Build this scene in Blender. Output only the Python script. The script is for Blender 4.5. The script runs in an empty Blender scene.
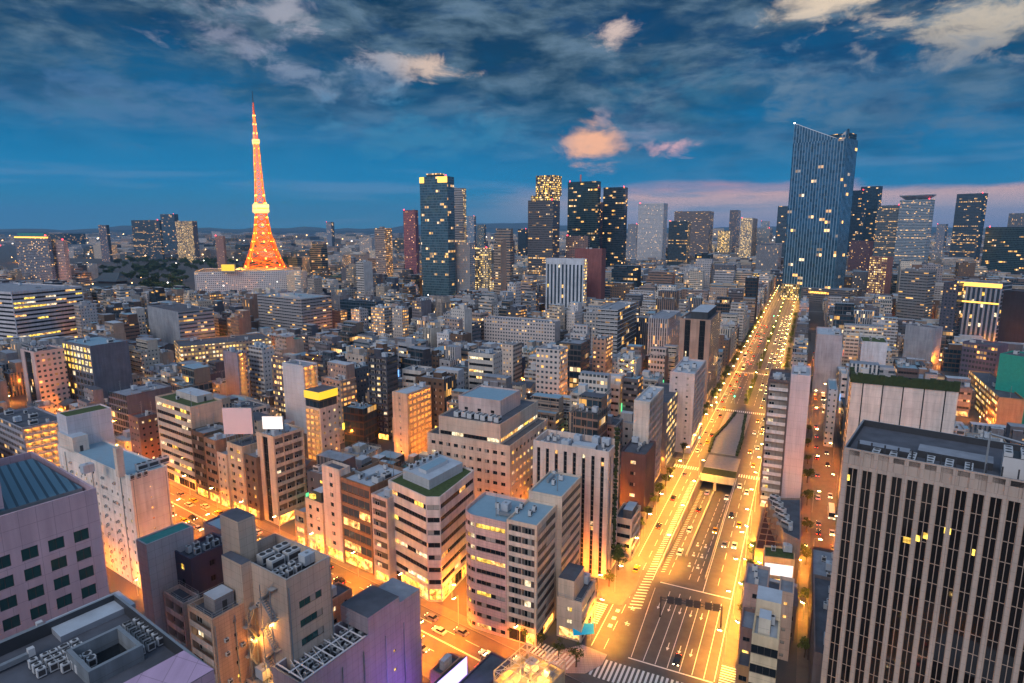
import bpy, math, random
from mathutils import Vector
from mathutils.bvhtree import BVHTree
R_ = random.Random(7)
rad = math.radians
S = bpy.context.scene
# ------------------------------------------------------------------ camera
H, F, PITCH = 115.0, 620.0, rad(10.37)
cam = bpy.data.cameras.new('camera'); cam.sensor_width = 36; cam.lens = F/1024*36
cam.clip_start = 1; cam.clip_end = 60000
co = bpy.data.objects.new('camera', cam); S.collection.objects.link(co)
co.location = (0, 0, H); co.rotation_euler = (math.pi/2-PITCH, 0, 0); S.camera = co
# ------------------------------------------------------------------ render
S.render.engine = 'CYCLES'
S.view_settings.view_transform = 'Standard'; S.view_settings.look = 'None'
S.view_settings.gamma = 1; S.view_settings.exposure = 0.30
S.cycles.use_denoising = True; S.cycles.max_bounces = 4; S.cycles.diffuse_bounces = 2
S.cycles.glossy_bounces = 2; S.cycles.transmission_bounces = 1; S.cycles.volume_bounces = 0
S.cycles.caustics_reflective = False; S.cycles.caustics_refractive = False
S.cycles.sample_clamp_indirect = 12; S.cycles.sample_clamp_direct = 0; S.cycles.use_light_tree = True
# ------------------------------------------------------------------ node helper
class NT:
    def __init__(s, tree): s.t = tree; s.n = tree.nodes; s.l = tree.links
    def new(s, ty, **k):
        o = s.n.new(ty)
        for a, b in k.items(): setattr(o, a, b)
        return o
    def put(s, sock, v):
        if isinstance(v, bpy.types.NodeSocket): s.l.new(v, sock)
        elif v is not None:
            if hasattr(sock.default_value, '__len__') and isinstance(v, (int, float)): v = (v, v, v)
            if hasattr(sock.default_value, '__len__') and len(sock.default_value) == 4 and len(v) == 3: v = (*v, 1)
            sock.default_value = v
    def m(s, op, a, b=None, c=None, clamp=False):
        o = s.new('ShaderNodeMath', operation=op, use_clamp=clamp)
        s.put(o.inputs[0], a)
        if b is not None: s.put(o.inputs[1], b)
        if c is not None: s.put(o.inputs[2], c)
        return o.outputs[0]
    def mix(s, f, a, b, mode='MIX'):
        o = s.new('ShaderNodeMix', data_type='RGBA', blend_type=mode)
        s.put(o.inputs[0], f); s.put(o.inputs[6], a); s.put(o.inputs[7], b)
        return o.outputs[2]
    def fmix(s, f, a, b):
        o = s.new('ShaderNodeMix', data_type='FLOAT')
        s.put(o.inputs[0], f); s.put(o.inputs[2], a); s.put(o.inputs[3], b)
        return o.outputs[0]
    def noise(s, vec, scale, detail=4, rough=.55, dist=0, dim='3D'):
        o = s.new('ShaderNodeTexNoise', noise_dimensions=dim)
        if vec is not None: s.put(o.inputs['Vector'], vec)
        s.put(o.inputs['Scale'], scale); s.put(o.inputs['Detail'], detail)
        s.put(o.inputs['Roughness'], rough); s.put(o.inputs['Distortion'], dist)
        return o.outputs[0]
    def ramp(s, f, stops, interp='LINEAR'):
        o = s.new('ShaderNodeValToRGB'); cr = o.color_ramp; cr.interpolation = interp
        while len(cr.elements) < len(stops): cr.elements.new(.5)
        for e, (p, c) in zip(cr.elements, stops):
            e.position = p; e.color = (*c, 1) if not isinstance(c, (int, float)) else (c, c, c, 1)
        s.put(o.inputs[0], f); return o.outputs[0]
    def comb(s, x, y, z=0):
        o = s.new('ShaderNodeCombineXYZ')
        for i, v in enumerate((x, y, z)): s.put(o.inputs[i], v)
        return o.outputs[0]
    def sep(s, v):
        o = s.new('ShaderNodeSeparateXYZ'); s.put(o.inputs[0], v); return o.outputs
def smooth(n, x, a, b):
    o = n.new('ShaderNodeMapRange', interpolation_type='SMOOTHSTEP')
    n.put(o.inputs[0], x); n.put(o.inputs[1], a); n.put(o.inputs[2], b); return o.outputs[0]
# ------------------------------------------------------------------ world: dusk sky with cloud, by direction
SKY_STR = 1.0
def srgb(r, g, b):
    f = lambda c: ((c/255+.055)/1.055)**2.4 if c > 10 else c/255/12.92
    return (f(r), f(g), f(b))
def make_world():
    w = bpy.data.worlds.new('World'); S.world = w; w.use_nodes = True
    n = NT(w.node_tree); n.n.clear()
    out = n.new('ShaderNodeOutputWorld'); bg = n.new('ShaderNodeBackground')
    tc = n.new('ShaderNodeTexCoord').outputs['Generated']
    x, y, z = n.sep(tc)
    el = n.m('MULTIPLY', n.m('ARCSINE', z), 57.2958)
    az = n.m('MULTIPLY', n.m('ARCTAN2', x, y), 57.2958)
    # clouds thin out into streaks toward the horizon
    flat = n.comb(n.m('MULTIPLY', az, .055), n.m('MULTIPLY', el, .16), 0)
    big = n.noise(flat, .75, 7, .55, .3)
    fine = n.noise(flat, 2.4, 9, .60, .25)
    streak = n.noise(n.comb(n.m('MULTIPLY', az, .035), n.m('MULTIPLY', el, .30), 3.3), 1.5, 6, .55, .3)
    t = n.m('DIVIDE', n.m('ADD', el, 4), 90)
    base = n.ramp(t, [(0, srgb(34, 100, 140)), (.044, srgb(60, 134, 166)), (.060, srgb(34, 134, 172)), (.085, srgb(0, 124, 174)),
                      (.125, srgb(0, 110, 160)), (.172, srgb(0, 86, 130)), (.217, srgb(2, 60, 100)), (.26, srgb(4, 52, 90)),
                      (.36, (.30, .44, .66)), (.48, (.38, .60, .92)), (1, (.44, .66, .98))])  # last stops: unseen sky overhead, brightened to light the roofs
    # right-hand side: warm band of afterglow low above the horizon
    azr = smooth(n, az, -10, 14)
    azf = smooth(n, az, 75, 46)
    edge = n.m('ADD', n.m('ADD', 2.5, n.m('MULTIPLY', azr, 1.1)), n.m('ADD', n.m('MULTIPLY', n.m('SUBTRACT', streak, .5), 4.5), n.m('MULTIPLY', n.m('SUBTRACT', fine, .5), 2.2)))
    band = n.m('MULTIPLY', smooth(n, n.m('SUBTRACT', edge, el), -.35, .9), n.m('MULTIPLY', azr, azf))
    band = n.m('MULTIPLY', band, n.m('SUBTRACT', 1, n.m('MULTIPLY', smooth(n, streak, .50, .66), n.m('MULTIPLY', smooth(n, el, .6, 2.6), .65))))
    glow = n.ramp(n.m('DIVIDE', el, 4.5), [(0, srgb(150, 150, 176)), (.35, srgb(206, 184, 184)), (.62, srgb(228, 182, 172)), (.8, srgb(232, 158, 156)), (1, srgb(180, 130, 150))])
    col = n.mix(n.m('MULTIPLY', band, .95), base, glow)
    # dark cloud mass
    up = smooth(n, n.m('ADD', el, n.m('MULTIPLY', azr, 2.5)), 4, 15)
    cl = n.m('MULTIPLY', smooth(n, n.m('ADD', big, n.m('MULTIPLY', n.m('SUBTRACT', fine, .5), .45)), .28, .54), up)
    dark = n.mix(smooth(n, fine, .36, .66), srgb(6, 44, 68), srgb(94, 118, 134))
    col = n.mix(n.m('MULTIPLY', cl, .85), col, dark)
    gv = n.m('MULTIPLY', smooth(n, fine, .50, .72), n.m('MULTIPLY', up, .4))
    col = n.mix(gv, col, srgb(96, 120, 146))
    dk = n.m('MULTIPLY', smooth(n, n.noise(flat, 2.2, 7, .6, .2), .50, .64), n.m('MULTIPLY', up, .8))
    col = n.mix(dk, col, srgb(6, 58, 98))
    # low mauve streaks
    lowm = n.m('MULTIPLY', smooth(n, streak, .50, .70), n.m('MULTIPLY', smooth(n, el, 11, 3), .35))
    col = n.mix(lowm, col, srgb(120, 150, 185))
    # clouds that still catch the sun: patches at fixed directions
    def dirof(px, py):
        v = (px-512, (341.5-py)*math.sin(PITCH)+F*math.cos(PITCH), (341.5-py)*math.cos(PITCH)-F*math.sin(PITCH))
        L = math.sqrt(sum(c*c for c in v)); return math.degrees(math.atan2(v[0], v[1])), math.degrees(math.asin(v[2]/L))
    wisp = n.noise(n.comb(n.m('MULTIPLY', az, .10), n.m('MULTIPLY', el, .2), 1.7), 2.6, 9, .62, .3)
    for px, py, ra, re, c, lo, a in [(593, 143, 2.7, 1.9, srgb(252, 184, 140), -.02, 1), (604, 121, 1.1, 1.2, srgb(150, 142, 158), .2, .6), (674, 146, 3.2, 1.2, srgb(222, 172, 175), .22, .9), (650, 134, 3.6, 1.2, srgb(130, 140, 165), .2, .7),
                                  (620, 30, 3.6, 1.5, srgb(214, 190, 178), .38, .9), (428, 66, 4.2, 1.5, srgb(218, 190, 170), .36, .9), (372, 58, 5, 1.2, srgb(185, 178, 180), .42, .7),
                                  (985, 20, 10, 3.6, srgb(196, 182, 162), .26, .95), (880, 12, 8, 2.0, srgb(196, 182, 166), .36, .8), (826, 0, 6, 1.6, srgb(216, 196, 172), .2, 1),
                                  (240, 28, 7.5, 4.0, srgb(140, 144, 162), .40, .7), (300, 72, 6.5, 3, srgb(128, 140, 162), .45, .6), (275, 12, 6, 1.6, srgb(160, 160, 170), .3, .7), (785, 90, 5, 5, srgb(112, 134, 152), .36, .7),
                                  (350, 78, 6, 2.4, srgb(112, 135, 160), .3, .6), (160, 110, 14, 3.5, srgb(74, 112, 152), .3, .7),
                                  (700, 100, 9, 4, srgb(60, 112, 140), .3, .6), (900, 90, 14, 5, srgb(70, 105, 135), .3, .7), (430, 140, 14, 4, srgb(60, 132, 168), .3, .5)]:
        a0, e0 = dirof(px, py)
        dx = n.m('DIVIDE', n.m('SUBTRACT', az, a0), ra); dy = n.m('DIVIDE', n.m('SUBTRACT', el, e0), re)
        r = n.m('SQRT', n.m('ADD', n.m('MULTIPLY', dx, dx), n.m('MULTIPLY', dy, dy)))
        k = n.m('SUBTRACT', n.m('SUBTRACT', 1, r), n.m('MULTIPLY', n.m('SUBTRACT', .60, wisp), 4.2 if a < 1 else 2.8))
        f = n.m('MULTIPLY', smooth(n, k, lo-.45, lo+.55), a*.92)
        col = n.mix(f, col, c)
    # behind the viewer: unseen sky, brightened to light the facing walls
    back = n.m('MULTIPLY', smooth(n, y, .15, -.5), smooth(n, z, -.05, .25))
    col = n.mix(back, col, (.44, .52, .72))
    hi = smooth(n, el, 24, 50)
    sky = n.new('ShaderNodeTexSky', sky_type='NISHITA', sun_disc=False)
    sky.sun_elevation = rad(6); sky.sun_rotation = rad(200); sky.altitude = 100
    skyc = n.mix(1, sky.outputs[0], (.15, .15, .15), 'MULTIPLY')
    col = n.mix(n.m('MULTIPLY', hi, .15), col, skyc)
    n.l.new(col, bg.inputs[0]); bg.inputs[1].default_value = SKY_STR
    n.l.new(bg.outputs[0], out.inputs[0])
make_world()
sl = bpy.data.lights.new('sun', 'SUN'); sl.energy = 1.05; sl.angle = rad(30); sl.color = (1, .89, .80)
so = bpy.data.objects.new('sun', sl); S.collection.objects.link(so)
so.rotation_euler = (rad(60), 0, rad(-30))      # from behind the viewer, soft
# ------------------------------------------------------------------ geometry helpers
def row(py): return ((341.5-py)*math.cos(PITCH)-F*math.sin(PITCH))/((341.5-py)*math.sin(PITCH)+F*math.cos(PITCH))
def at(px, py, z=0):
    Y = (z-H)/row(py); return atY(px, py, Y)[:2]
def atY(px, py, Y):
    d1 = (341.5-py)*math.sin(PITCH)+F*math.cos(PITCH)
    return ((px-512)/d1*Y, Y, H+Y*row(py))
def proj(x, y, z):
    c, s = math.cos(PITCH), math.sin(PITCH)
    a = y*c-(z-H)*s; u = y*s+(z-H)*c
    if a < 1: a = 1
    return 512+F*x/a, 341.5-F*u/a, a
def dirs(az): a = rad(az); return (math.sin(a), math.cos(a)), (-math.cos(a), math.sin(a))   # u forward-right, v back-left
def A2(s, t, az=25.4):
    a = rad(az); return (s*math.sin(a)+t*math.cos(a), s*math.cos(a)-t*math.sin(a))
def toA(x, y, az=25.4):
    a = rad(az); return x*math.sin(a)+y*math.cos(a), x*math.cos(a)-y*math.sin(a)
class MB:
    def __init__(s, origin=(0, 0, 0), tint=(.5, .5, .5)):
        s.v = []; s.f = []; s.m = []; s.uv = []; s.t = []; s.mats = []; s.o = origin; s.tint = tint
    def mi(s, mat):
        if mat not in s.mats: s.mats.append(mat)
        return s.mats.index(mat)
    def face(s, pts, mat, uv=None, tint=None):
        b = len(s.v); o = s.o
        for p in pts: s.v.append((p[0]-o[0], p[1]-o[1], p[2]-o[2])); s.t.append(tint or s.tint)
        s.f.append(tuple(range(b, b+len(pts)))); s.m.append(s.mi(mat))
        s.uv.extend(uv if uv else [(p[0], p[1]) for p in pts])
    def wall(s, p, q, z0, z1, mat, u0=0, u1=None, v0=None, tint=None):
        L = math.hypot(q[0]-p[0], q[1]-p[1]); u1 = u0+L if u1 is None else u1; v0 = z0 if v0 is None else v0
        s.face([(p[0], p[1], z0), (q[0], q[1], z0), (q[0], q[1], z1), (p[0], p[1], z1)], mat,
               [(u0, v0), (u1, v0), (u1, v0+z1-z0), (u0, v0+z1-z0)], tint)
    def prism(s, poly, z0, z1, mats, top=None, tint=None, u0=0, ttint=None, bottom=False):
        n = len(poly)
        for i in range(n):
            m = mats[i % len(mats)] if isinstance(mats, (list, tuple)) else mats
            if m: s.wall(poly[i], poly[(i+1) % n], z0, z1, m, u0=u0+i*0, tint=tint)
        if top: s.face([(p[0], p[1], z1) for p in poly], top, tint=ttint or tint)
        if bottom: s.face([(p[0], p[1], z0) for p in poly[::-1]], top or mats, tint=tint)
    def box(s, cx, cy, z0, lx, ly, lz, mat, rot=0, tint=None, top=None):
        c, n = math.cos(rot), math.sin(rot)
        P = [(cx+a*lx/2*c-b*ly/2*n, cy+a*lx/2*n+b*ly/2*c) for a, b in ((-1, -1), (1, -1), (1, 1), (-1, 1))]
        s.prism(P, z0, z0+lz, mat, top=top or mat, tint=tint, bottom=True)
    def bar(s, a, b, w, mat, tint=None, sides=4):
        a, b = Vector(a), Vector(b); d = (b-a)
        if d.length < 1e-4: return
        d.normalize(); e = d.orthogonal().normalized(); g = d.cross(e)
        ring = lambda c, r: [tuple(c+(e*math.cos(k*2*math.pi/sides+.785)+g*math.sin(k*2*math.pi/sides+.785))*r) for k in range(sides)]
        w0, w1 = w if isinstance(w, tuple) else (w, w)
        ra, rb = ring(a, w0*.707), ring(b, w1*.707)
        for k in range(sides): j = (k+1) % sides; s.face([ra[k], ra[j], rb[j], rb[k]], mat, tint=tint)
        s.face(ra[::-1], mat, tint=tint); s.face(rb, mat, tint=tint)
    def cyl(s, cx, cy, z0, z1, r, mat, sides=12, tint=None, r1=None, top=None):
        r1 = r if r1 is None else r1
        A = [(cx+r*math.cos(k*2*math.pi/sides), cy+r*math.sin(k*2*math.pi/sides), z0) for k in range(sides)]
        B = [(cx+r1*math.cos(k*2*math.pi/sides), cy+r1*math.sin(k*2*math.pi/sides), z1) for k in range(sides)]
        for k in range(sides): j = (k+1) % sides; s.face([A[k], A[j], B[j], B[k]], mat, tint=tint)
        s.face(B, top or mat, tint=tint); s.face(A[::-1], mat, tint=tint)
    def mesh(s, name):
        me = bpy.data.meshes.new(name); me.from_pydata(s.v, [], s.f)
        for m in s.mats: me.materials.append(M[m] if isinstance(m, str) else m)
        me.polygons.foreach_set('material_index', s.m)
        ul = me.uv_layers.new(name='UVMap'); ul.data.foreach_set('uv', [c for p in s.uv for c in p])
        ca = me.color_attributes.new('tint', 'FLOAT_COLOR', 'POINT')
        ca.data.foreach_set('color', [c for t in s.t for c in (*t[:3], 1)])
        me.update(); return me
    def build(s, name, parent=None):
        o = bpy.data.objects.new(name, s.mesh(name)); S.collection.objects.link(o)
        if parent: o.parent = parent; 
        else: o.location = s.o
        return o
def inst(name, me, parent, loc, rz=0, sc=None):
    o = bpy.data.objects.new(name, me); S.collection.objects.link(o); o.parent = parent
    o.location = loc; o.rotation_euler = (0, 0, rz)
    if sc: o.scale = sc
    return o
def empty(name, loc, label, cat, group=None):
    o = bpy.data.objects.new(name, None); S.collection.objects.link(o); o.location = loc
    o['label'] = label; o['category'] = cat
    if group: o['group'] = group
    return o
def tag(o, label, cat, group=None, kind=None):
    if label: o['label'] = label
    if cat: o['category'] = cat
    if group: o['group'] = group
    if kind: o['kind'] = kind
    return o
# ------------------------------------------------------------------ materials
M = {}
def mat(name):
    m = bpy.data.materials.new(name); m.use_nodes = True; n = NT(m.node_tree)
    b = n.n['Principled BSDF']; M[name] = m; return n, b
def plain(name, col, rough=.7, metal=0, var=.25, scale=.6, spec=.4, bump=0):
    n, b = mat(name); tc = n.new('ShaderNodeTexCoord').outputs['Object']
    f = n.noise(tc, scale, 5, .6)
    c = n.mix(n.m('MULTIPLY', f, 1), tuple(x*(1-var) for x in col), tuple(min(1, x*(1+var)) for x in col))
    n.put(b.inputs['Base Color'], c); b.inputs['Roughness'].default_value = rough; b.inputs['Metallic'].default_value = metal
    b.inputs['Specular IOR Level'].default_value = spec
    if bump:
        bp = n.new('ShaderNodeBump'); bp.inputs['Strength'].default_value = bump; bp.inputs['Distance'].default_value = .1
        n.put(bp.inputs['Height'], n.noise(tc, scale*8, 3)); n.l.new(bp.outputs[0], b.inputs['Normal'])
def emis(name, col, st, base=(.1, .1, .1)):
    n, b = mat(name); n.put(b.inputs['Base Color'], base); n.put(b.inputs['Emission Color'], col); b.inputs['Emission Strength'].default_value = st
def emroom(name, col, st):
    n, b = mat(name); n.put(b.inputs['Base Color'], (.1, .09, .08)); tc = n.new('ShaderNodeTexCoord').outputs['Object']; geo = n.new('ShaderNodeNewGeometry').outputs['Position']
    f = n.noise(geo, .55, 3, .6); f = n.ramp(f, [(.33, .12), (.5, .75), (.68, 1.6)]); b.inputs['Roughness'].default_value = .15
    n.put(b.inputs['Emission Color'], n.mix(f, tuple(c*c for c in col), col)); n.put(b.inputs['Emission Strength'], n.m('MULTIPLY', f, st))
def uvs(n): return n.sep(n.new('ShaderNodeUVMap').outputs[0])
def tinted(name, joints=(0, 0), rough=.75, dirt=.3):
    """painted / tiled wall, colour from the mesh's tint"""
    n, b = mat(name)
    at_ = n.new('ShaderNodeAttribute', attribute_name='tint').outputs['Color']
    U, V, _ = uvs(n)
    geo = n.new('ShaderNodeNewGeometry').outputs['Position']
    st = n.noise(n.comb(n.m('MULTIPLY', U, .7), n.m('MULTIPLY', V, .05), 0), 1.0, 5, .6)
    bl = n.noise(geo, .12, 4, .6)
    k = n.m('ADD', n.m('MULTIPLY', n.m('SUBTRACT', st, .5), dirt*1.3), n.m('ADD', 1-.02, n.m('MULTIPLY', n.m('SUBTRACT', bl, .5), dirt)))
    c = n.mix(1, at_, n.comb(k, k, k), 'MULTIPLY')
    if joints[0]:
        ju = n.m('LESS_THAN', n.m('FRACT', n.m('DIVIDE', U, joints[0])), .05/joints[0]*1.3)
        jv = n.m('LESS_THAN', n.m('FRACT', n.m('DIVIDE', V, joints[1])), .05/joints[1]*1.3)
        c = n.mix(n.m('MULTIPLY', n.m('MAXIMUM', ju, jv), .45), c, (.08, .07, .07))
    n.put(b.inputs['Base Color'], c); b.inputs['Roughness'].default_value = rough; b.inputs['Specular IOR Level'].default_value = .3
def facade(name, bay, fh, wf, hf, vc=.5, lit=.08, litcol=(1, .48, .09), ls=1.7, glass=(.04, .065, .085), gmetal=.35, wallmul=1.0, fin=0, rowlit=.0, litw=1, rough=.12, var=.5, mull=0, band=None, doors=False):
    """wall with window openings by UV metres; lit rooms picked per cell"""
    n, b = mat(name)
    tint = n.new('ShaderNodeAttribute', attribute_name='tint').outputs['Color']
    U, V, _ = uvs(n)
    cu, cv = n.m('DIVIDE', U, bay), n.m('DIVIDE', V, fh)
    fu, fv = n.m('FRACT', cu), n.m('FRACT', cv); iu, iv = n.m('FLOOR', cu), n.m('FLOOR', cv)
    mu = n.m('LESS_THAN', n.m('ABSOLUTE', n.m('SUBTRACT', fu, .5)), wf/2)
    mv = n.m('LESS_THAN', n.m('ABSOLUTE', n.m('SUBTRACT', fv, vc)), hf/2)
    mask = n.m('MULTIPLY', mu, mv)
    def wn(a, bb, c=0):
        o = n.new('ShaderNodeTexWhiteNoise', noise_dimensions='3D'); n.put(o.inputs[0], n.comb(a, bb, c)); return o.outputs
    r1 = wn(n.m('FLOOR', n.m('DIVIDE', cu, litw)), iv, 1.3); r2 = wn(iu, iv, 5.1); rr = wn(n.m('FLOOR', n.m('DIVIDE', cu, 40)), iv, 9.7)
    p = n.m('ADD', lit, n.m('MULTIPLY', n.m('LESS_THAN', rr[0], rowlit), .75)) if rowlit else lit
    on = n.m('MULTIPLY', n.m('LESS_THAN', r1[0], p), mask)
    geo = n.new('ShaderNodeNewGeometry').outputs['Position']
    k = n.m('ADD', .85, n.m('MULTIPLY', n.noise(geo, .15, 4, .6), .3))
    wallc = n.mix(1, tint, n.comb(n.m('MULTIPLY', k, wallmul), n.m('MULTIPLY', k, wallmul), n.m('MULTIPLY', k, wallmul)), 'MULTIPLY')
    if band:     # slab edge band of another tone
        bm_ = n.m('LESS_THAN', fv, band[0]); wallc = n.mix(bm_, wallc, band[1])
    g = n.mix(n.m('MULTIPLY', r2[0], var), glass, tuple(min(1, x*3.2+.02) for x in glass))
    if mull:
        mm = n.m('LESS_THAN', n.m('FRACT', n.m('DIVIDE', U, mull)), .12/mull); g = n.mix(mm, g, n.mix(1, tint, (.5, .5, .5), 'MULTIPLY'))
        on = n.m('MULTIPLY', on, n.m('SUBTRACT', 1, mm))
    n.put(b.inputs['Base Color'], n.mix(mask, wallc, g))
    n.put(b.inputs['Roughness'], n.fmix(mask, .75, rough)); n.put(b.inputs['Metallic'], n.m('MULTIPLY', mask, gmetal))
    n.put(b.inputs['Emission Color'], n.mix(n.m('MULTIPLY', n.m('POWER', wn(iu, iv, 2.2)[0], 3), .7), litcol, (1, .85, .6)))
    if doors: on = n.m('MULTIPLY', on, n.m('LESS_THAN', n.m('ABSOLUTE', n.m('SUBTRACT', fu, .5)), .34))
    n.put(b.inputs['Emission Strength'], n.m('MULTIPLY', on, n.m('MULTIPLY', ls, n.m('ADD', .10, n.m('MULTIPLY', 1.1, n.m('POWER', wn(iu, iv, 7.7)[0], 2.2))))))
    bp = n.new('ShaderNodeBump'); bp.inputs['Strength'].default_value = .6; bp.inputs['Distance'].default_value = .25
    n.put(bp.inputs['Height'], n.m('SUBTRACT', 1, mask)); n.l.new(bp.outputs[0], b.inputs['Normal'])
tinted('wall', (60, 3.2), .78, .75); tinted('tile', (1.2, .9), .75, .6); tinted('panel', (2.4, 3.2), .6, .42); tinted('fine_panel', (1.6, 1.8), .6, .42); tinted('metal_tint', (0, 0), .4, .1)
facade('f_grid', 2.9, 3.3, .52, .42, lit=.13); facade('f_small', 2.4, 3.0, .34, .36, lit=.10, ls=2.4)
facade('f_ribbon', 3.0, 3.6, 1.0, .42, lit=.09, rowlit=.10, mull=1.5); facade('f_band', 4, 3.2, .94, .36, lit=.10, glass=(.03, .035, .04), band=(.12, (.12, .11, .11)))
facade('f_apt', 3.1, 2.95, .86, .48, vc=.62, lit=.16, glass=(.06, .055, .055), gmetal=0, rough=.5, doors=True)
facade('f_corr', 2.8, 2.95, .90, .50, vc=.64, lit=.86, litcol=(1, .42, .06), ls=1.7, glass=(.16, .11, .08), gmetal=0, rough=.6, doors=True)  # lamplit corridor walls painted in as glowing cells
facade('f_vert', 1.9, 3.6, .5, .96, lit=.08, glass=(.03, .05, .07), rowlit=.04)
facade('f_glass', 1.7, 3.9, .84, .80, lit=.05, glass=(.04, .09, .115), gmetal=.5, ls=2.0, rowlit=.03, litw=4, var=.7)
facade('f_glassd', 2.6, 3.8, .9, .75, lit=.09, glass=(.012, .03, .045), gmetal=.35, ls=1.8, litw=3, var=.6)
facade('f_mori', 4.4, 4.2, .78, 1.01, lit=.045, glass=(.045, .12, .18), gmetal=.6, ls=2.2, rowlit=.0, litw=2, var=.5)
facade('f_office', 2.2, 3.8, .72, .5, lit=.12, rowlit=.12, litw=3, glass=(.04, .06, .07)); facade('f_lit', 2.6, 3.4, .62, .5, lit=.72, ls=2.2, litcol=(1, .6, .14))
facade('f_gold', 2.2, 3.6, .82, .6, lit=.6, ls=2.6, litcol=(1, .55, .08), glass=(.02, .03, .04)); facade('f_far', 3.2, 3.2, .5, .42, lit=.14, ls=2.6, glass=(.04, .06, .08))
plain('roof_dark', (.085, .095, .12), .85, var=.7, scale=.25); plain('roof_grey', (.24, .27, .32), .8, var=.5, scale=.3)
plain('roof_light', (.42, .48, .55), .6, var=.35, scale=.3); plain('roof_teal', (.05, .27, .25), .7, var=.3); plain('roof_green', (.06, .09, .03), .95, var=.6, scale=.9, bump=.8)
plain('roof_blue', (.22, .36, .46), .45, var=.15); plain('concrete', (.34, .33, .32), .85, var=.3, bump=.2); plain('white_paint', (.72, .70, .70), .55, var=.1)
plain('steel', (.30, .33, .36), .45, .5); plain('dark_steel', (.05, .055, .065), .5, .3); plain('ac_white', (.50, .52, .54), .5, var=.15); plain('fan', (.05, .05, .055), .6)
plain('asphalt', (.085, .08, .078), .55, var=.5, scale=.35, spec=.5); plain('pavement', (.15, .13, .12), .85, var=.3, scale=.5); plain('city_ground', (.085, .082, .085), .9, var=.4, scale=.05)
plain('paint_white', (.78, .78, .76), .6, var=.12, scale=2); plain('plaza', (.30, .27, .26), .8, var=.25, scale=.7); plain('red_pave', (.16, .055, .035), .85, var=.3); plain('rail', (.4, .4, .4), .4, .6)
plain('brick', (.28, .12, .085), .85, var=.3, scale=2); plain('bark', (.09, .06, .04), .9, var=.4, scale=3); plain('hedge', (.030, .050, .020), .95, var=.7, scale=.9, bump=1)
plain('rust', (.30, .16, .10), .8, var=.3); plain('temple_tile', (.05, .07, .09), .6, var=.3); plain('net_green', (.02, .30, .24), .7, var=.25); plain('sheet_pink', (.75, .60, .62), .5, var=.05)
plain('tower_orange', (.80, .15, .015), .5, var=.1); plain('tower_white', (.75, .70, .62), .5, var=.1); plain('car_white', (.7, .7, .7), .25, 0, .02); plain('car_black', (.02, .02, .022), .2, 0, .02)
plain('car_silver', (.4, .4, .42), .25, .5, .02); plain('car_red', (.4, .03, .02), .25, 0, .02); plain('taxi', (.75, .42, .04), .25, 0, .02); plain('tyre', (.02, .02, .02), .9, 0, .1); plain('car_glass', (.02, .025, .03), .08, .2, .05)
plain('glass_dark', (.018, .024, .03), .08, .25, .4, .15, .6); plain('glass_teal', (.03, .10, .10), .10, .3, .4, .2, .6); plain('glass_blue', (.06, .10, .14), .1, .4, .3, .2); plain('frame_white', (.55, .54, .52), .5, var=.1)
plain('frame_dark', (.06, .055, .055), .5, var=.1); plain('fin_bronze', (.46, .34, .27), .45, .2, var=.1); plain('glass_night', (.012, .010, .010), .05, .2, .4, .1, .7)
plain('frame_bronze', (.23, .15, .10), .45, .4, var=.1); plain('blind', (.34, .32, .29), .7, var=.2, scale=.4); plain('hill', (.07, .10, .12), 1, var=.3, scale=.001)
emroom('lit_warm', (1, .58, .18), 1.5); emroom('lit_yellow', (1, .68, .10), 1.5); emroom('lit_pale', (1, .82, .52), 1.2); emroom('lit_shop', (1, .50, .09), 2.6); emis('lamp_on', (1, .62, .2), 60)
emis('corridor_lamp', (1, .42, .05), 130); emis('yellow_box', (1, .60, .01), 1.0); emis('sign_white', (1, .86, .80), 1.15); emis('screen_blue', (.50, .38, 1), 2.2); emis('red_beacon', (1, .03, .05), 10)
emis('head_on', (1, .80, .45), 16); emis('tail_on', (1, .05, .02), 7); emis('sig_green', (.02, 1, .5), 22); emis('sig_red', (1, .02, .03), 22); emis('flood', (1, .48, .05), 11); emis('gold_light', (1, .52, .07), 2.2)
emis('sg_white', (1, .92, .8), 2.2); emis('sg_yellow', (1, .6, .06), 2); emis('sg_red', (1, .08, .05), 1.6); emis('sg_green', (.1, .8, .3), 1.2); emis('sg_blue', (.2, .45, 1), 1.5)
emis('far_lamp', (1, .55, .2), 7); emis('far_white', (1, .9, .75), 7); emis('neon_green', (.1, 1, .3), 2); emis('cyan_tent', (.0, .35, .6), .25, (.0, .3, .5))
def leafmat(name, a, b_):
    n, b = mat(name); r = n.new('ShaderNodeNewGeometry').outputs['Random Per Island']
    n.put(b.inputs['Base Color'], n.mix(r, a, b_)); b.inputs['Roughness'].default_value = .7; b.inputs['Specular IOR Level'].default_value = .25
leafmat('leaf', (.045, .075, .015), (.10, .13, .03)); leafmat('leaf_dark', (.02, .045, .015), (.06, .085, .025))
# louvred roof (pink office)
def louvre():
    n, b = mat('louvre'); U, V, _ = uvs(n)
    f = n.m('LESS_THAN', n.m('FRACT', n.m('MULTIPLY', n.m('ADD', U, V), .5)), .3)
    n.put(b.inputs['Base Color'], n.mix(f, (.10, .20, .27), (.03, .06, .09))); b.inputs['Roughness'].default_value = .4
louvre()
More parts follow.
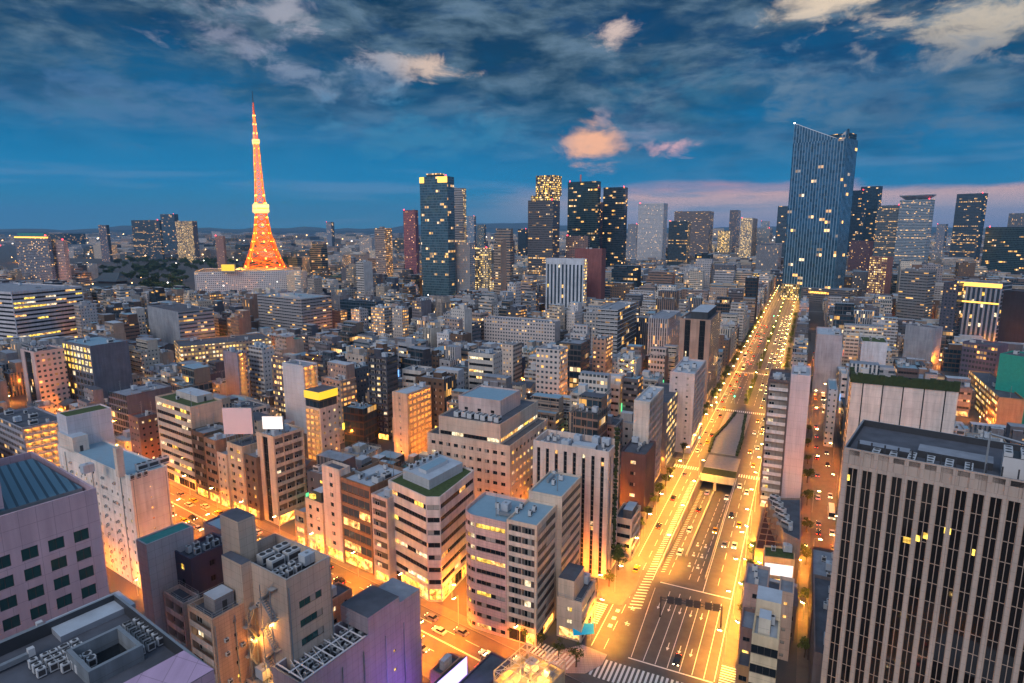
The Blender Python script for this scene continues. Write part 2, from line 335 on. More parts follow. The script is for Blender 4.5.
# ------------------------------------------------------------------ shared small meshes
_cache = {}
def panel_mesh(w, h, nx, nz, frame='frame_dark', glass='glass_dark', lit=0.1, seed=0, fb=.07, nlit=('lit_warm', 'lit_yellow', 'lit_pale'), spandrel=0, clus=1):
    """glazing: panes in a bar frame, local x along the wall, -y outward"""
    k = (round(w, 2), round(h, 2), nx, nz, frame, glass, lit, seed, spandrel)
    if k in _cache: return _cache[k]
    r = random.Random(hash(k) & 0xffff if False else (seed*977+nx*31+nz*7+int(w*10)))
    b = MB(); dx, dz = w/nx, h/nz
    for j in range(nz):
        cur = None
        for i in range(nx):
            if i % clus == 0: cur = r.random()
            mt = r.choice(nlit) if cur < lit else ('blind' if r.random() < .16 and nx*nz <= 8 and glass != 'glass_blue' else glass)
            if i % clus: mt = last if cur < lit else mt
            last = mt
            x0, x1, z0, z1 = i*dx, i*dx+dx, j*dz, j*dz+dz
            zs = z0+spandrel
            b.face([(x0, .02, zs), (x1, .02, zs), (x1, .02, z1), (x0, .02, z1)], mt)
            if spandrel: b.face([(x0, .0, z0), (x1, .0, z0), (x1, .0, zs), (x0, .0, zs)], frame)
    def fbx(x0, x1, z0, z1): b.prism([(x0, -.04), (x1, -.04), (x1, .03), (x0, .03)], z0, z1, frame, top=frame, bottom=True)
    for i in range(nx+1):
        x = min(max(i*dx, fb/2), w-fb/2); fbx(x-fb/2, x+fb/2, 0, h)
    for j in range(nz+1):
        z = min(max(j*dz, fb/2), h-fb/2); fbx(fb/2, w-fb/2, z-fb/2+.001, z+fb/2-.001)
    me = b.mesh('window'); _cache[k] = me; return me
def ac_mesh(kind):
    if kind in _cache: return _cache[kind]
    b = MB()
    if kind == 'ac_small':
        b.box(0, 0, .25, 1.3, .9, 1.5, 'ac_white'); b.cyl(0, 0, 1.751, 1.80, .36, 'fan', 10); b.box(0, 0, 0, 1.1, .7, .25, 'dark_steel'); b.box(0, -.46, .5, 1.0, .03, 1.0, 'fan')
    elif kind == 'ac_big':
        b.box(0, 0, .3, 3.2, 2.0, 2.0, 'ac_white'); b.box(0, 0, 0, 2.9, 1.7, .3, 'dark_steel'); b.box(0, -1.01, .7, 2.8, .04, 1.1, 'fan')
        for x in (-.8, .8): b.cyl(x, 0, 2.301, 2.42, .62, 'fan', 12)
    elif kind == 'tank':
        b.box(0, 0, .6, 2.6, 2.2, 2.2, 'roof_light')
        for x in (-1, 1):
            for y in (-.8, .8): b.box(x, y, 0, .2, .2, .6, 'dark_steel')
        b.cyl(0, 0, 2.8, 2.95, .35, 'steel', 8); b.box(0, -1.12, .8, .08, .05, 1.8, 'steel')
    elif kind == 'duct':
        b.box(0, 0, .4, 5, .8, .8, 'steel'); b.box(2.3, 0, 0, .4, .6, .4, 'steel'); b.box(-2.3, 0, 0, .4, .6, .4, 'steel'); b.box(2.9, 0, .5, .9, .9, 1.3, 'ac_white')
    elif kind == 'mast':
        b.bar((0, 0, 0), (0, 0, 7), (.22, .08), 'steel', sides=6)
        for z in (4.5, 5.5, 6.5): b.bar((-.7, 0, z), (.7, 0, z), .08, 'steel')
    me = b.mesh(kind); _cache[kind] = me; return me
# ------------------------------------------------------------------ building kit
def frac(p, q, t): return (p[0]+(q[0]-p[0])*t, p[1]+(q[1]-p[1])*t)
def inset(poly, d):
    n = len(poly); out = []
    for i in range(n):
        a, b, c = poly[i-1], poly[i], poly[(i+1) % n]
        def nrm(p, q):
            L = math.hypot(q[0]-p[0], q[1]-p[1]) or 1; return (-(q[1]-p[1])/L, (q[0]-p[0])/L)
        n1, n2 = nrm(a, b), nrm(b, c); s = (n1[0]+n2[0], n1[1]+n2[1]); k = 1+n1[0]*n2[0]+n1[1]*n2[1]
        out.append((b[0]+s[0]*d/max(k, .3), b[1]+s[1]*d/max(k, .3)))
    return out
def wall_open(b, p, q, z0, z1, cols, rows, depth, mat_, tint=None, back=None, backtint=None):
    """wall p->q with a recessed opening for every col x row"""
    L = math.hypot(q[0]-p[0], q[1]-p[1]); dx, dy = (q[0]-p[0])/L, (q[1]-p[1])/L; nx, ny = dy, -dx
    P = lambda x, z, r=0: (p[0]+dx*x-nx*r, p[1]+dy*x-ny*r, z)
    def quad(x0, x1, a, c):
        if x1-x0 > .001 and c-a > .001: b.face([P(x0, a), P(x1, a), P(x1, c), P(x0, c)], mat_, [(x0, a), (x1, a), (x1, c), (x0, c)], tint)
    z = z0
    for (a, c) in rows:
        quad(0, L, z, a); x = 0
        for (x0, x1) in cols:
            quad(x, x0, a, c); x = x1
            for f in ([P(x0, a), P(x1, a), P(x1, a, depth), P(x0, a, depth)], [P(x0, c, depth), P(x1, c, depth), P(x1, c), P(x0, c)],
                      [P(x0, a), P(x0, a, depth), P(x0, c, depth), P(x0, c)], [P(x1, a, depth), P(x1, a), P(x1, c), P(x1, c, depth)]):
                b.face(f, mat_, tint=tint)
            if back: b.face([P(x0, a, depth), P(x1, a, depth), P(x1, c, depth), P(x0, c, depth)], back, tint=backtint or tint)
        quad(x, L, a, c); z = c
    quad(0, L, z, z1)
    return (dx, dy), (nx, ny), P
def do_face(root, b, p, q, z0, h, st, wm, budget):
    L = math.hypot(q[0]-p[0], q[1]-p[1]); kind = st[0]; o = st[1]
    if kind == 'M':
        b.wall(p, q, z0, h, o.get('m', 'f_grid'), u0=o.get('u0', R_.randint(0, 400)*17.4)); return
    if kind == 'blank':
        b.wall(p, q, z0, h, o.get('wm', wm), tint=o.get('tint')); return
    fh = o.get('fh', 3.4); ang = math.atan2(q[1]-p[1], q[0]-p[0]); g = o.get('gf', 0); topm = o.get('top', 1.0)
    tint = o.get('tint'); wmm = o.get('wm', wm); frame = o.get('frame', 'frame_dark'); glass = o.get('glass', 'glass_dark'); lit = o.get('lit', .1)
    mg = o.get('mg', .6)
    place = lambda name, me, pt: inst(name, me, root, (pt[0]-root.location[0], pt[1]-root.location[1], pt[2]-root.location[2]), ang)
    zz = z0
    if g:
        w = L-2*mg; zz = z0+g
        _, _, P = wall_open(b, p, q, z0, zz, [(mg, L-mg)], [(z0+.3, zz-.6)], .4, wmm, tint)
        nx = max(2, int(w/2.2)); place('shopfront', panel_mesh(w, g-.9, nx, 1, frame, 'glass_dark', .72, R_.randint(0, 3), nlit=('lit_shop', 'lit_shop', 'lit_warm'), clus=2), P(mg, z0+.3, .35))
    nf = max(1, int((h-topm-zz)/fh)); fh = (h-topm-zz)/nf
    if kind == 'grid':
        bay, ww, wh, sill = o.get('bay', 3), o.get('w', 1.6), o.get('h', 1.5), o.get('sill', .9)
        n = max(1, int((L-2*mg)/bay)); bay = (L-2*mg)/n; nx = o.get('nx', 2)
        cols = [(mg+bay*i+(bay-ww)/2, mg+bay*i+(bay+ww)/2) for i in range(n)]; rows = [(zz+fh*k+sill, zz+fh*k+sill+wh) for k in range(nf)]
        _, _, P = wall_open(b, p, q, zz, h, cols, rows, .28, wmm, tint)
        litrows = {k: lit*R_.choice(o.get('rl', (.3, .3, 1, 3))) for k in range(nf)}
        extra = None
        for k in range(nf-1, -1, -1):
            for i, (x0, x1) in enumerate(cols):
                on = R_.random() < litrows[k]
                me = panel_mesh(ww, wh, nx, o.get('nz', 1), frame, glass, 1.0 if on else 0.0, R_.randint(0, 2))
                if budget[0] > 0: place('window', me, P(x0, rows[k][0], .24)); budget[0] -= 1
                else: budget[1].append((me, P(x0, rows[k][0], .24), ang))
    elif kind == 'ribbon':
        wh, sill = o.get('h', 1.6), o.get('sill', .9); rows = [(zz+fh*k+sill, zz+fh*k+sill+wh) for k in range(nf)]
        _, _, P = wall_open(b, p, q, zz, h, [(mg, L-mg)], rows, .3, wmm, tint)
        nx = max(2, int((L-2*mg)/o.get('mull', 1.5)))
        for k in range(nf):
            place('window_band', panel_mesh(L-2*mg, wh, nx, 1, frame, glass, lit*R_.choice((.2, .6, 1, 2.5)), R_.randint(0, 99), clus=3), P(mg, rows[k][0], .26))
    elif kind == 'strip':
        bay, ww = o.get('bay', 3), o.get('w', 1.2); n = max(1, int(round((L-2*mg)/bay))); bay = (L-2*mg)/n
        cols = [(mg+bay*i+(bay-ww)/2, mg+bay*i+(bay+ww)/2) for i in range(n)]
        zt = h-topm+.25 if o.get('crownrow') else h
        _, _, P = wall_open(b, p, q, zz, zt, cols, [(zz+.4, h-topm)], o.get('dep', .45), wmm, tint)
        if o.get('crownrow'): wall_open(b, p, q, zt, h, cols, [(zt+.5, h-.35)], .35, wmm, tint, back=wmm)
        for i, (x0, x1) in enumerate(cols):
            place('window_strip', panel_mesh(ww, h-topm-zz-.4, o.get('nx', 2), nf*o.get('per', 1), frame, glass, lit, R_.randint(0, 99), fb=o.get('fb', .09), spandrel=o.get('spand', 0)), P(x0, zz+.4, o.get('dep', .45)-.05))
    elif kind == 'balc':
        bay = o.get('bay', 3.2); n = max(1, int((L-2*mg)/bay)); bay = (L-2*mg)/n; dep = o.get('dep', 1.3); par = o.get('par', 1.05)
        cols = [(mg+bay*i+.08, mg+bay*(i+1)-.08) for i in range(n)]
        rows = [(zz+fh*k+.12, zz+fh*(k+1)-.12) for k in range(nf)]
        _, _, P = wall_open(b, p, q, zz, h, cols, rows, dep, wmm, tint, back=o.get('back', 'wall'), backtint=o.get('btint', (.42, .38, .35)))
        mode = o.get('door', 'glass')
        for k in range(nf):
            z = rows[k][0]
            bb = MB(origin=root.location, tint=o.get('ptint', (.6, .58, .56)))
            a0, a1 = P(mg, 0, -o.get('out', .12)), P(L-mg, 0, -o.get('out', .12)); c1, c0 = P(L-mg, 0, .02), P(mg, 0, .02)
            bb.prism([a0[:2], a1[:2], c1[:2], c0[:2]], z-.2, z+par, o.get('pm', 'wall'), top=o.get('pm', 'wall'), bottom=True)
            bb.build('balcony', root)
            for (x0, x1) in cols:
                if budget[0] <= 0: continue
                w = min(2.0, (x1-x0)*.62) if mode == 'glass' else .9
                if mode == 'glass':
                    me = panel_mesh(w, 2.0, 2, 1, 'frame_white', glass, 1.0 if R_.random() < lit else 0., R_.randint(0, 2)); place('balcony_window', me, P(x0+.3, z+.03, dep-.04))
                else:
                    me = panel_mesh(.9, 2.0, 1, 1, 'frame_dark', 'blind', 0, 0); place('door', me, P(x0+.3, z+.03, dep-.04))
                budget[0] -= 1
            if o.get('lamps'):
                lm = MB(origin=root.location)
                for i, (x0, x1) in enumerate(cols):
                    if (i+k) % o.get('lampstep', 1) == 0: c = P((x0+x1)/2, 0, dep*.55); lm.box(c[0], c[1], rows[k][1]-.16, .55, .3, .1, 'corridor_lamp', ang)
                lm.build('corridor_light', root)
def rooftop(root, poly, h, o, wm, tint, big=True):
    """roof slab, parapet, stair house, machines"""
    ox = root.location
    pi = inset(poly, .35); par = o.get('par', .9); b = MB(origin=ox, tint=tint)
    n = len(poly); rm = o.get('roof', 'roof_grey')
    r = MB(origin=ox, tint=tint); r.face([(p[0], p[1], h-par) for p in pi], rm); r.build('roof', root)
    for i in range(n):
        j = (i+1) % n
        b.wall(pi[j], pi[i], h-par, h, o.get('inner', wm)); b.face([(*poly[i], h), (*poly[j], h), (*pi[j], h), (*pi[i], h)], o.get('cap', 'wall'), tint=o.get('captint', tint))
    b.build('parapet', root)
    u = (poly[1][0]-poly[0][0], poly[1][1]-poly[0][1]); v = (poly[-1][0]-poly[0][0], poly[-1][1]-poly[0][1])
    ang = math.atan2(u[1], u[0]); lu, lv = math.hypot(*u), math.hypot(*v); z = h-par
    Pt = lambda a, c: (poly[0][0]+u[0]*a+v[0]*c, poly[0][1]+u[1]*a+v[1]*c)
    used = []
    for (a0, c0, a1, c1, hh, mt, tt) in o.get('pent', []):
        P = [Pt(a0, c0), Pt(a1, c0), Pt(a1, c1), Pt(a0, c1)]; used.append((a0, c0, a1, c1))
        q = MB(origin=ox, tint=tt or tint); q.prism(P, z, z+hh, mt or wm, top=o.get('proof', 'roof_light')); 
        pe = q.build('penthouse', root)
        if lu*(a1-a0) > 3 and big:
            dd = MB(origin=ox); c = Pt((a0+a1)/2, c0); dd.box(c[0]+.02*u[1]/lu, c[1]-.02*u[0]/lu, z, 1.0, .1, 2.1, 'frame_dark', ang); d_ = dd.build('door', pe)
    free = lambda a, c, m: all(not (x0-m/lu < a < x1+m/lu and y0-m/lv < c < y1+m/lv) for x0, y0, x1, y1 in used)
    for (kind, a, c, na, nc, sa, sc_) in o.get('units', []):
        for i in range(na):
            for j in range(nc):
                aa, cc = a+i*sa/lu, c+j*sc_/lv; p = Pt(aa, cc)
                inst({'ac_small': 'air_conditioner', 'ac_big': 'cooling_unit', 'tank': 'water_tank', 'duct': 'duct', 'mast': 'antenna'}[kind], ac_mesh(kind), root, (p[0]-ox[0], p[1]-ox[1], z-ox[2]), ang)
                used.append((aa, cc, aa, cc))
    for _ in range(o.get('rnd', 0)):
        for _t in range(8):
            a, c = R_.uniform(2/lu, 1-2/lu), R_.uniform(2/lv, 1-2/lv)
            if min(lu, lv) > 5 and free(a, c, 1.9):
                kind = R_.choice(('ac_small', 'ac_small', 'ac_big', 'tank', 'duct', 'mast') if min(lu, lv) > 9 else ('ac_small', 'ac_small', 'tank'))
                if kind in ('duct', 'ac_big') and not free(a, c, 3.2): continue
                p = Pt(a, c); used.append((a, c, a, c)); inst({'ac_small': 'air_conditioner', 'ac_big': 'cooling_unit', 'tank': 'water_tank', 'duct': 'duct', 'mast': 'antenna'}[kind], ac_mesh(kind), root, (p[0]-ox[0], p[1]-ox[1], z-ox[2]), ang+R_.choice((0, 1.5708)))
                break
    if o.get('rail'):
        q = MB(origin=ox)
        pr = inset(poly, .18)
        for i in range(n):
            j = (i+1) % n; L = math.hypot(pr[j][0]-pr[i][0], pr[j][1]-pr[i][1]); k = max(1, int(L/2.2))
            for t in range(k): c = frac(pr[i], pr[j], t/k); q.bar((*c, h), (*c, h+1.1), .08, 'rail')
            for zz in (.55, 1.1): q.bar((*pr[i], h+zz), (*pr[j], h+zz), .07, 'rail')
        q.build('railing', root)
    return Pt, z, ang
HEROES = []      # (poly, h, vb)
def register(poly, h, vb, z0=0):
    pr = [proj(x, y, h) for x, y in poly]; pb = [proj(x, y, z0) for x, y in poly]
    HEROES.append(dict(poly=poly, h=h, vb=vb, x0=min(p[0] for p in pr+pb), x1=max(p[0] for p in pr+pb), d=min(p[2] for p in pb)))
def corner_poly(N, L, Rr, h, az, Y=None):
    """footprint from the roof corner seen nearest, grid azimuth and where the two visible roof edges end"""
    if Y is not None: c = atY(N[0], N[1], Y)[:2]
    else: c = at(N[0], N[1], h)
    u, v = dirs(az); vpx = 512+math.tan(rad(az))*F/math.cos(PITCH)
    if N[0] < vpx: dr, dl = u, v
    else: dr, dl = (-v[0], -v[1]), u
    def length(d, X):
        if isinstance(X, tuple): return X[0]
        k = (X-512); cc, ss = math.cos(PITCH), math.sin(PITCH)
        return (k*(c[1]*cc+(H-h)*ss)-F*c[0])/(F*d[0]-k*d[1]*cc)
    a, b = length(dr, Rr), length(dl, L)
    dd = math.hypot(c[0], c[1]); cap = (26 if 725 < N[0] < 880 and not isinstance(Rr, tuple) else 75) if dd < 600 else 190
    a = cap*.5 if a < 0 else min(max(a, 3), cap); b = cap*.5 if b < 0 else min(max(b, 3), cap)
    return [c, (c[0]+dr[0]*a, c[1]+dr[1]*a), (c[0]+dr[0]*a+dl[0]*b, c[1]+dr[1]*a+dl[1]*b), (c[0]+dl[0]*b, c[1]+dl[1]*b)]
VIEWS = []
def reach(c, d, X, h):
    k = X-512; cc, ss = math.cos(PITCH), math.sin(PITCH); return (k*(c[1]*cc+(H-h)*ss)-F*c[0])/(F*d[0]-k*d[1]*cc)
def hero(kind, label, N, L, Rr, by=None, h=None, az=25.4, tint=(.5, .48, .46), wm='wall', left=('blank', {}), right=('blank', {}), roof=None, vb=None, cat='building', z0=0, other=None, group=None, poly=None, faces=None):
    if poly is None:
        if by is not None:
            Y = (0-H)/row(by); h = atY(N[0], N[1], Y)[2]; poly = corner_poly(N, L, Rr, h, az, Y)
        else: poly = corner_poly(N, L, Rr, h, az)
    register(poly, h, vb if vb is not None else (by if by else N[1]+45), z0)
    root = empty(kind, (poly[0][0], poly[0][1], z0), label, cat, group)
    b = MB(origin=root.location, tint=tint); n = len(poly); budget = [100, []]
    fs = faces or {0: right, n-1: left}
    for i in range(n):
        st = fs.get(i, other or ('blank', {}))
        do_face(root, b, poly[i], poly[(i+1) % n], z0, h, st, wm, budget)
    b.build('wall', root)
    if budget[1]:
        acc = MB(origin=root.location)
        for me, pt, ang in budget[1]:
            c, s = math.cos(ang), math.sin(ang)
            for f in me.polygons:
                vs = [me.vertices[i].co for i in f.vertices]
                acc.face([(pt[0]+w.x*c-w.y*s, pt[1]+w.x*s+w.y*c, pt[2]+w.z) for w in vs], me.materials[f.material_index])
        w = acc.build('windows', root); w['kind'] = 'stuff'
    roof = dict(roof or {})
    Pt, z, ang = rooftop(root, poly, h, roof, wm, tint)
    return dict(root=root, poly=poly, h=h, Pt=Pt, z=z, ang=ang)
def addon(bd, name, poly_ac, z0, z1, m, tint, top='roof_grey'):
    """box part on/next to a building in its roof coordinates"""
    q = MB(origin=bd['root'].location, tint=tint); P = [bd['Pt'](*c) for c in poly_ac]
    q.prism(P, z0, z1, m, top=top, bottom=True); return q.build(name, bd['root'])
# ================================================================== ground and roads
TR = (192.0, 287.0, -38.0, -23.0)     # ramp trench in road coordinates s0 s1 t0 t1
def sheet(name, rects, z, m, az=25.4, kind='structure'):
    b = MB()
    for (s0, s1, t0, t1) in rects:
        P = [A2(s0, t0, az), A2(s0, t1, az), A2(s1, t1, az), A2(s1, t0, az)]
        b.face([(*p, z) for p in P], m, [(s0, t0), (s0, t1), (s1, t1), (s1, t0)])
    return tag(b.build(name), None, None, kind=kind)
def holed(s0, s1, t0, t1):
    a, c, d, e = TR; return [(s0, a, t0, t1), (c, s1, t0, t1), (a, c, t0, d), (a, c, e, t1)]
sheet('ground', holed(-3000, 13800, -13000, 13000), -.02, 'city_ground')
sheet('main_road', holed(-60, 1330, -47, -13), 0, 'asphalt')
sheet('cross_street', [(107, 124.5, -420, -60)], -.004, 'asphalt', 35.8)
sheet('cross_street', [(107, 124.5, -60, 120)], -.008, 'asphalt', 35.8)
sheet('side_street', [(60, 760, 9, 19)], 0, 'asphalt')
for s in (300, 411, 527, 650, 790, 960): sheet('cross_street', [(s-6, s+6, -170, -53), (s-6, s+6, -7, 120)], -.006, 'asphalt')
def raised(name, quads, m='pavement', z=.13, az=25.4):
    b = MB()
    for (s0, s1, t0, t1) in quads:
        P = [A2(s0, t1, az), A2(s1, t1, az), A2(s1, t0, az), A2(s0, t0, az)]
        P = P[::-1] if False else P
        ar = sum(P[i][0]*P[(i+1) % 4][1]-P[(i+1) % 4][0]*P[i][1] for i in range(4))
        if ar < 0: P = P[::-1]
        b.prism(P, -.05, z, 'concrete', top=m)
    return tag(b.build(name), None, None, kind='structure')
segs = [(176, 293), (307, 404), (418, 520), (534, 643), (657, 783), (797, 953), (967, 1300)]
raised('pavement', [(a, b, -53.5, -47.2) for a, b in segs]+[(a, b, -12.8, -6.5) for a, b in [(158, 293)]+segs[1:]])
raised('pavement', [(125, 128.5, -420, -62), (102.8, 106.8, -420, -70)], az=35.8)
raised('pavement', [(62, 700, 5.5, 8.8), (62, 700, 19.2, 22)])
raised('median_strip', [(300, 318, -38.6, -23.2)], 'plaza', .3); raised('median_plaza', [(322, 400, -39.5, -25)], 'plaza', .35)
raised('median_strip', [(425, 515, -31.6, -29), (540, 640, -31.4, -29), (660, 780, -31.4, -29), (800, 1280, -31.4, -29)], 'roof_green', .2)
# sunken ramp down to the tunnel portal
def ramp():
    s0, s1, t0, t1 = TR; zb = -6.0; b = MB(tint=(.42, .38, .32))
    f = lambda s, t, z: (*A2(s, t), z)
    b.face([f(s0, t0, 0), f(s0, t1, 0), f(s1, t1, zb), f(s1, t0, zb)], 'asphalt')
    b.face([f(s1, t0, zb), f(s1, t1, zb), f(s1+40, t1, zb), f(s1+40, t0, zb)], 'asphalt')
    for t, o in ((t0, 0), (t1, 0)):
        b.face([f(s0, t, 0), f(s1, t, zb), f(s1, t, 0)], 'wall'); b.face([f(s1, t, zb), f(s1+40, t, zb), f(s1+40, t, 0), f(s1, t, 0)], 'wall')
    tag(b.build('tunnel_road'), None, None, kind='structure')
    p = MB(tint=(.60, .52, .36))
    P = lambda a, c, d, e: [A2(a, e), A2(c, e), A2(c, d), A2(a, d)][::-1]
    r = empty('tunnel_portal', (*A2(s1, t0), 0), 'pale concrete tunnel portal with planted green top where the sunken lanes go under', 'tunnel portal')
    p.o = tuple(r.location)
    p.prism(P(s1, s1+1.2, t0-.4, t1+.4), -1.9, 1.3, 'wall', top='wall', bottom=True); 
    p.box(*A2(s1+.6, (t0+t1)/2-1), zb, .9, 1.2, 4.1, 'wall'); p.build('portal_wall', r)
    g = MB(origin=tuple(r.location)); g.prism(P(s1+1.3, s1+10, t0, t1), 0, 1.1, 'hedge', top='hedge'); g.build('planting', r)
    for nm, tt, in (('parapet_wall', t0), ('parapet_wall', t1)):
        q = MB(tint=(.5, .47, .42)); q.prism(P(s0+6, s1, tt-.2 if tt == t0 else tt, tt if tt == t0 else tt+.2), -.01, .85, 'wall', top='wall')
        o = q.build(nm); tag(o, 'low concrete parapet along the %s edge of the sunken ramp' % ('left' if tt == t0 else 'right'), 'parapet')
    q = MB(tint=(.5, .47, .42)); m = (t0+t1)/2-1
    for k in range(9):
        a, c = s0+20+k*8, s0+28+k*8; za, zc = -6*(a-s0)/(s1-s0), -6*(c-s0)/(s1-s0)
        for w in (-.25, .25): q.face([(*A2(a, m+w), za), (*A2(c, m+w), zc), (*A2(c, m+w), zc+.9), (*A2(a, m+w), za+.9)][::1 if w > 0 else -1], 'wall')
        q.face([(*A2(a, m-.25), za+.9), (*A2(a, m+.25), za+.9), (*A2(c, m+.25), zc+.9), (*A2(c, m-.25), zc+.9)], 'wall')
    tag(q.build('centre_barrier'), 'concrete centre barrier running down the sunken ramp', 'barrier')
ramp()
def hedge_strip(pts, w, h, label):
    b = MB(); rr = random.Random(3)
    for i in range(len(pts)-1):
        (s0, t0), (s1, t1) = pts[i], pts[i+1]; n = max(1, int((s1-s0)/1.5))
        for k in range(n):
            a = k/n; s, t = s0+(s1-s0)*a, t0+(t1-t0)*a; x, y = A2(s, t); b.box(x, y, .3, 1.4+rr.random()*.6, w*rr.uniform(.8, 1.2), h*rr.uniform(.7, 1.2), 'hedge', rad(90-25.4)+rr.uniform(-.3, .3))
    tag(b.build('hedge'), label, 'hedge')
hedge_strip([(322, -39), (345, -40), (372, -36.5), (400, -34)], 1.3, 1.2, 'clipped hedge winding along the left edge of the median plaza')
hedge_strip([(322, -25.5), (350, -25.6), (375, -27), (400, -28)], 1.3, 1.2, 'clipped hedge winding along the right edge of the median plaza')
# painted markings
def markings():
    b = MB()
    def bar(s0, s1, t0, t1, z=.006):
        P = [A2(s0, t0), A2(s0, t1), A2(s1, t1), A2(s1, t0)]; b.face([(*p, z) for p in P], 'paint_white')
    def line(s0, t0, s1, t1, w=.16, z=.006, az=25.4):
        L = math.hypot(s1-s0, t1-t0); a, c = (s1-s0)/L, (t1-t0)/L
        P = [A2(s0-c*w/2, t0+a*w/2, az), A2(s1-c*w/2, t1+a*w/2, az), A2(s1+c*w/2, t1-a*w/2, az), A2(s0+c*w/2, t0-a*w/2, az)][::-1]
        b.face([(*p, z) for p in P], 'paint_white')
    for t in (-46.6, -13.6): line(150, t, 1300, t, .2)
    for t in (-38.6, -22.4): line(190, t, 292, t, .22)
    for t in (-35.3, -32, -28.8, -25.6, -22.4, -19.2, -16.2): line(150, t, 186, t if t > -35 else t-1.5, .18)
    line(149.5, -36, 149.5, -13.8, .45); line(190, -36, 190, -13.5, .5); line(170, -36.2, 186, -36.8, .2)
    for s in range(150, 290, 9): line(s, -43, s+5, -43, .15); 
    for s in range(196, 290, 9): line(s, -18.5, s+5, -18.5, .15)
    for s in list(range(312, 400, 9))+list(range(424, 515, 9))+list(range(540, 640, 10))+list(range(662, 1250, 12)):
        for t in ((-43.3, -18.3) if s < 410 else (-43, -39.4, -35.6, -25, -21.3, -17.3)): line(s, t, s+5, t, .18)
    for k in range(62):        # hatched buffers
        s = 172+k*1.75; tt = -41.3 if k > 14 else -41.3-(14-k)*.05
        wd = 2.0 if k > 18 else 2.0+(18-k)*.10
        if s < 283: line(s, tt, s+1.0, tt+wd, .45)
    for k in range(44): line(193+k*2, -38.5, 193.9+k*2, -37.2+.0, .4) if k < 0 else None
    for k in range(46): s = 197+k*1.9; z = -6*(s-TR[0])/(TR[1]-TR[0])+.03; line(s, -37.3, s+.6, -36.0, .35, z)
    for k in range(20): s = 198+k*4.4; z = -6*(s-TR[0])/(TR[1]-TR[0])+.03; z2 = -6*(s+2.4-TR[0])/(TR[1]-TR[0])+.03; 
    for t in (-27.8, -25.0, -34.4):
        for k in range(14):
            s = 196+k*6; z0, z1 = (-6*(q-TR[0])/(TR[1]-TR[0])+.03 for q in (s, s+4)); P = [A2(s, t-.09), A2(s, t+.09), A2(s+4, t+.09), A2(s+4, t-.09)]
            b.face([(*P[0], z0), (*P[1], z0), (*P[2], z1), (*P[3], z1)], 'paint_white')
    for t in (-33.6, -30.4, -27.1, -23.9, -20.8):    # arrows
        for s in ((158, 176) if t > -30 else (176,)):
            line(s, t, s+2.6, t, .22); P = [A2(s-1.1, t), A2(s+.2, t-.5), A2(s+.2, t+.5)][::-1]; b.face([(*p, .006) for p in P], 'paint_white')
    for s in (205, 214, 223):
        for t in (-29.3, -26.4): z = -6*(s-TR[0])/(TR[1]-TR[0])+.06; bar(s, s+1.2, t-.5, t+.5, z); bar(s+1.8, s+3, t-.4, t+.1, z+.02)
    for s in (160, 164, 168, 172): bar(s, s+1.6, -45, -43.8); 
    for (s, t) in ((163, -40), (171, -40.5)): bar(s, s+2, t-.5, t-.2); bar(s+.8, s+1.2, t-.9, t+.7); bar(s, s+.4, t, t+.6)
    tag(b.build('road_markings'), None, None, kind='structure')
    def zebra(name, s0, s1, t0, t1, along='t', step=1.05, az=25.4, z=.008):
        q = MB(); n = int(((t1-t0) if along == 't' else (s1-s0))/step)
        for i in range(n):
            if along == 't': a, c, d, e = s0, s1, t0+i*step, t0+i*step+step*.5
            else: a, c, d, e = s0+i*step, s0+i*step+step*.5, t0, t1
            P = [A2(a, d, az), A2(a, e, az), A2(c, e, az), A2(c, d, az)]; q.face([(*p, z) for p in P], 'paint_white')
        tag(q.build(name), None, None, kind='structure')
    zebra('crosswalk', 138.5, 146.2, -46.2, -13.5, step=1.25); zebra('crosswalk', 153, 175, -52.5, -47.6, 's', 1.1) if False else zebra('crosswalk', 160, 171, -54, -48, 's', 1.1)
    zebra('crosswalk', 150, 158, -12.6, -6.6, 's', 1.0); zebra('crosswalk', 294, 298, -52, -39, step=1.1); zebra('crosswalk', 294, 298, -22, -8, step=1.1)
    zebra('crosswalk', 404, 408, -47, -13, step=1.2); zebra('crosswalk', 520, 524, -47, -13, step=1.2)
    zebra('crosswalk', 126.5, 132, -86, -72, step=1.1, az=35.8, z=.15); zebra('crosswalk', 112, 121, -64, -58, 's', 1.0, az=35.8)
    q = MB()
    for t in (-.15, .15): 
        P = [A2(s_, t_, 35.8) for s_, t_ in ((115.9+t, -400), (115.9+t, -90), (116.1+t, -90), (116.1+t, -400))][::-1]; q.face([(*p, .004) for p in P], 'paint_white')
    for s_ in (111.5, 120.2):
        for k in range(36): P = [A2(a_, b_, 35.8) for a_, b_ in ((s_, -400+k*9), (s_, -395+k*9), (s_+.15, -395+k*9), (s_+.15, -400+k*9))]; q.face([(*p, .004) for p in P], 'paint_white')
    tag(q.build('road_markings'), None, None, kind='structure')
    # paved corner island with a worn pattern
    r = MB(tint=(.50, .38, .34)); pts = [(542, 655), (556, 673), (585, 674), (602, 665), (607, 655), (582, 645)]; P = [at(*p) for p in pts]
    r.prism(P, -.05, .14, 'wall', top='tile'); tag(r.build('paved_island'), None, None, kind='structure')
    r = MB(tint=(.40, .30, .26)); pts = [(598, 578), (603, 602), (622, 606), (635, 590), (645, 562), (640, 556), (622, 562)]; P = [at(*p) for p in pts]
    ar = sum(P[i][0]*P[(i+1) % len(P)][1]-P[(i+1) % len(P)][0]*P[i][1] for i in range(len(P)))
    r.prism(P if ar > 0 else P[::-1], -.05, .16, 'wall', top='pavement'); tag(r.build('paved_island'), None, None, kind='structure')
markings()
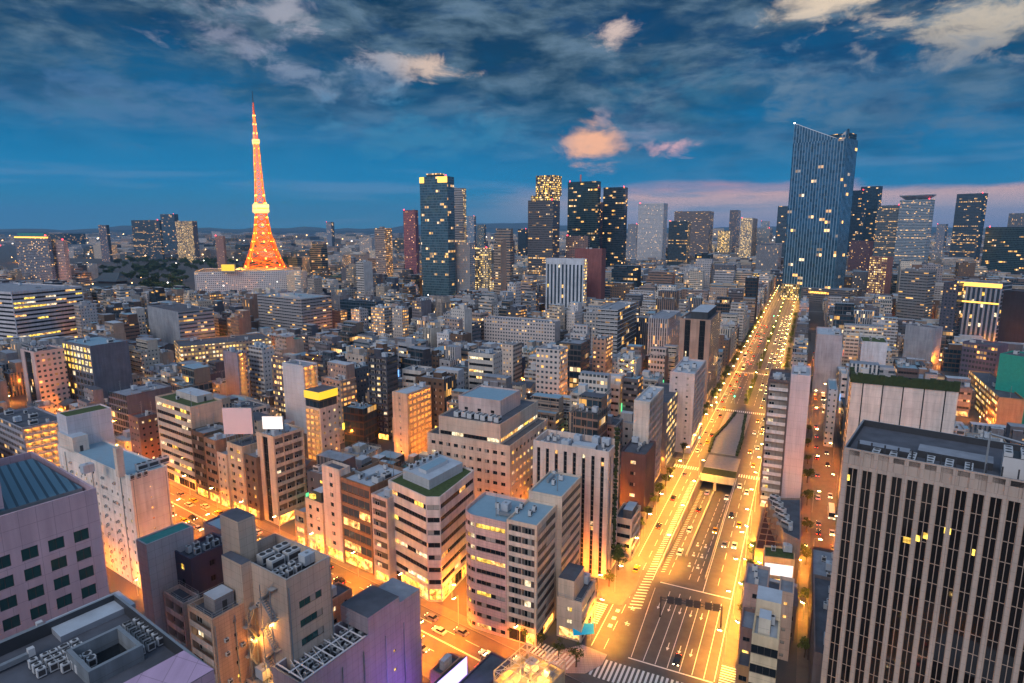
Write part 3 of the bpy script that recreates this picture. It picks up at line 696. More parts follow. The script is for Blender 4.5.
# distant ridge
def hills():
    b = MB(); rr = random.Random(5); prev = None; n = 90
    for i in range(n+1):
        a = rad(-55+110*i/n); D = 12600
        px = 512+math.tan(a)*F/math.cos(PITCH)
        hh = 95+14*math.sin(i*.7)+16*math.sin(i*.31+1)+(110*math.exp(-((px-500)/70)**2) if True else 0)+rr.random()*50
        p = (D*math.sin(a), D*math.cos(a)); q = ((D+900)*math.sin(a), (D+900)*math.cos(a))
        if prev: b.face([(*prev[0], -20), (*p, -20), (*p, hh*.55), (*prev[0], prev[2]*.55)], 'hill'); b.face([(*prev[0], prev[2]*.55), (*p, hh*.55), (*q, hh), (*prev[1], prev[2])], 'hill')
        prev = (p, q, hh)
    tag(b.build('hills'), None, None, kind='structure')
hills()
# ================================================================== buildings that can be told apart
G = lambda **k: ('grid', k)
RB = lambda **k: ('ribbon', k)
ST = lambda **k: ('strip', k)
BA = lambda **k: ('balc', k)
MM = lambda m, **k: ('M', dict(m=m, **k))
BL = ('blank', {})
CREAM, WHITE, BEIGE, GREY, PINKG, DARK, BROWN = (.60, .52, .43), (.64, .61, .60), (.46, .38, .31), (.34, .34, .36), (.50, .40, .43), (.055, .06, .075), (.20, .13, .10)
u34, v34 = dirs(34); u25, v25 = dirs(25.4)
def add(p, d, k, d2=(0, 0), k2=0): return (p[0]+d[0]*k+d2[0]*k2, p[1]+d[1]*k+d2[1]*k2)
# --- near left
pk = hero('office_building', 'pink panelled office tower with teal windows and a blue louvred roof, at the left edge', (-62, 535), (-110), 96, h=70, az=36, tint=(.52, .38, .44), wm='panel',
     right=G(bay=3.6, w=2.3, h=2.1, fh=3.5, sill=.8, glass="glass_teal", frame="frame_dark", lit=.0, top=6, mg=1.2), left=G(bay=5.2, w=3.2, h=2.5, fh=4.1, glass='glass_teal', top=7), roof=dict(roof='roof_dark', par=2.5), vb=683)
q = MB(origin=pk['root'].location); P = [pk['Pt'](*c) for c in ((.05, .12), (.96, .12), (.96, .9), (.05, .9))]; q.prism(P, pk['z']+1.2, pk['z']+1.9, 'steel', top='louvre'); q.build('louvred_screen', pk['root'])
addon(pk, 'roof_tower', ((-.02, .1), (.42, .1), (.42, 1), (-.02, 1)), 70, 77, 'panel', (.50, .38, .44), 'roof_dark')
hB = 62
c = at(115, 593, hB); e = at(212, 671, hB); lb = math.hypot(e[0]-c[0], e[1]-c[1]); u, v = dirs(36)
bl = hero('office_building', 'dark flat roof crowded with air conditioning units and a sunken light well, bottom left corner', None, None, None, h=hB,
     poly=[(c[0]-v[0]*lb-u[0]*52, c[1]-v[1]*lb-u[1]*52), (c[0]-v[0]*lb, c[1]-v[1]*lb), c, (c[0]-u[0]*52, c[1]-u[1]*52)], tint=(.46, .30, .38), wm='panel', roof=dict(roof='roof_dark', par=1.8, cap='steel',
     inner='dark_steel'), vb=683)
q = MB(origin=bl['root'].location, tint=(.48, .34, .50)); a0, a1 = bl['Pt'](.45, -.0), bl['Pt'](1.0, 0); b1, b0 = bl['Pt'](.97, .14), bl['Pt'](.45, .14)
q.face([(*a0, hB+.1), (*a1, hB+.1), (*b1, hB+1.9), (*b0, hB+1.9)], 'panel'); q.face([(*b0, hB+1.9), (*b1, hB+1.9), (*b1, hB-1.8), (*b0, hB-1.8)], 'panel'); q.face([(*a1, hB+.1), (*a1, hB-1.8), (*b1, hB-1.8), (*b1, hB+1.9)], 'panel'); q.face([(*a0, hB+.1), (*b0, hB+1.9), (*b0, hB-1.8), (*a0, hB-1.8)], 'panel'); q.build('sloped_parapet', bl['root'])
wc = hero('apartment_building', 'white block with small dark windows, light blue sheet metal roof and a square chimney', (130, 477), 57, 167, by=590, az=34, tint=(.70, .65, .60), wm='wall',
     left=G(bay=3.6, w=.9, h=1.1, fh=3.3, nx=1, lit=.12, top=6, rl=(0, 0, 1, 3)), right=G(bay=8, w=.7, h=.7, fh=3.4, nx=1, lit=.25, top=3), roof=dict(roof='roof_blue', par=.5, rnd=0, 
     pent=[(.0, .74, .42, .97, 5.5, 'wall', (.68, .58, .50))]), vb=585)
hero('apartment_building', 'pale building behind the chimney block, showing only its blank white top wall', (66, 417), (9,), 111, h=50, az=36, tint=(.58, .56, .60), wm='panel', roof=dict(roof='roof_green', par=.4), vb=440)
hero('apartment_building', 'narrow blank grey-white slab with a teal strip roof beside the dark building', (146, 545), (4.5,), 193, h=47, az=34, tint=(.46, .43, .46), wm='fine_panel', roof=dict(roof='roof_teal', par=.25), vb=620)
hero('office_building', 'dark blue-black small office with three yellow windows, in front of the grey-white slab', (190, 559), 172, 231, h=43, az=34, tint=(.07, .07, .11), wm='panel', left=G(bay=4, w=1.6, h=1.6, fh=3.6, lit=.7), right=G(bay=5, w=1.2, h=1.4, fh=3.6, lit=.2), roof=dict(roof='roof_dark', rnd=9, par=1.0, units=[('ac_small', .3, .3, 5, 1, 2.2, 2)]), vb=590)
hero('office_building', 'dark blue low block with a steel-edged roof beside the glowing street', (222, 531), 203, 246, h=36, az=34, tint=(.07, .09, .15), wm='metal_tint', roof=dict(roof='roof_blue', par=.5), vb=560)
k1 = hero('office_building', 'beige tiled office with roof plant pit and a square lift tower, lower left', (286, 580), 231, 330, h=47, az=34, tint=(.50, .40, .33), wm='fine_panel', left=BL,
     right=G(bay=9.0, w=5.6, h=1.7, fh=4.0, nx=4, glass='glass_teal', lit=.1, top=4.5, mg=1), roof=dict(roof='roof_dark', par=3.0, cap='concrete', units=[('ac_big', .45, .55, 2, 2, 4, 3.4), ('ac_small', .2, .25, 3, 2, 2, 2), ('duct', .6, .3, 1, 1, 1, 1), ('tank', .85, .3, 1, 1, 1, 1)]), vb=683)
addon(k1, 'lift_tower', ((.05, .86), (.42, .86), (.42, 1.22), (.05, 1.22)), 0, 54.5, 'fine_panel', (.50, .41, .33), 'roof_dark'); addon(k1, 'stair_tower', ((-.20, .62), (-.001, .62), (-.001, 1.0), (-.20, 1.0)), 0, 47.5, 'fine_panel', (.49, .40, .33), 'roof_dark')
br = hero('apartment_building', 'peach brick block with balconies and railed roof pit, lower left of the beige office', (212, 620), 187, 254, h=39, az=34, tint=(.50, .34, .25), wm='tile', left=BA(bay=4.2, fh=3.1, ptint=(.5, .42, .38), lit=.15), right=G(bay=8, w=.7, h=.9, fh=3.1, nx=1, lit=.1, frame='frame_bronze'), roof=dict(roof='roof_dark', par=1.1, rail=1, pent=[(.25, .3, .7, .75, 3.2, None, (.25, .24, .25))], rnd=4), vb=683)
hero('apartment_building', 'small terraced cream house front with dark openings beside the peach brick block', (183, 604), 163, 200, h=35, az=34, tint=(.55, .46, .42), left=BA(bay=3.4, fh=3.2, lit=.3), roof=dict(roof='roof_dark', rail=1, rnd=4), vb=640)
lw = hero('shop_building', 'low flat-roofed annex lit by an orange lamp between the brick block and the purple-lit building', (262, 690), 228, 300, h=22, az=34, tint=(.5, .38, .3), roof=dict(roof='concrete', rnd=4, par=.4), vb=683)
hero('office_building', 'small brown block with a water tank below the beige office', (326, 604), 312, 352, h=27, az=34, tint=(.45, .27, .18), wm='tile', right=G(bay=3, w=1.3, h=1.3, fh=3.2, lit=.4), roof=dict(roof='roof_dark', units=[('tank', .35, .4, 1, 1, 1, 1)], par=.6), vb=640)
pu = hero('office_building', 'long grey-mauve block with steel framed roof pits full of cooling units, bottom centre', (300, 684), 272, 420, h=29, az=34, tint=(.37, .31, .35), wm='fine_panel',
     right=G(bay=16, w=.8, h=.8, fh=4.6, nx=1, lit=.7, top=5), roof=dict(roof='roof_dark', par=2.2, cap='steel', units=[('ac_small', .10, .25, 4, 3, 2.1, 2.0), ('ac_small', .28, .25, 4, 3, 2.1, 2.0), ('duct', .44, .3, 1, 2, 1, 3), ('mast', .47, .5, 1, 1, 1, 1)]), vb=683)
addon(pu, 'upper_block', ((.52, -.0005), (.80, -.0005), (.80, 1.0), (.52, 1.0)), 29.003, 33, 'fine_panel', (.37, .31, .35), 'roof_dark'); addon(pu, 'upper_block', ((.8005, -.0005), (1, -.0005), (1, 1.0), (.8005, 1)), 29.003, 31.4, 'fine_panel', (.37, .31, .35), 'roof_grey')
q = MB(origin=pu['root'].location)
for k in range(7): a = .03+k*.075; q.bar((*pu['Pt'](a, .02), 29.05), (*pu['Pt'](a, .98), 29.05), .28, 'white_paint')
for cc in (.03, .5, .97): q.bar((*pu['Pt'](.02, cc), 29.08), (*pu['Pt'](.5, cc), 29.08), .28, 'white_paint')
for k in range(3): q.bar((*pu['Pt'](.03+k*.15, .03), 29.1), (*pu['Pt'](.105+k*.15, .97), 29.1), .12, 'white_paint')
q.build('roof_frame', pu['root'])
hero('shop_building', 'tiny orange brick block with a roof hut beside the mauve building', (441, 675), 430, 461, h=17, az=34, tint=(.40, .2, .14), wm='tile', right=G(bay=2.6, w=1.2, h=1.2, fh=3, lit=.4), roof=dict(roof='roof_dark', rnd=3, pent=[(.3, .3, .7, .7, 2.4, None, (.6, .5, .45))]), vb=683)
sc = hero('shop_building', 'low dark roof behind the glowing lavender screen at the bottom edge', (462, 712), 440, 512, h=13, az=34, tint=(.10, .09, .13), roof=dict(roof='roof_dark', par=.5), vb=683)
q = MB(tint=(.1, .1, .1)); a, b_ = at(436, 692, 15), at(467, 664, 15); q.wall(a, b_, 9.5, 17, 'screen_blue'); dx, dy = b_[0]-a[0], b_[1]-a[1]; L = math.hypot(dx, dy); nn = (-dy/L*.6, dx/L*.6); SCR = ((a[0]+b_[0])/2-nn[0]*3, (a[1]+b_[1])/2-nn[1]*3)
a2, b2 = (a[0]+nn[0], a[1]+nn[1]), (b_[0]+nn[0], b_[1]+nn[1]); q.wall(b_, b2, 9.5, 17, 'dark_steel'); q.wall(b2, a2, 9.5, 17, 'dark_steel'); q.wall(a2, a, 9.5, 17, 'dark_steel'); q.face([(*a, 17), (*b_, 17), (*b2, 17), (*a2, 17)], 'dark_steel')
tag(q.build('led_screen'), 'glowing blank lavender led screen at the bottom edge', 'screen')
for px_, py_, z_ in ((438, 694, 12), (420, 715, 8)):
    p_ = at(px_, py_, z_); sl2 = bpy.data.lights.new('screen_light', 'POINT'); sl2.energy = 2000; sl2.color = (.38, .16, 1); sl2.shadow_soft_size = .5; so2 = bpy.data.objects.new('screen_light', sl2); S.collection.objects.link(so2); so2.location = (p_[0], p_[1], z_)
hY = 20; c = at(527, 652, hY); e1 = at(565, 670, hY); e2 = at(494, 681, hY); e3 = (e1[0]+e2[0]-c[0], e1[1]+e2[1]-c[1])
yb = hero('shop_building', 'building whose open roof frame glows golden from inside, bottom centre', None, None, None, h=hY, poly=[e3, e1, c, e2], tint=(.42, .36, .25), roof=dict(roof='concrete', par=1.6, rnd=4, rail=1), vb=683)
q = MB(origin=yb['root'].location)
for k in range(6): q.bar((*yb['Pt'](k/5, 0), hY+2.4), (*yb['Pt'](k/5, 1), hY+2.4), .18, 'rail'); q.bar((*yb['Pt'](0, k/5), hY+2.4), (*yb['Pt'](1, k/5), hY+2.4), .18, 'rail')
for a in (0, .5, 1):
    for cc in (0, .5, 1): q.bar((*yb['Pt'](a, cc), hY-1), (*yb['Pt'](a, cc), hY+2.4), .2, 'rail')
q.bar((*yb['Pt'](0, 0), hY+2.4), (*yb['Pt'](1, 1), hY+2.4), .15, 'rail'); q.bar((*yb['Pt'](1, 0), hY+2.4), (*yb['Pt'](0, 1), hY+2.4), .15, 'rail'); q.build('roof_frame', yb['root'])
def ac_of(bd, px, py, z=None):
    x, y = at(px, py, bd['z'] if z is None else z); P = bd['poly']; o = P[0]; u = (P[1][0]-o[0], P[1][1]-o[1]); v = (P[-1][0]-o[0], P[-1][1]-o[1]); D = u[0]*v[1]-u[1]*v[0]; dx, dy = x-o[0], y-o[1]
    return (dx*v[1]-dy*v[0])/D, (u[0]*dy-u[1]*dx)/D
def unit_at(bd, px, py, kind='ac_small', sc=1, n=1, m=1, su=2.0, sv=2.0, rot=0):
    a, c = ac_of(bd, px, py); P = bd['poly']; u, v = (P[1][0]-P[0][0], P[1][1]-P[0][1]), (P[-1][0]-P[0][0], P[-1][1]-P[0][1]); lu, lv = math.hypot(*u), math.hypot(*v); rl_ = bd['root'].location
    for i in range(n):
        for j in range(m):
            p = bd['Pt'](a+i*su/lu, c+j*sv/lv); inst({'ac_small': 'air_conditioner', 'ac_big': 'cooling_unit', 'tank': 'water_tank', 'duct': 'duct', 'mast': 'antenna'}[kind], ac_mesh(kind), bd['root'], (p[0]-rl_[0], p[1]-rl_[1], bd['z']-rl_[2]), bd['ang']+rot, (sc,)*3)
def bright_panel(bd, pts, z0, z1, m, name='light_panel', th=.3):
    (a, b_) = [bd['Pt'](*c) for c in pts]; dx, dy = b_[0]-a[0], b_[1]-a[1]; L = math.hypot(dx, dy); nx, ny = dy/L*th, -dx/L*th
    q = MB(origin=bd['root'].location); A_, B_ = (a[0]+nx, a[1]+ny), (b_[0]+nx, b_[1]+ny)
    q.wall(A_, B_, z0, z1, m); q.prism([a, A_, B_, b_][::1], z0+.01, z1-.01, ['dark_steel', None, 'dark_steel', 'dark_steel'], top='dark_steel', bottom=True); q.build(name, bd['root'])
def bl_detail():
    (a0, c0), (a1, c1) = ac_of(bl, 107, 672, bl['z']+2), ac_of(bl, 103, 628, bl['z']+2); la = 6.2/52; lc = 6.8/lb; am, cm = (a0+a1)/2, (c0+c1)/2
    A0, A1, C0, C1 = am-la/2, am+la/2, cm-lc/2, cm+lc/2; t1, t2 = .5/52, .5/lb
    for q4 in ((A0, C0, A1, C0+t2), (A0, C1-t2, A1, C1), (A0, C0+t2, A0+t1, C1-t2), (A1-t1, C0+t2, A1, C1-t2)): addon(bl, 'light_well_wall', ((q4[0], q4[1]), (q4[2], q4[1]), (q4[2], q4[3]), (q4[0], q4[3])), bl['z'], bl['z']+2.2, 'wall', (.16, .19, .22), 'steel')
    addon(bl, 'light_well_floor', ((A0+t1, C0+t2), (A1-t1, C0+t2), (A1-t1, C1-t2), (A0+t1, C1-t2)), bl['z']+.01, bl['z']+.05, 'frame_dark', (.03, .03, .03), 'glass_dark')
    for px, py, n, m in ((118, 636, 2, 6), (128, 631, 2, 6), (54, 659, 2, 4), (64, 654, 2, 5), (34, 668, 2, 3), (72, 664, 2, 3)): unit_at(bl, px, py, 'ac_small', .72, n, m, 1.3, -1.35)
    a, c = ac_of(bl, 92, 618); w1 = 13/52; addon(bl, 'plant_deck', ((a-.09, c-.10), (a+.09, c-.10), (a+.09, c+.10), (a-.09, c+.10)), bl['z']+.02, bl['z']+.9, 'roof_grey', (.3, .3, .33), 'roof_light')
    for px, py in ((20, 640), (48, 632), (10, 668)): unit_at(bl, px, py, 'duct', .8)
bl_detail()
a_, c_ = ac_of(wc, 121, 476); q = MB(origin=wc['root'].location, tint=(.66, .56, .48)); p = wc['Pt'](a_, c_); q.box(p[0], p[1], wc['z'], 2.0, 2.0, 9.5, 'wall', wc['ang'], top='concrete'); q.build('chimney', wc['root'])
unit_at(wc, 142, 470, 'ac_big', 1, 3, 1, 3.4, 2); unit_at(wc, 88, 474, 'tank', 1.2); unit_at(wc, 132, 480, 'ac_small', 1, 3, 1, 2.0, 2)
def pipes(bd, e, xs, z1f=.96, name='drainpipe'):
    P = bd['poly']; p, q_ = P[e], P[(e+1) % len(P)]; L = math.hypot(q_[0]-p[0], q_[1]-p[1]); nx, ny = (q_[1]-p[1])/L, -(q_[0]-p[0])/L
    for x in xs:
        c = frac(p, q_, x); m = MB(origin=bd['root'].location); m.bar((c[0]+nx*.16, c[1]+ny*.16, 0), (c[0]+nx*.16, c[1]+ny*.16, bd['h']*z1f), .2, 'steel'); m.build(name, bd['root'])
def outside_stair(bd, e, x0, x1, fh=3.4, out=1.3):
    P = bd['poly']; p, q_ = P[e], P[(e+1) % len(P)]; L = math.hypot(q_[0]-p[0], q_[1]-p[1]); nx, ny = (q_[1]-p[1])/L, -(q_[0]-p[0])/L; m = MB(origin=bd['root'].location)
    a, b_ = frac(p, q_, x0), frac(p, q_, x1); o1 = lambda c, d: (c[0]+nx*d, c[1]+ny*d); z = 0; k = 0
    while z+fh < bd['h']-1:
        s_, t_ = (a, b_) if k % 2 == 0 else (b_, a)
        for d in (.3, out): m.bar((*o1(s_, d), z), (*o1(t_, d), z+fh), .22, 'steel'); m.bar((*o1(s_, d), z+1), (*o1(t_, d), z+fh+1), .09, 'rail')
        for i in range(9): c = frac(s_, t_, (i+.5)/9); m.box(*o1(c, .8), z+fh*(i+.5)/9, .45, out-.3, .07, 'steel', math.atan2(q_[1]-p[1], q_[0]-p[0]))
        m.box(*o1(t_, .8), z+fh-.08, 1.5, out-.1, .12, 'concrete', math.atan2(q_[1]-p[1], q_[0]-p[0])); z += fh; k += 1
    for c in (a, b_): m.bar((*o1(c, out), 0), (*o1(c, out), z), .16, 'steel')
    m.build('outside_stair', bd['root'])
outside_stair(k1, 3, .62, .80); outside_stair(br, 0, .72, .9); pipes(k1, 0, (.03, .97)); pipes(pu, 0, (.12, .3, .47, .66, .83), .9); pipes(wc, 3, (.12, .5, .88)); pipes(wc, 0, (.06, .94)); pipes(br, 0, (.04, .5))
for a_, c_ in ((.3, .75), (.3, .25), (.75, .5)): unit_at(pu, 372, 606) if False else None
def wall_units(bd, e, cols, z0, dz, n, seed=1):
    P = bd['poly']; p, q_ = P[e], P[(e+1) % len(P)]; L = math.hypot(q_[0]-p[0], q_[1]-p[1]); nx, ny = (q_[1]-p[1])/L, -(q_[0]-p[0])/L; rr = random.Random(seed); an = math.atan2(q_[1]-p[1], q_[0]-p[0])
    for x in cols:
        for k in range(n):
            if rr.random() < .6: c = frac(p, q_, x); inst('air_conditioner', ac_mesh('ac_small'), bd['root'], (c[0]+nx*.5-bd['root'].location[0], c[1]+ny*.5-bd['root'].location[1], z0+k*dz), an, (.65, .65, .5))
wall_units(wc, 3, (.2, .35, .65, .8), 4, 3.3, 10); wall_units(k1, 3, (.3, .5), 6, 4, 9, 2); wall_units(br, 0, (.25, .62), 5, 3.1, 10, 3)
def wall_lamp(bd, e, x, z, en, col=(1, .34, .03)):
    P = bd['poly']; p, q_ = P[e], P[(e+1) % len(P)]; L = math.hypot(q_[0]-p[0], q_[1]-p[1]); nx, ny = (q_[1]-p[1])/L, -(q_[0]-p[0])/L; c = frac(p, q_, x); rl_ = bd['root'].location
    m = MB(origin=rl_); m.box(c[0]+nx*.3, c[1]+ny*.3, z, .5, .4, .3, 'lamp_on'); m.build('wall_lamp', bd['root'])
    l = bpy.data.lights.new('wall_light', 'POINT'); l.energy = en; l.color = col; l.shadow_soft_size = .3; o = bpy.data.objects.new('wall_light', l); S.collection.objects.link(o); o.parent = bd['root']; o.location = (c[0]+nx*1.8-rl_[0], c[1]+ny*1.8-rl_[1], z)
for z in (12, 24, 35): wall_lamp(k1, 3, .70, z, 350)
for z in (10, 20, 30): wall_lamp(br, 0, .88, z, 600)
wall_lamp(pu, 3, .5, 14, 2000)
# --- along the glowing street on the left (its far side)
def srow(label, Nx, Ny, Lx, by, Rr=(13,), cat='building', kind='office_building', **k):
    return hero(kind, label, (Nx, Ny), Lx, Rr, by=by, az=35, vb=by, cat=cat, **k)
gb = srow('beige office with lit ribbon windows and a planted green roof on the glowing street', 190, 407, 155, 493, 222, tint=(.56, .45, .36), left=RB(h=1.7, lit=.30, frame='frame_bronze', gf=4.5, mull=1.7), right=BL, roof=dict(roof='roof_green', par=.7, pent=[(.45, .2, .95, .8, 3, None, (.5, .45, .42))], rnd=3))
srow('narrow dark glass block with yellow floors next to the green-roofed office', 203, 434, 190.5, 500, tint=(.12, .09, .07), left=RB(h=2.2, fh=3.6, lit=.35, gf=4.5), roof=dict(roof='roof_grey', rnd=3))
srow('narrow brown block with a lit top window in the row left of the pink billboard', 215, 441, 203.5, 505, tint=(.30, .20, .14), left=RB(h=1.8, lit=.25, gf=4.5), roof=dict(roof='roof_light', rnd=3))
srow('slim white block with paired small windows left of the pink billboard building', 226, 455, 215.5, 509, tint=(.66, .54, .43), left=G(bay=3.1, w=1.2, h=1.3, fh=3.1, lit=.1, gf=4), roof=dict(roof='roof_grey', rnd=2))
pb = srow('cream office of shallow window bays carrying the blank pink rooftop billboard', 242, 447, 226.5, 516, tint=(.60, .47, .35), left=G(bay=3.3, w=2.4, h=1.5, fh=3.3, lit=.15, frame='frame_bronze', gf=4.5), roof=dict(roof='roof_dark', rnd=3))
srow('narrow dark brown block with a lit yellow floor between the two billboard buildings', 256, 458, 242.5, 521, tint=(.16, .12, .10), left=G(bay=3, w=1.6, h=1.6, fh=3.2, lit=.3, gf=4.5), roof=dict(roof='roof_grey', rnd=3))
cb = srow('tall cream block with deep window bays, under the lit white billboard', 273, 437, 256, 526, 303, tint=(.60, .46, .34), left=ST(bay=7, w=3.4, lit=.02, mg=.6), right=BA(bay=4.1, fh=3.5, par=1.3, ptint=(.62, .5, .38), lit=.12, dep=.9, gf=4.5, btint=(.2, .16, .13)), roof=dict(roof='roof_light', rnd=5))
srow('small golden-lit shopfront block in the gap right of the tall cream block', 304, 513, 294, 549, (8,), tint=(.5, .35, .2), left=RB(h=2.2, lit=.8, gf=4.5), kind='shop_building')
ng = srow('slim beige block with a small bright lamp box on its dark roof', 322, 504, 305, 556, (10,), tint=(.58, .45, .33), left=G(bay=4, w=1.6, h=1.5, fh=3.2, lit=.2, gf=4.5), roof=dict(roof='roof_dark', rnd=1, pent=[(.2, .3, .8, .8, 3.5, None, (.06, .07, .06))]))
addon(ng, 'lamp_box', ((.05, .55), (.15, .55), (.15, .8), (.05, .8)), ng['z']+1, ng['z']+2.6, 'lit_yellow', (.1, .1, .1), 'lit_yellow')
srow('slender pale tower with single dark windows left of the brown glass office', 339, 470, 321.5, 563, 350, tint=(.62, .50, .42), left=G(bay=4.6, w=1.7, h=1.5, fh=3.5, lit=.25, gf=4.5, mg=.5), roof=dict(roof='roof_dark', rnd=2))
bg_ = srow('brown glass office reflecting the orange street, right of the slender pale tower', 370, 487, 339.5, 576, (18,), tint=(.24, .14, .09), left=RB(h=2.9, fh=4.0, sill=.6, lit=.16, glass='glass_blue', frame='frame_bronze', gf=5.5, mull=2.6), roof=dict(roof='roof_light', rnd=7, par=1.2))
srow('narrow block of pale horizontal bands squeezed beside the white chamfered office', 387, 499, 371, 586, (16,), tint=(.56, .46, .42), left=BA(bay=8, fh=3.5, par=1.3, ptint=(.58, .48, .44), dep=.8, gf=4, btint=(.1, .09, .08)), roof=dict(roof='roof_light', rnd=3))
def billboard(name, label, pix, Y, m, back='white_paint'):
    z = [atY(px, py, Y) for px, py in pix]; zb = sum(p[2] for p in z[2:])/2; zt = sum(p[2] for p in z[:2])/2
    a, b_ = (z[0][0], Y), (z[1][0], Y-(z[1][0]-z[0][0])*.0)
    r = empty(name, (a[0], a[1], zb), label, 'billboard'); q = MB(origin=r.location)
    q.prism([a, b_, (b_[0]+.3, b_[1]+.9), (a[0]+.3, a[1]+.9)], zb, zt, [m, 'steel', 'steel', 'steel'], top='steel', bottom=True); q.build('panel', r)
    f = MB(origin=r.location)
    for t in (0.05, .35, .65, .95): f.bar((a[0]+(b_[0]-a[0])*t, Y+.6, zb-3.4), (a[0]+(b_[0]-a[0])*t, Y+.6, zb), .2, 'steel'); f.bar((a[0]+(b_[0]-a[0])*t, Y+3.0, zb-3.4), (a[0]+(b_[0]-a[0])*t, Y+1, zt-1), .16, 'steel')
    f.build('support_frame', r)
Yp = pb['poly'][0][1]
billboard('billboard', 'blank pale pink billboard standing on a cream office roof', [(222, 410), (251, 406), (222, 436), (251, 432)], Yp+2, 'sheet_pink')
billboard('billboard', 'brightly lit white billboard on top of the tall cream block', [(262, 418), (282, 415), (262, 430), (282, 428)], cb['poly'][0][1]+2.5, 'sign_white')
# --- white chamfered office
Y = (0-H)/row(602); hF = atY(433, 497, Y)[2]
c1, c2, cL, cR = at(426, 497, hF), at(440, 497, hF), at(388, 480, hF), at(474, 470, hF); bk = (cR[0]+cL[0]-c1[0], cR[1]+cL[1]-c1[1])
rib = RB(h=1.65, fh=3.9, lit=.22, frame='frame_dark', mull=1.3, gf=5, mg=.5)
fo = hero('office_building', 'white chamfered-corner office with dark ribbon windows and planted roof edge at the crossing', None, None, None, h=hF, poly=[c2, cR, bk, cL, c1], tint=(.68, .58, .53), faces={0: RB(h=1.65, fh=3.9, lit=.22, mull=1.4, gf=5, mg=.25), 3: RB(h=1.65, fh=3.9, lit=.15, mull=1.4, gf=5, mg=.25), 4: RB(h=1.65, fh=3.9, lit=.25, mull=1.4, gf=5, mg=.25)}, roof=dict(roof='roof_green', par=.6), vb=602)
def quadin(c, fr):  # inner block of the chamfered office
    pass
fp = [c2, cR, bk, cL]; Pf = lambda a, c: (cL[0]+(bk[0]-cL[0])*c*1.0+(c1[0]-cL[0])*a, cL[1]+(bk[1]-cL[1])*c+(c1[1]-cL[1])*a)
q = MB(origin=fo['root'].location, tint=(.45, .46, .48)); q.prism([Pf(.82, .2), Pf(.82, .9), Pf(.12, .9), Pf(.12, .2)], hF-.6, hF+2.6, 'panel', top='roof_light'); q.build('plant_screen', fo['root'])
q = MB(origin=fo['root'].location, tint=(.5, .52, .55)); q.prism([Pf(.62, .3), Pf(.62, .75), Pf(.42, .75), Pf(.42, .3)], hF+2.6, hF+3.8, 'metal_tint', top='roof_blue'); q.build('vault', fo['root'])
for i in range(5): p = Pf(.24, .28+i*.13); inst('air_conditioner', ac_mesh('ac_small'), fo['root'], (p[0]-fo['root'].location[0], p[1]-fo['root'].location[1], hF+2.6), .5)
# --- apartment tower at the corner and its neighbours
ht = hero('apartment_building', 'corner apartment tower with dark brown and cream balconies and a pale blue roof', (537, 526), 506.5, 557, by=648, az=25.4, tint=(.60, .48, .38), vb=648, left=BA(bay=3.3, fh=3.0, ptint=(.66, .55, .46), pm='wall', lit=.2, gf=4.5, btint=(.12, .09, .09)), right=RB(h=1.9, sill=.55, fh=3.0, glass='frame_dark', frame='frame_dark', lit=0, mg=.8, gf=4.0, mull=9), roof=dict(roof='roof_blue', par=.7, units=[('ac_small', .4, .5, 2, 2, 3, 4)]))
T = ht['poly']; hh = ht['h']
uu = dirs(25.4)[0]; vv = dirs(25.4)[1]
P1 = T[1]; Pn = add(P1, uu, .05); ln = 17
hero('apartment_building', 'striped brown and cream rear wing behind the corner apartment tower', None, None, None, h=hh+2.5, poly=[add(Pn, vv, -1.5), add(Pn, uu, ln, vv, -1.5), add(Pn, uu, ln, vv, 9), add(Pn, vv, 9)], tint=(.60, .48, .38), faces={0: RB(h=1.7, sill=.6, fh=3.0, glass='frame_dark', lit=0, mull=9, mg=.3)}, roof=dict(roof='roof_blue', par=.6, rnd=4), vb=600)
pL = T[3]; pts = []
wpk = 15.0
base = add(pL, vv, .06)
arc = [add(base, vv, wpk-5*(1-math.sin(t)), uu, 5*(1-math.cos(t))) for t in [k*math.pi/2/5 for k in range(6)]]
poly = [base, add(base, uu, 16), add(base, uu, 16, vv, wpk)]+[add(base, vv, wpk-5+5*math.cos(t), uu, 5-5*math.sin(t)) for t in [k*math.pi/2/5 for k in range(6)]]
fs = {i: RB(h=1.4, fh=3.2, lit=.25, frame='frame_bronze', mg=.05, mull=1.5) for i in range(3, 8)}; fs[8] = RB(h=1.4, fh=3.2, lit=.2, frame='frame_bronze', mg=.4) ; fs[2] = RB(h=1.4, fh=3.2, lit=.2, frame='frame_bronze')
hero('apartment_building', 'rounded pink-tiled tower joined to the left of the corner apartment tower', None, None, None, h=hh-1, poly=poly, tint=(.62, .42, .38), wm='tile', faces=fs, roof=dict(roof='roof_blue', par=1.0, rnd=4), vb=640)
I_ = hero('shop_building', 'small pale peach block with a slanted glass roof beside the junction', (582, 603), 557, 596, by=643, tint=(.66, .48, .36), vb=643, left=G(bay=5, w=1.6, h=1.4, fh=3.2, lit=.2, gf=4), right=RB(h=1.3, fh=3.2, lit=.3, gf=4), roof=dict(roof='roof_dark', par=.5, rail=1, rnd=2))
addon(I_, 'upper_block', ((.05, .35), (.75, .35), (.75, 1.0), (.05, 1.0)), I_['z'], I_['h']+5.5, 'wall', (.66, .5, .38), 'roof_dark')
tq = MB(); c = at(583, 640, 0); r_ = empty('tent', (c[0], c[1], 0), 'bright cyan-blue canopy at the foot of the small peach block by the junction', 'canopy'); tq.o = tuple(r_.location)
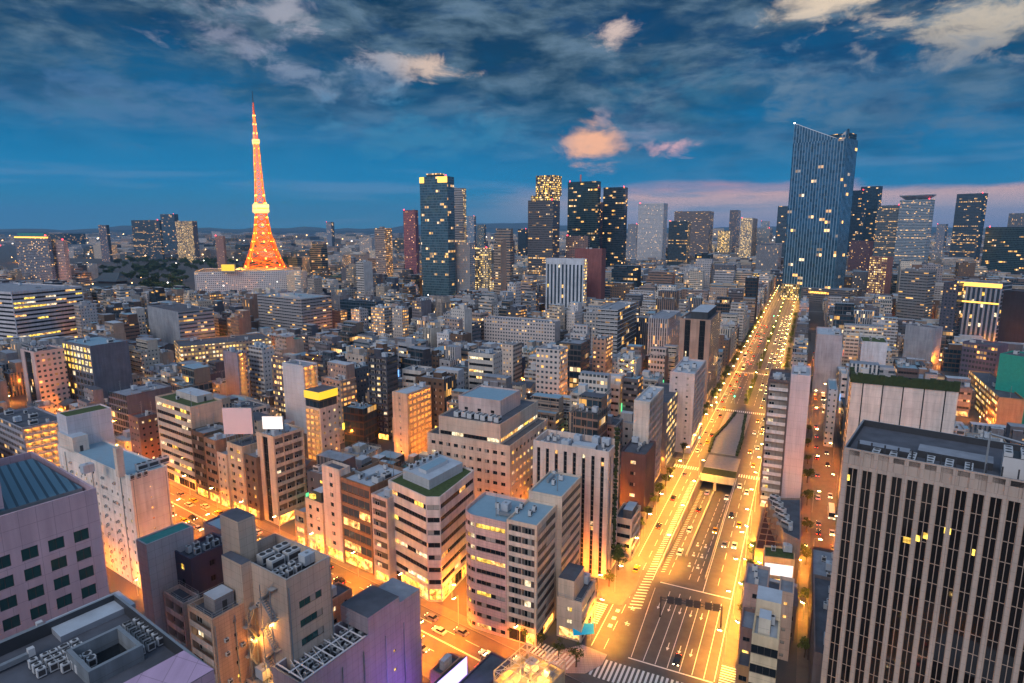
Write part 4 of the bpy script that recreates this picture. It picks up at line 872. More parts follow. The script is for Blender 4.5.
tq.bar((c[0]-2, c[1], 0), (c[0]-2, c[1], 3), .15, 'rail'); tq.bar((c[0]+2, c[1], 0), (c[0]+2, c[1], 3), .15, 'rail'); tq.face([(c[0]-3, c[1]-2, 2.8), (c[0]+3, c[1]-1.2, 2.8), (c[0]+3, c[1]+1, 4.6), (c[0]-3, c[1]+1, 4.6)], 'cyan_tent'); tq.face([(c[0]-3, c[1]+1, 4.6), (c[0]+3, c[1]+1, 4.6), (c[0]+3, c[1]+3, 2.8), (c[0]-3, c[1]+3, 2.8)], 'cyan_tent'); tq.build('canopy_cloth', r_)
jh = hero('hotel_building', 'tall hotel of white vertical piers and dark window slots beside the main road', (609, 452), 533, 620, by=580, tint=(.66, .52, .45), vb=575, left=ST(bay=3.05, w=1.15, nx=1, fh=3.4, per=2, lit=.05, top=2.2, dep=.5, gf=0, spand=.35, mg=.5), right=ST(bay=4.5, w=1.6, lit=.05, top=2.2), roof=dict(roof='roof_grey', par=2.0, cap='wall', rnd=16, captint=(.7, .6, .55), pent=[(.15, .2, .45, .5, 2.0, 'metal_tint', (.5, .5, .52))]))
q = MB(origin=jh['root'].location); a0, a1 = jh['Pt'](-.005, -.005), jh['Pt'](-.005, 1.005)
rrr = random.Random(4); pA, pB = jh['poly'][0], jh['poly'][1]
for k in range(60): z = 6+k*.75; p_ = frac(pA, pB, .55+.1*rrr.random()); q.box(p_[0]+.25, p_[1]-.4, z, .9+rrr.random()*.8, .6, .6, 'hedge', rrr.random())
q.build('green_wall', jh['root'])
hero('apartment_building', 'stepped cream terrace block between the piered hotel and the tree-lined pavement', (632, 520), 614, 641, by=561, tint=(.62, .48, .38), vb=560, left=RB(h=1.5, fh=3.3, lit=.15), right=BA(bay=4, fh=3.3, lit=.2, ptint=(.62, .5, .42)), roof=dict(roof='roof_dark', rnd=5, pent=[(.2, .1, .8, .6, 3, None, (.12, .12, .13))]))
hero('office_building', 'black-brown block with one yellow window behind the piered hotel roof', (646, 455), 621, 656, by=512, tint=(.10, .07, .08), wm='tile', vb=505, left=G(bay=7, w=2.2, h=1.5, fh=4, lit=.25, nx=3), roof=dict(roof='roof_dark', rnd=4))
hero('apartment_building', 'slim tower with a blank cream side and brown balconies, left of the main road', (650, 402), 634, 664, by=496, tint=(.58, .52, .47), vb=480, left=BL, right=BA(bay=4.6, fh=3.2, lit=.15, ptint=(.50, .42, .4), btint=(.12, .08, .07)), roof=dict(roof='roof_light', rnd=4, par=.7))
hero('office_building', 'dark grey block with a sloping slate roof behind the slim cream and brown tower', (668, 403), 640, 683, by=468, tint=(.18, .17, .19), vb=420, left=BL, right=MM('f_lit'), roof=dict(roof='roof_dark', rnd=1))
hero('apartment_building', 'pinkish-white tower with small windows and stepped balconies left of the main road', (695, 374), 670, 706, by=454, tint=(.58, .48, .47), vb=430, left=G(bay=4.2, w=1, h=1, fh=3.1, nx=1, lit=.03), right=BA(bay=3.6, fh=3.1, lit=.2, ptint=(.6, .5, .47)), roof=dict(roof='roof_light', rnd=6))
tb = hero('hotel_building', 'tall brown tower of two plain piers with dark glass between them', (711, 320), 680, 721, by=406, tint=(.40, .27, .21), vb=400, left=ST(bay=9.7, w=3.6, nx=4, per=1, fh=3.4, lit=.02, mg=.5, top=.6), right=MM('f_vert'), roof=dict(roof='roof_dark', rnd=3, pent=[(.1, .15, .95, .7, 5, None, (.05, .06, .07))]))
cr_ = [('apartment_building', 'slim beige tower with balconies behind the cream office left wing', (513, 345), 501, 522, 395, (.55, .46, .40), MM('f_small'), MM('f_apt')),
 ('apartment_building', 'broad off-white tower with paired small windows above the cream office', (560, 350), 536, 568, 418, (.56, .50, .47), MM('f_grid'), MM('f_corr')),
 ('office_building', 'black glass block with two yellow windows behind the off-white tower', (581, 344), 556, 590, 400, (.06, .07, .08), MM('f_glassd'), MM('f_glassd')),
 ('apartment_building', 'orange-brown brick apartment tower with lit stairs right of the black glass block', (606, 339), 593, 613, 392, (.42, .26, .19), MM('f_grid'), MM('f_corr')),
 ('office_building', 'grey office, one side banded and the other of dark glass, centre', (618, 310), 598, 637, 366, (.42, .43, .45), MM('f_band'), MM('f_glassd')),
 ('office_building', 'blue-grey block of vertical fins left of the brown twin-pier tower', (668, 319), 648, 681, 366, (.36, .38, .42), MM('f_vert'), MM('f_vert')),
 ('office_building', 'white finned slab crowned by a golden lit colonnade, centre of the skyline', (584, 259), 546, (12,), 326, (.52, .56, .62), ST(bay=4.6, w=2.3, nx=1, fh=4, lit=.05, glass='glass_blue', dep=.8, top=7), MM('f_gold')),
 ('office_building', 'dull red-brown tower with a lit left edge behind the golden-crowned slab', (602, 249), 575, 606, 320, (.22, .09, .09), BL, BL),
 ('office_building', 'wide mid-rise of pale stone blocks behind the off-white tower', (555, 322), 468, (14,), 352, (.50, .45, .44), MM('f_grid'), BL)]
for kind, lab, N, L_, R2, by, tn, l_, r_ in cr_: last_ = hero(kind, lab, N, L_, R2, by=by, tint=tn, left=l_, right=r_, roof=dict(roof='roof_grey', rnd=4), vb=N[1]+(by-N[1])*.7)
# --- big cream office in the middle
bc = hero('office_building', 'large stepped cream office with lit windows on the top floors, centre of the picture', (510, 446), 427, 548, by=530, tint=(.54, .44, .36), vb=505, left=G(bay=3.3, w=1.9, h=1.4, fh=3.7, lit=.10, glass='glass_dark', mg=1.2, gf=0), right=G(bay=3.3, w=1.9, h=1.4, fh=3.7, lit=.45, mg=1, rl=(1, 1, 2)), roof=dict(roof='roof_dark', par=.8, rnd=5))
def sub_block(bd, ac, z0, z1, tint, lf, rf, m='wall', roofm='roof_dark', name='upper_storeys', rnd=3):
    P = [bd['Pt'](*c) for c in ac]; q = MB(origin=bd['root'].location, tint=tint); bud = [40, []]
    do_face(bd['root'], q, P[0], P[1], z0, z1, rf, m, bud); do_face(bd['root'], q, P[3], P[0], z0, z1, lf, m, bud); q.wall(P[1], P[2], z0, z1, m); q.wall(P[2], P[3], z0, z1, m); q.face([(*p, z1-.6) for p in P], roofm)
    pi = inset(P, .3)
    for i in range(4): j = (i+1) % 4; q.wall(pi[j], pi[i], z1-.6, z1, m); q.face([(*P[i], z1), (*P[j], z1), (*pi[j], z1), (*pi[i], z1)], m)
    q.build(name, bd['root']); return P
sub_block(bc, ((.02, .12), (.985, .12), (.985, .86), (.02, .86)), bc['z'], bc['h']+7.6, (.54, .44, .36), RB(h=1.6, fh=3.7, lit=.45, mull=1.7), RB(h=1.6, fh=3.7, lit=.5, mull=1.7))
sub_block(bc, ((.30, .26), (.80, .26), (.80, .78), (.30, .78)), bc['h']+7, bc['h']+13.5, (.56, .43, .40), G(bay=6, w=1.6, h=1.2, fh=3.4, lit=0), BL, roofm='roof_blue', name='plant_house')
for i in range(7): p = bc['Pt'](.12+.02*(i % 2), .2+i*.08); inst('cooling_unit', ac_mesh('ac_big'), bc['root'], (p[0]-bc['root'].location[0], p[1]-bc['root'].location[1], bc['h']+7), bc['ang'])
# --- middle left
CORR = lambda **k: BA(**{**dict(bay=3.0, fh=2.95, lamps=1, door='door', ptint=(.58, .42, .28), btint=(.55, .45, .35), dep=1.4, lit=0), **k})
hero('apartment_building', 'orange-lit apartment tower with glowing corridors and pale roof, left of the cream office', (407, 394), 392, 431, by=462, az=30, tint=(.60, .42, .30), vb=455, left=G(bay=5, w=1, h=1.1, fh=2.95, nx=1, lit=.1), right=CORR(), roof=dict(roof='roof_light', par=.5, rnd=2))
hero('apartment_building', 'tall blank white slab with glowing yellow corridors on its right side', (303, 366), 282, 317, by=434, az=32, tint=(.58, .58, .62), wm='panel', vb=425, left=BL, right=CORR(), roof=dict(roof='roof_grey', par=.5, rnd=2))
yc = hero('apartment_building', 'tower with a bright yellow box sign on its dark top and lit corridors', (320, 409), 305, 338, by=470, az=32, tint=(.58, .50, .44), vb=455, left=CORR(lampstep=1), right=G(bay=3, w=1.2, h=1.3, fh=3.1, lit=.1), roof=dict(roof='roof_dark', par=.6))
addon(yc, 'dark_crown', ((.02, .05), (.98, .05), (.98, .95), (.02, .95)), yc['z'], yc['h']+4.2, 'f_glassd', (.05, .05, .05)); addon(yc, 'yellow_sign', ((-.02, 0), (1.02, 0), (1.02, 1.0), (-.02, 1)), yc['h']+4.2, yc['h']+8.0, 'yellow_box', (.1, .1, .1), 'roof_dark')
lst = [('office_building', 'dark office with a gridded glazed front and blank slate side, left', (90, 346), 61, 128, 414, 32, (.14, .15, .19), G(bay=4.4, w=3.6, h=2.9, fh=4, sill=.5, nx=2, nz=1, lit=.3, frame='frame_white'), BL),
 ('office_building', 'pink-piered office with tall dark glass bays at the left', (34, 352), 20, 64, 416, 32, (.56, .42, .40), ST(bay=14, w=9, nx=6, lit=.12, per=1, fh=4), MM('f_grid')),
 ('office_building', 'dark slate slab with a flat roof edge behind the green-roofed office', (126, 396), 108, 172, 442, 32, (.12, .13, .17), MM('f_glassd'), BL),
 ('office_building', 'brown block of small square windows behind the green-roofed office', (138, 418), 128, 160, 470, 34, (.20, .12, .11), G(bay=2.6, w=1.1, h=1.1, fh=3, nx=1, lit=.15), G(bay=2.6, w=1.1, h=1.1, fh=3, nx=1, lit=.15)),
 ('apartment_building', 'blue-grey apartments with orange-lit landings at the left edge', (22, 428), -8, 66, 492, 34, (.30, .31, .36), MM('f_apt'), CORR(ptint=(.4, .4, .44))),
 ('office_building', 'wide white office of blue-grey window bands at the left edge', (11, 292), -60, 82, 356, 22, (.50, .50, .54), RB(fh=3.8, h=1.7, lit=.10, mull=3), RB(fh=3.8, h=1.7, lit=.22, mull=3)),
 ('office_building', 'grey office with a blank left side and dark window rows, upper left', (178, 312), 147, 213, 354, 40, (.28, .30, .34), BL, MM('f_ribbon')),
 ('school_building', 'long low brown building with rows of warm lit windows, left', (180, 347), 174, 272, 374, 55, (.40, .27, .20), MM('f_lit'), MM('f_lit')),
 ('hotel_building', 'long white hotel slab below the orange lattice tower', (194, 272), 190, 300, 299, 72, (.60, .57, .58), MM('f_far'), MM('f_grid')),
 ('office_building', 'broad grey office of deep window bands right of the lattice tower', (301, 299), 257, 331, 343, 34, (.33, .32, .34), MM('f_band'), MM('f_band')),
 ('office_building', 'dark navy block with a glowing roof strip right of the broad grey office', (376, 302), 340, (14,), 330, 25.4, (.05, .08, .12), MM('f_glassd'), BL),
 ('apartment_building', 'small brown tower with amber corridors in front of the navy block', (340, 311), 331, 347, 334, 34, (.36, .22, .17), MM('f_small'), MM('f_corr')),
 ('apartment_building', 'pale tower with one amber side below the navy block', (360, 310), 351, 368, 337, 34, (.46, .43, .44), MM('f_corr'), MM('f_grid')),
 ('apartment_building', 'grey tower with a bright amber stair strip right of the navy block', (384, 308), 371, 393, 343, 34, (.36, .34, .34), MM('f_corr'), MM('f_apt')),
 ('apartment_building', 'beige slab tower with an amber right edge, right of the navy block', (402, 309), 392, 408, 350, 34, (.42, .37, .34), MM('f_small'), MM('f_corr')),
 ('apartment_building', 'dark slim tower with a glowing orange side, left of the white and grey tower', (237, 353), 223, 247, 410, 34, (.24, .24, .30), BL, CORR()),
 ('apartment_building', 'off-white tower with stacked balconies right of the dark slim tower', (262, 348), 248, 274, 405, 34, (.50, .48, .48), MM('f_apt'), MM('f_small')),
 ('apartment_building', 'dark brown tower dotted with amber windows left of the tall white slab', (286, 358), 271, 290, 420, 34, (.16, .12, .13), MM('f_lit'), MM('f_small'))]
for kind, lab, N, L_, R2, by, az, tn, l_, r_ in lst: last_ = hero(kind, lab, N, L_, R2, by=by, az=az, tint=tn, left=l_, right=r_, roof=dict(roof=R_.choice(('roof_grey', 'roof_dark', 'roof_blue')), rnd=6), vb=N[1]+(by-N[1])*.72); HEROES[-1]['lab'] = lab
Yh = (0-H)/row(299)+9; hz_ = atY(194, 272, (0-H)/row(299))[2]-.8
q = MB(tint=(.3, .3, .2)); a3, b3 = atY(222, 274, Yh), atY(235, 274, Yh); zt = atY(222, 264.5, Yh)[2]; q.prism([(a3[0], Yh), (b3[0], Yh), (b3[0], Yh+4), (a3[0], Yh+4)], hz_, zt, 'concrete', top='concrete'); q.wall((a3[0], Yh-.3), (b3[0], Yh-.3), hz_+2, zt, 'yellow_box')
tag(q.build('rooftop_sign'), 'bright yellow blank sign box on the roof of the long white hotel slab', 'sign')
# --- skyline towers
def tower(lab, N, L_, R2, by, tn, l_, r_, az=None, rnd=2, kind='office_tower', vbf=.8, cat='skyscraper', **k):
    az = az or (58 if N[0] > 840 else 25.4)
    t_ = hero(kind, lab, N, L_, R2, by=by, az=az, tint=tn, left=l_, right=r_, roof=dict(roof='roof_dark', rnd=rnd, **k), vb=N[1]+(by-N[1])*vbf, cat=cat)
    if cat == 'skyscraper' and R_.random() < .7:
        q = MB(origin=t_['root'].location); c = t_['Pt'](.06, .94 if R_.random() < .5 else .06); q.box(c[0], c[1], t_['h']+.2, 1.5, 1.5, 1.6, 'red_beacon'); q.build('warning_light', t_['root'])
    return t_
GL, GD = MM('f_glass'), MM('f_glassd')
at_ = tower('teal glass tower with golden corner lights at its crown, left of centre', (447, 176), 419.5, 454, 304, (.10, .16, .20), GL, GL, vbf=.95)
for (c0, c1) in ((.84, 1.0), (.0, .34)): addon(at_, 'crown_light', ((-.015, c0), (.02, c0), (.02, c1), (-.015, c1)), at_['h']-9, at_['h']-.5, 'gold_light', (.1, .1, .1), 'gold_light')
addon(at_, 'roof_plant', ((.2, .3), (.8, .3), (.8, .8), (.2, .8)), at_['z'], at_['h']+5, 'f_glassd', (.1, .1, .1))
tower('slim grey tower with lit balconies standing behind the teal glass tower', (463, 188), 452, 466, 296, (.30, .30, .32), MM('f_office'), MM('f_lit'))
tower('pale slab with two yellow window columns beside the teal glass tower', (470, 243), 449, 475, 303, (.42, .42, .44), MM('f_vert'), MM('f_far'))
tower('beige tower full of yellow windows right of the pale slab', (487, 248), 472, 491, 301, (.40, .34, .28), MM('f_lit'), MM('f_lit'))
gs = tower('stepped dark tower with golden upper floors, centre skyline', (553, 200), 528, 560, 294, (.10, .10, .12), MM('f_office'), MM('f_office'))
addon(gs, 'gold_crown', ((.05, .02), (1, .02), (1, .9), (.05, .9)), gs['h'], gs['h']+8, 'f_gold', (.15, .12, .1)); addon(gs, 'upper_tower', ((.1, -.03), (1.1, -.03), (1.1, .72), (.1, .72)), gs['h']+8, gs['h']+42, 'f_gold', (.12, .11, .12))
dg = tower('dark green glass tower with a red-tipped mast, centre skyline', (598, 181), 568, 601, 287, (.03, .07, .07), GD, GD)
addon(dg, 'mast', ((.45, .6), (.5, .6), (.5, .65), (.45, .65)), dg['z'], dg['h']+14, 'wall', (.5, .2, .2))
tower('dark purple-brown slab in front of the two dark glass towers', (612, 202), 586, 618, 283, (.09, .06, .09), MM('f_far'), MM('f_far'))
tower('dark glass tower just right of the green glass tower', (625, 187), 603.5, 628, 284, (.04, .06, .08), GD, GD)
tower('pale tower of fine white grid windows, centre right skyline', (664, 203), 638.5, 668, 272, (.50, .52, .56), MM('f_grid'), MM('f_grid'))
tower('black slab with columns of yellow windows beside the white grid tower', (688, 221), 669, 691, 276, (.03, .05, .07), MM('f_office'), GD)
tower('grey-brown tower with golden floor bands right of the white grid tower', (710, 211), 674.5, 714, 264, (.24, .20, .20), MM('f_band'), MM('f_office'))
tower('low block with yellow lit front between two brown towers', (730, 231), 718, 733, 258, (.3, .28, .26), MM('f_gold'), MM('f_far'))
tower('slim dark tower left of the golden edged tower', (738, 210), 730, 741, 256, (.12, .12, .15), MM('f_far'), GD)
tower('beige tower with a golden left edge, right part of centre skyline', (753, 218), 741, 759, 266, (.34, .30, .28), MM('f_lit'), MM('f_far'))
tower('grey mid-rise of window columns left of the tallest tower', (779, 245), 757, 787, 278, (.34, .34, .37), MM('f_vert'), MM('f_grid'))
tower('slim dark tower close to the left edge of the tallest tower', (789, 206), 778, 791, 266, (.12, .16, .20), GD, GD)
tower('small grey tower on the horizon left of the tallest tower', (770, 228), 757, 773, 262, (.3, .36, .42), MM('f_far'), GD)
for a in [('dark tower dotted with lit windows on the left skyline', (159, 220), 131, 161, 262, (.04, .07, .11), MM('f_office'), GD),
    ('slim blue tower behind the two dark towers of the left skyline', (174, 214), 160, 178, 258, (.12, .18, .26), GD, GD), ('dull brown tower with yellow windows, third of the dark left skyline trio', (192, 221), 175, 197, 263, (.16, .13, .15), MM('f_lit'), MM('f_far')),
    ('grey apartment block with a glowing gold roof rim at the far left', (47, 236), 14, 51, 292, (.20, .22, .28), MM('f_apt'), MM('f_far')), ('pinkish tower beside the gold-rimmed block, far left', (63, 240), 51, 67, 292, (.48, .34, .34), MM('f_apt'), MM('f_small')),
    ('small dark tower with a lit top on the left horizon', (106, 225), 98, 109, 262, (.10, .12, .18), MM('f_far'), GD), ('dark red tower just left of the teal glass tower', (415, 210), 403, 418, 288, (.20, .08, .12), MM('f_far'), MM('f_far')),
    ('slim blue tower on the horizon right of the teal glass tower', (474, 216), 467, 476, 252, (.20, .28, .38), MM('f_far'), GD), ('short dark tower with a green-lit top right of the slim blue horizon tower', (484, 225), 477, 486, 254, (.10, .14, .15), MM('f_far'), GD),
    ('black slab just left of the stepped golden tower', (526, 229), 518, 528, 264, (.03, .04, .06), MM('f_glassd'), GD), ('grey tower peeking out left of the white grid tower', (637, 224), 628, 640, 266, (.26, .28, .32), MM('f_far'), MM('f_far')),
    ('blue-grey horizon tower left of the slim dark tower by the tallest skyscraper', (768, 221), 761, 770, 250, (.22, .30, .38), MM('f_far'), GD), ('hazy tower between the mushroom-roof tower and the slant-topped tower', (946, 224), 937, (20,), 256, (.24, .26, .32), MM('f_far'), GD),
    ('broad brown mid-rise with lit windows right of the stepped golden tower foot', (588, 236), 566, 590, 292, (.20, .14, .13), MM('f_far'), GD),
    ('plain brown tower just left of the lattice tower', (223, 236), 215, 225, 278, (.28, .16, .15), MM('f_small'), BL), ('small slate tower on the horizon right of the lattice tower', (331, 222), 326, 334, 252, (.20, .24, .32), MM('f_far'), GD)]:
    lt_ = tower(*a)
    if 'gold-rimmed' not in a[0] and 'gold roof rim' in a[0]: gold_ = lt_
if True: addon(gold_, 'gold_rim', ((-.03, -.02), (.0, -.02), (.0, 1.0), (-.03, 1.0)), gold_['h']-4, gold_['h']-1.5, 'gold_light', (.1, .1, .1), 'gold_light'); addon(gold_, 'roof_house', ((.1, .1), (.9, .1), (.9, .9), (.1, .9)), gold_['z'], gold_['h']+5, 'roof_teal', (.1, .2, .2), 'roof_teal')
# tallest tower, curved crown
mo = tower('tallest blue glass skyscraper with a swooping notched crown above the main road', (847, 138), 793, 858, 303, (.22, .32, .40), MM('f_mori'), MM('f_mori'), az=50, rnd=0, vbf=.97)
def crown():
    P = mo['poly']; h = mo['h']; z0 = h; q = MB(origin=mo['root'].location, tint=(.22, .32, .40))
    N, Rr, Bk, L_ = P
    hs = lambda t: 9*(1-t)**1.6*1.35+.2    # along front, 0 = left
    n = 14
    Li = inset(P, .4)
    pts = [frac(L_, N, k/n) for k in range(n+1)]
    tops = [h+30*(1-min(1, (k/n)/.84))**1.05 + (13*((k/n-.84)/.16) if k/n > .84 else 0)+.3 for k in range(n+1)]
    depth = 7; inw = ((Bk[0]-L_[0]), (Bk[1]-L_[1])); Ld = math.hypot(*inw); inw = (inw[0]/Ld*depth, inw[1]/Ld*depth)
    for k in range(n):
        a, b_ = pts[k], pts[k+1]; L0 = math.hypot(b_[0]-a[0], b_[1]-a[1])
        q.face([(*a, h), (*b_, h), (*b_, tops[k+1]), (*a, tops[k])], 'f_mori', [(k*L0, h), (k*L0+L0, h), (k*L0+L0, tops[k+1]), (k*L0, tops[k])])
        ai, bi = (a[0]+inw[0], a[1]+inw[1]), (b_[0]+inw[0], b_[1]+inw[1])
        q.face([(*a, tops[k]), (*b_, tops[k+1]), (*bi, tops[k+1]+.6), (*ai, tops[k]+.6)], 'white_paint'); q.face([(*bi, h), (*ai, h), (*ai, tops[k]+.6), (*bi, tops[k+1]+.6)], 'f_glassd')
    a = pts[0]; ai = (a[0]+inw[0], a[1]+inw[1]); q.face([(*ai, h), (*a, h), (*a, tops[0]), (*ai, tops[0]+.6)], 'f_glassd'); a = pts[-1]; ai = (a[0]+inw[0], a[1]+inw[1]); q.face([(*a, h), (*ai, h), (*ai, tops[-1]+.6), (*a, tops[-1])], 'f_glassd')
    q.build('curved_crown', mo['root']); addon(mo, 'roof_plant', ((.3, .02), (.95, .02), (.95, .42), (.3, .42)), mo['z'], h+9, 'f_glassd', (.05, .08, .1))
    c = pts[0]; l = MB(origin=mo['root'].location); l.box(c[0], c[1], tops[0], 1.6, 1.6, 1.6, 'far_white'); l.build('beacon', mo['root'])
crown()
addon(mo, 'podium', ((-.25, -.35), (.9, -.35), (.9, .55), (-.25, .55)), 0, 22, 'f_band', (.16, .15, .16)); addon(mo, 'lit_entrance', ((-.26, .02), (-.249, .02), (-.249, .4), (-.26, .4)), 14, 17, 'lit_shop', (.1, .1, .1)); addon(mo, 'lit_entrance', ((-.26, .62), (-.1, .62), (-.1, .95), (-.26, .95)), 0, 26, 'f_gold', (.3, .2, .1))
tower('dark blue slab just right of the tallest tower', (879, 186), 861, (20,), 270, (.05, .09, .13), GD, GD)
tower('darker lower slab tucked between the tallest tower and the blue slab', (864, 190), 850, (20,), 271, (.03, .05, .08), GD, GD)
tower('glass office with orange roof rail right of the dark blue slab', (900, 205), 878, (20,), 275, (.14, .16, .18), MM('f_office'), GD)
mu = tower('blue-grey tower with a flaring mushroom roof, right skyline', (931, 199), 900, (20,), 277, (.34, .40, .46), MM('f_ribbon'), MM('f_ribbon'))
q = MB(origin=mu['root'].location, tint=(.3, .34, .4)); Pm = inset(mu['poly'], 9); Pu = inset(mu['poly'], -1.5); zt = mu['h']
for i in range(4): j = (i+1) % 4; q.face([(*Pm[i], zt), (*Pm[j], zt), (*Pu[j], zt+9), (*Pu[i], zt+9)], 'wall'); q.wall(Pu[i], Pu[j], zt+9, zt+11, 'wall')
q.face([(*p, zt+11) for p in Pu], 'roof_dark'); q.build('flared_roof', mu['root'])
tower('dark red-brown mid-rise at the foot of the blue slabs', (870, 241), 850, (16,), 279, (.14, .07, .08), MM('f_far'), BL, cat='building')
tower('brown apartment tower speckled with amber windows, right of the tallest tower', (888, 257), 870, (16,), 305, (.26, .13, .12), MM('f_lit'), BL, cat='building')
tower('blue-black tower whose top slants, right skyline', (984, 193), 957, (24,), 274, (.06, .09, .13), MM('f_office'), GD)
tower('wide dark glass block with yellow floors at the right edge', (1052, 227), 986, (24,), 285, (.05, .10, .11), MM('f_glassd'), GD)
tower('small finned tower on the skyline at the right edge', (1030, 213), 1009, (24,), 262, (.2, .22, .25), MM('f_vert'), GD)
tower('grey slab of dark window bands between the mushroom-roof tower and the big blank wall', (929, 271), 901, (18,), 332, (.22, .23, .25), MM('f_band'), MM('f_band'), cat='building')
tower('blank concrete block in front of the grey banded slab', (935, 328), 906, (14,), 365, (.30, .32, .37), BL, BL, cat='building')
gc = tower('hotel of pale fins under a golden scalloped crown, right', (1003, 283), 958, (22,), 349, (.30, .32, .38), ST(bay=4.2, w=2.4, nx=1, fh=3.8, lit=.05, glass='glass_blue', dep=.7, top=6), GD, cat='building')
bright_panel(gc, ((-.01, 1.0), (-.01, 0.0)), gc['h']-5, gc['h']-1.2, 'gold_light'); bright_panel(gc, ((-.01, .98), (-.01, .02)), gc['h']-21, gc['h']-19.5, 'gold_light')
bright_panel(last_, ((-.01, 1), (-.01, 0)), last_['h']-1, last_['h']-.5, 'lit_warm') if False else None
tower('dark side block dotted with yellow windows left of the golden-crowned hotel', (959, 283), 944, (26,), 345, (.08, .08, .11), MM('f_far'), GD, cat='building')
tower('matte black low block at the right edge', (1060, 294), 986, (24,), 356, (.03, .03, .04), BL, BL, cat='building')
tower('dark round-shouldered block with two rows of yellow windows, right', (998, 346), 963, (18,), 388, (.10, .09, .14), MM('f_office'), BL, cat='building')
nt = tower('building wrapped in bright green scaffold netting at the right edge', (1060, 362), 1000, (18,), 432, (.02, .30, .25), ('blank', dict(wm='net_green')), ('blank', dict(wm='net_green')), cat='building')
bw = hero('office_building', 'big blank cream wall with dark vertical joints under a dark green hedge roof, right', (852, 381), (13,), (36,), by=505, tint=(.64, .56, .52), vb=440, left=CORR(ptint=(.6, .4, .25)), right=ST(bay=7.2, w=.45, nx=1, fh=20, lit=0, top=.3, dep=.3), roof=dict(roof='roof_dark', par=.4))
q = MB(origin=bw['root'].location); rg = random.Random(9)
for k in range(46):
    p = bw['Pt'](.01+k*.0215, .02); q.box(p[0], p[1], bw['h']-.4, 2.0, 1.6, 3.6*rg.uniform(.8, 1.15), 'hedge', bw['ang']+rg.uniform(-.15, .15))
for k in range(8): p = bw['Pt'](.01, .05+k*.12); q.box(p[0], p[1], bw['h']-.4, 1.6, 2.2, 3.6*rg.uniform(.8, 1.1), 'hedge', bw['ang'])
q.build('roof_hedge', bw['root'])
wgr = hero('office_building', 'white block with a green roof and slanted dark windows above the big blank wall', (862, 341), 853, 888, by=390, tint=(.56, .56, .60), left=MM('f_band'), right=BL, roof=dict(roof='roof_green', rnd=5), vb=365)
hero('office_building', 'pinkish grey office with small windows right of the main road', (817, 334), 797, (16,), by=392, tint=(.42, .36, .38), left=MM('f_small'), right=BL, roof=dict(roof='roof_light', rnd=5), vb=366)
hero('apartment_building', 'small white block of dark bands right of the main road', (828, 346), 817, (10,), by=386, tint=(.62, .60, .60), left=MM('f_band'), roof=dict(roof='roof_light', rnd=2), vb=366)
hero('apartment_building', 'white block with a column of glowing windows between the pale tower and the blank wall', (829, 389), 813, 838, by=446, tint=(.52, .50, .52), left=G(bay=5.5, w=1.2, h=1.0, fh=3.2, nx=1, lit=.8, rl=(1,)), right=MM('f_small'), roof=dict(roof='roof_blue', rnd=5), vb=430)
hero('shop_building', 'brown block lit bright orange with a gabled sign frame, right', (999, 397), 967, (12,), by=430, tint=(.40, .22, .12), left=MM('f_lit'), roof=dict(roof='roof_dark', rnd=4), vb=425)
# pale tower beside the road
pw = hero('apartment_building', 'tall pale tower of white balconies and dark bands, its right half a blank pink wall', (811, 376), 791, (20,), by=512, tint=(.62, .50, .52), wm='panel', vb=500, left=BL, roof=dict(roof='roof_light', par=.8, rnd=7))
P = pw['poly']; a0 = add(P[3], v25, .05, u25, -1.0)
wl = reach(a0, v25, 768, pw['h']-2.5)
hero('apartment_building', 'balcony wing of white rails and dark slab edges joined to the blank pink tower wall', None, None, None, h=pw['h']-2.5, poly=[a0, add(a0, u25, 20), add(a0, u25, 20, v25, wl), add(a0, v25, wl)], tint=(.13, .10, .10), faces={3: BA(bay=3.6, fh=3.5, ptint=(.66, .60, .58), par=1.2, lit=.35, btint=(.3, .25, .22)), 2: MM('f_apt')}, roof=dict(roof='roof_dark', par=1.0, rail=1, rnd=5), vb=500)
# --- low cluster right of the road
hm = 17; pts = [(768, 503), (796, 541), (801, 541), (801, 497)]; P = [at(*p, hm) for p in [(783, 532), (801, 541), (801, 498), (768, 498)]]
hero('shop_building', 'low mall roof in dark metal crowded with ducts below the pale tower', None, None, None, h=hm, poly=P, tint=(.30, .22, .18), roof=dict(roof='roof_dark', par=.6, units=[('duct', .2, .2, 1, 3, 2, 6), ('ac_big', .5, .3, 1, 5, 2, 5)]), vb=560)
pg = hero('shop_building', 'low terrace building with a rust brown pergola roof glowing orange', (757, 543), (8,), 784, h=9, az=25.4, poly=[at(*p, 9) for p in [(755, 548), (785, 552), (783, 520), (765, 510)]], tint=(.42, .24, .12), roof=dict(roof='red_pave', par=.5), vb=560)
q = MB(origin=pg['root'].location)
for k in range(8): q.bar((*pg['Pt'](.02, k/7), 12.2), (*pg['Pt'](.98, k/7), 12.2), .25, 'rust')
for a in (0.02, .33, .66, .98):
    q.bar((*pg['Pt'](a, 0), 12.0), (*pg['Pt'](a, 1), 12.0), .25, 'rust')
    for cc in (0.03, .5, .97): q.bar((*pg['Pt'](a, cc), 8.5), (*pg['Pt'](a, cc), 12), .2, 'rust')
q.build('pergola', pg['root'])
sh = hero('shop_building', 'shop block with a big glowing white display window facing the viewer', (764, 553), (9,), 794, h=12, poly=[at(764, 556, 12), at(795, 560, 12), at(795, 548, 12), at(764, 545, 12)], tint=(.62, .42, .26), roof=dict(roof='roof_green', par=.5, rnd=2), vb=575)
bright_panel(sh, ((.04, 0), (.96, 0)), 6.0, 10.0, 'sign_white'); bright_panel(sh, ((.3, 0), (.98, 0)), .5, 4.8, 'lit_shop')
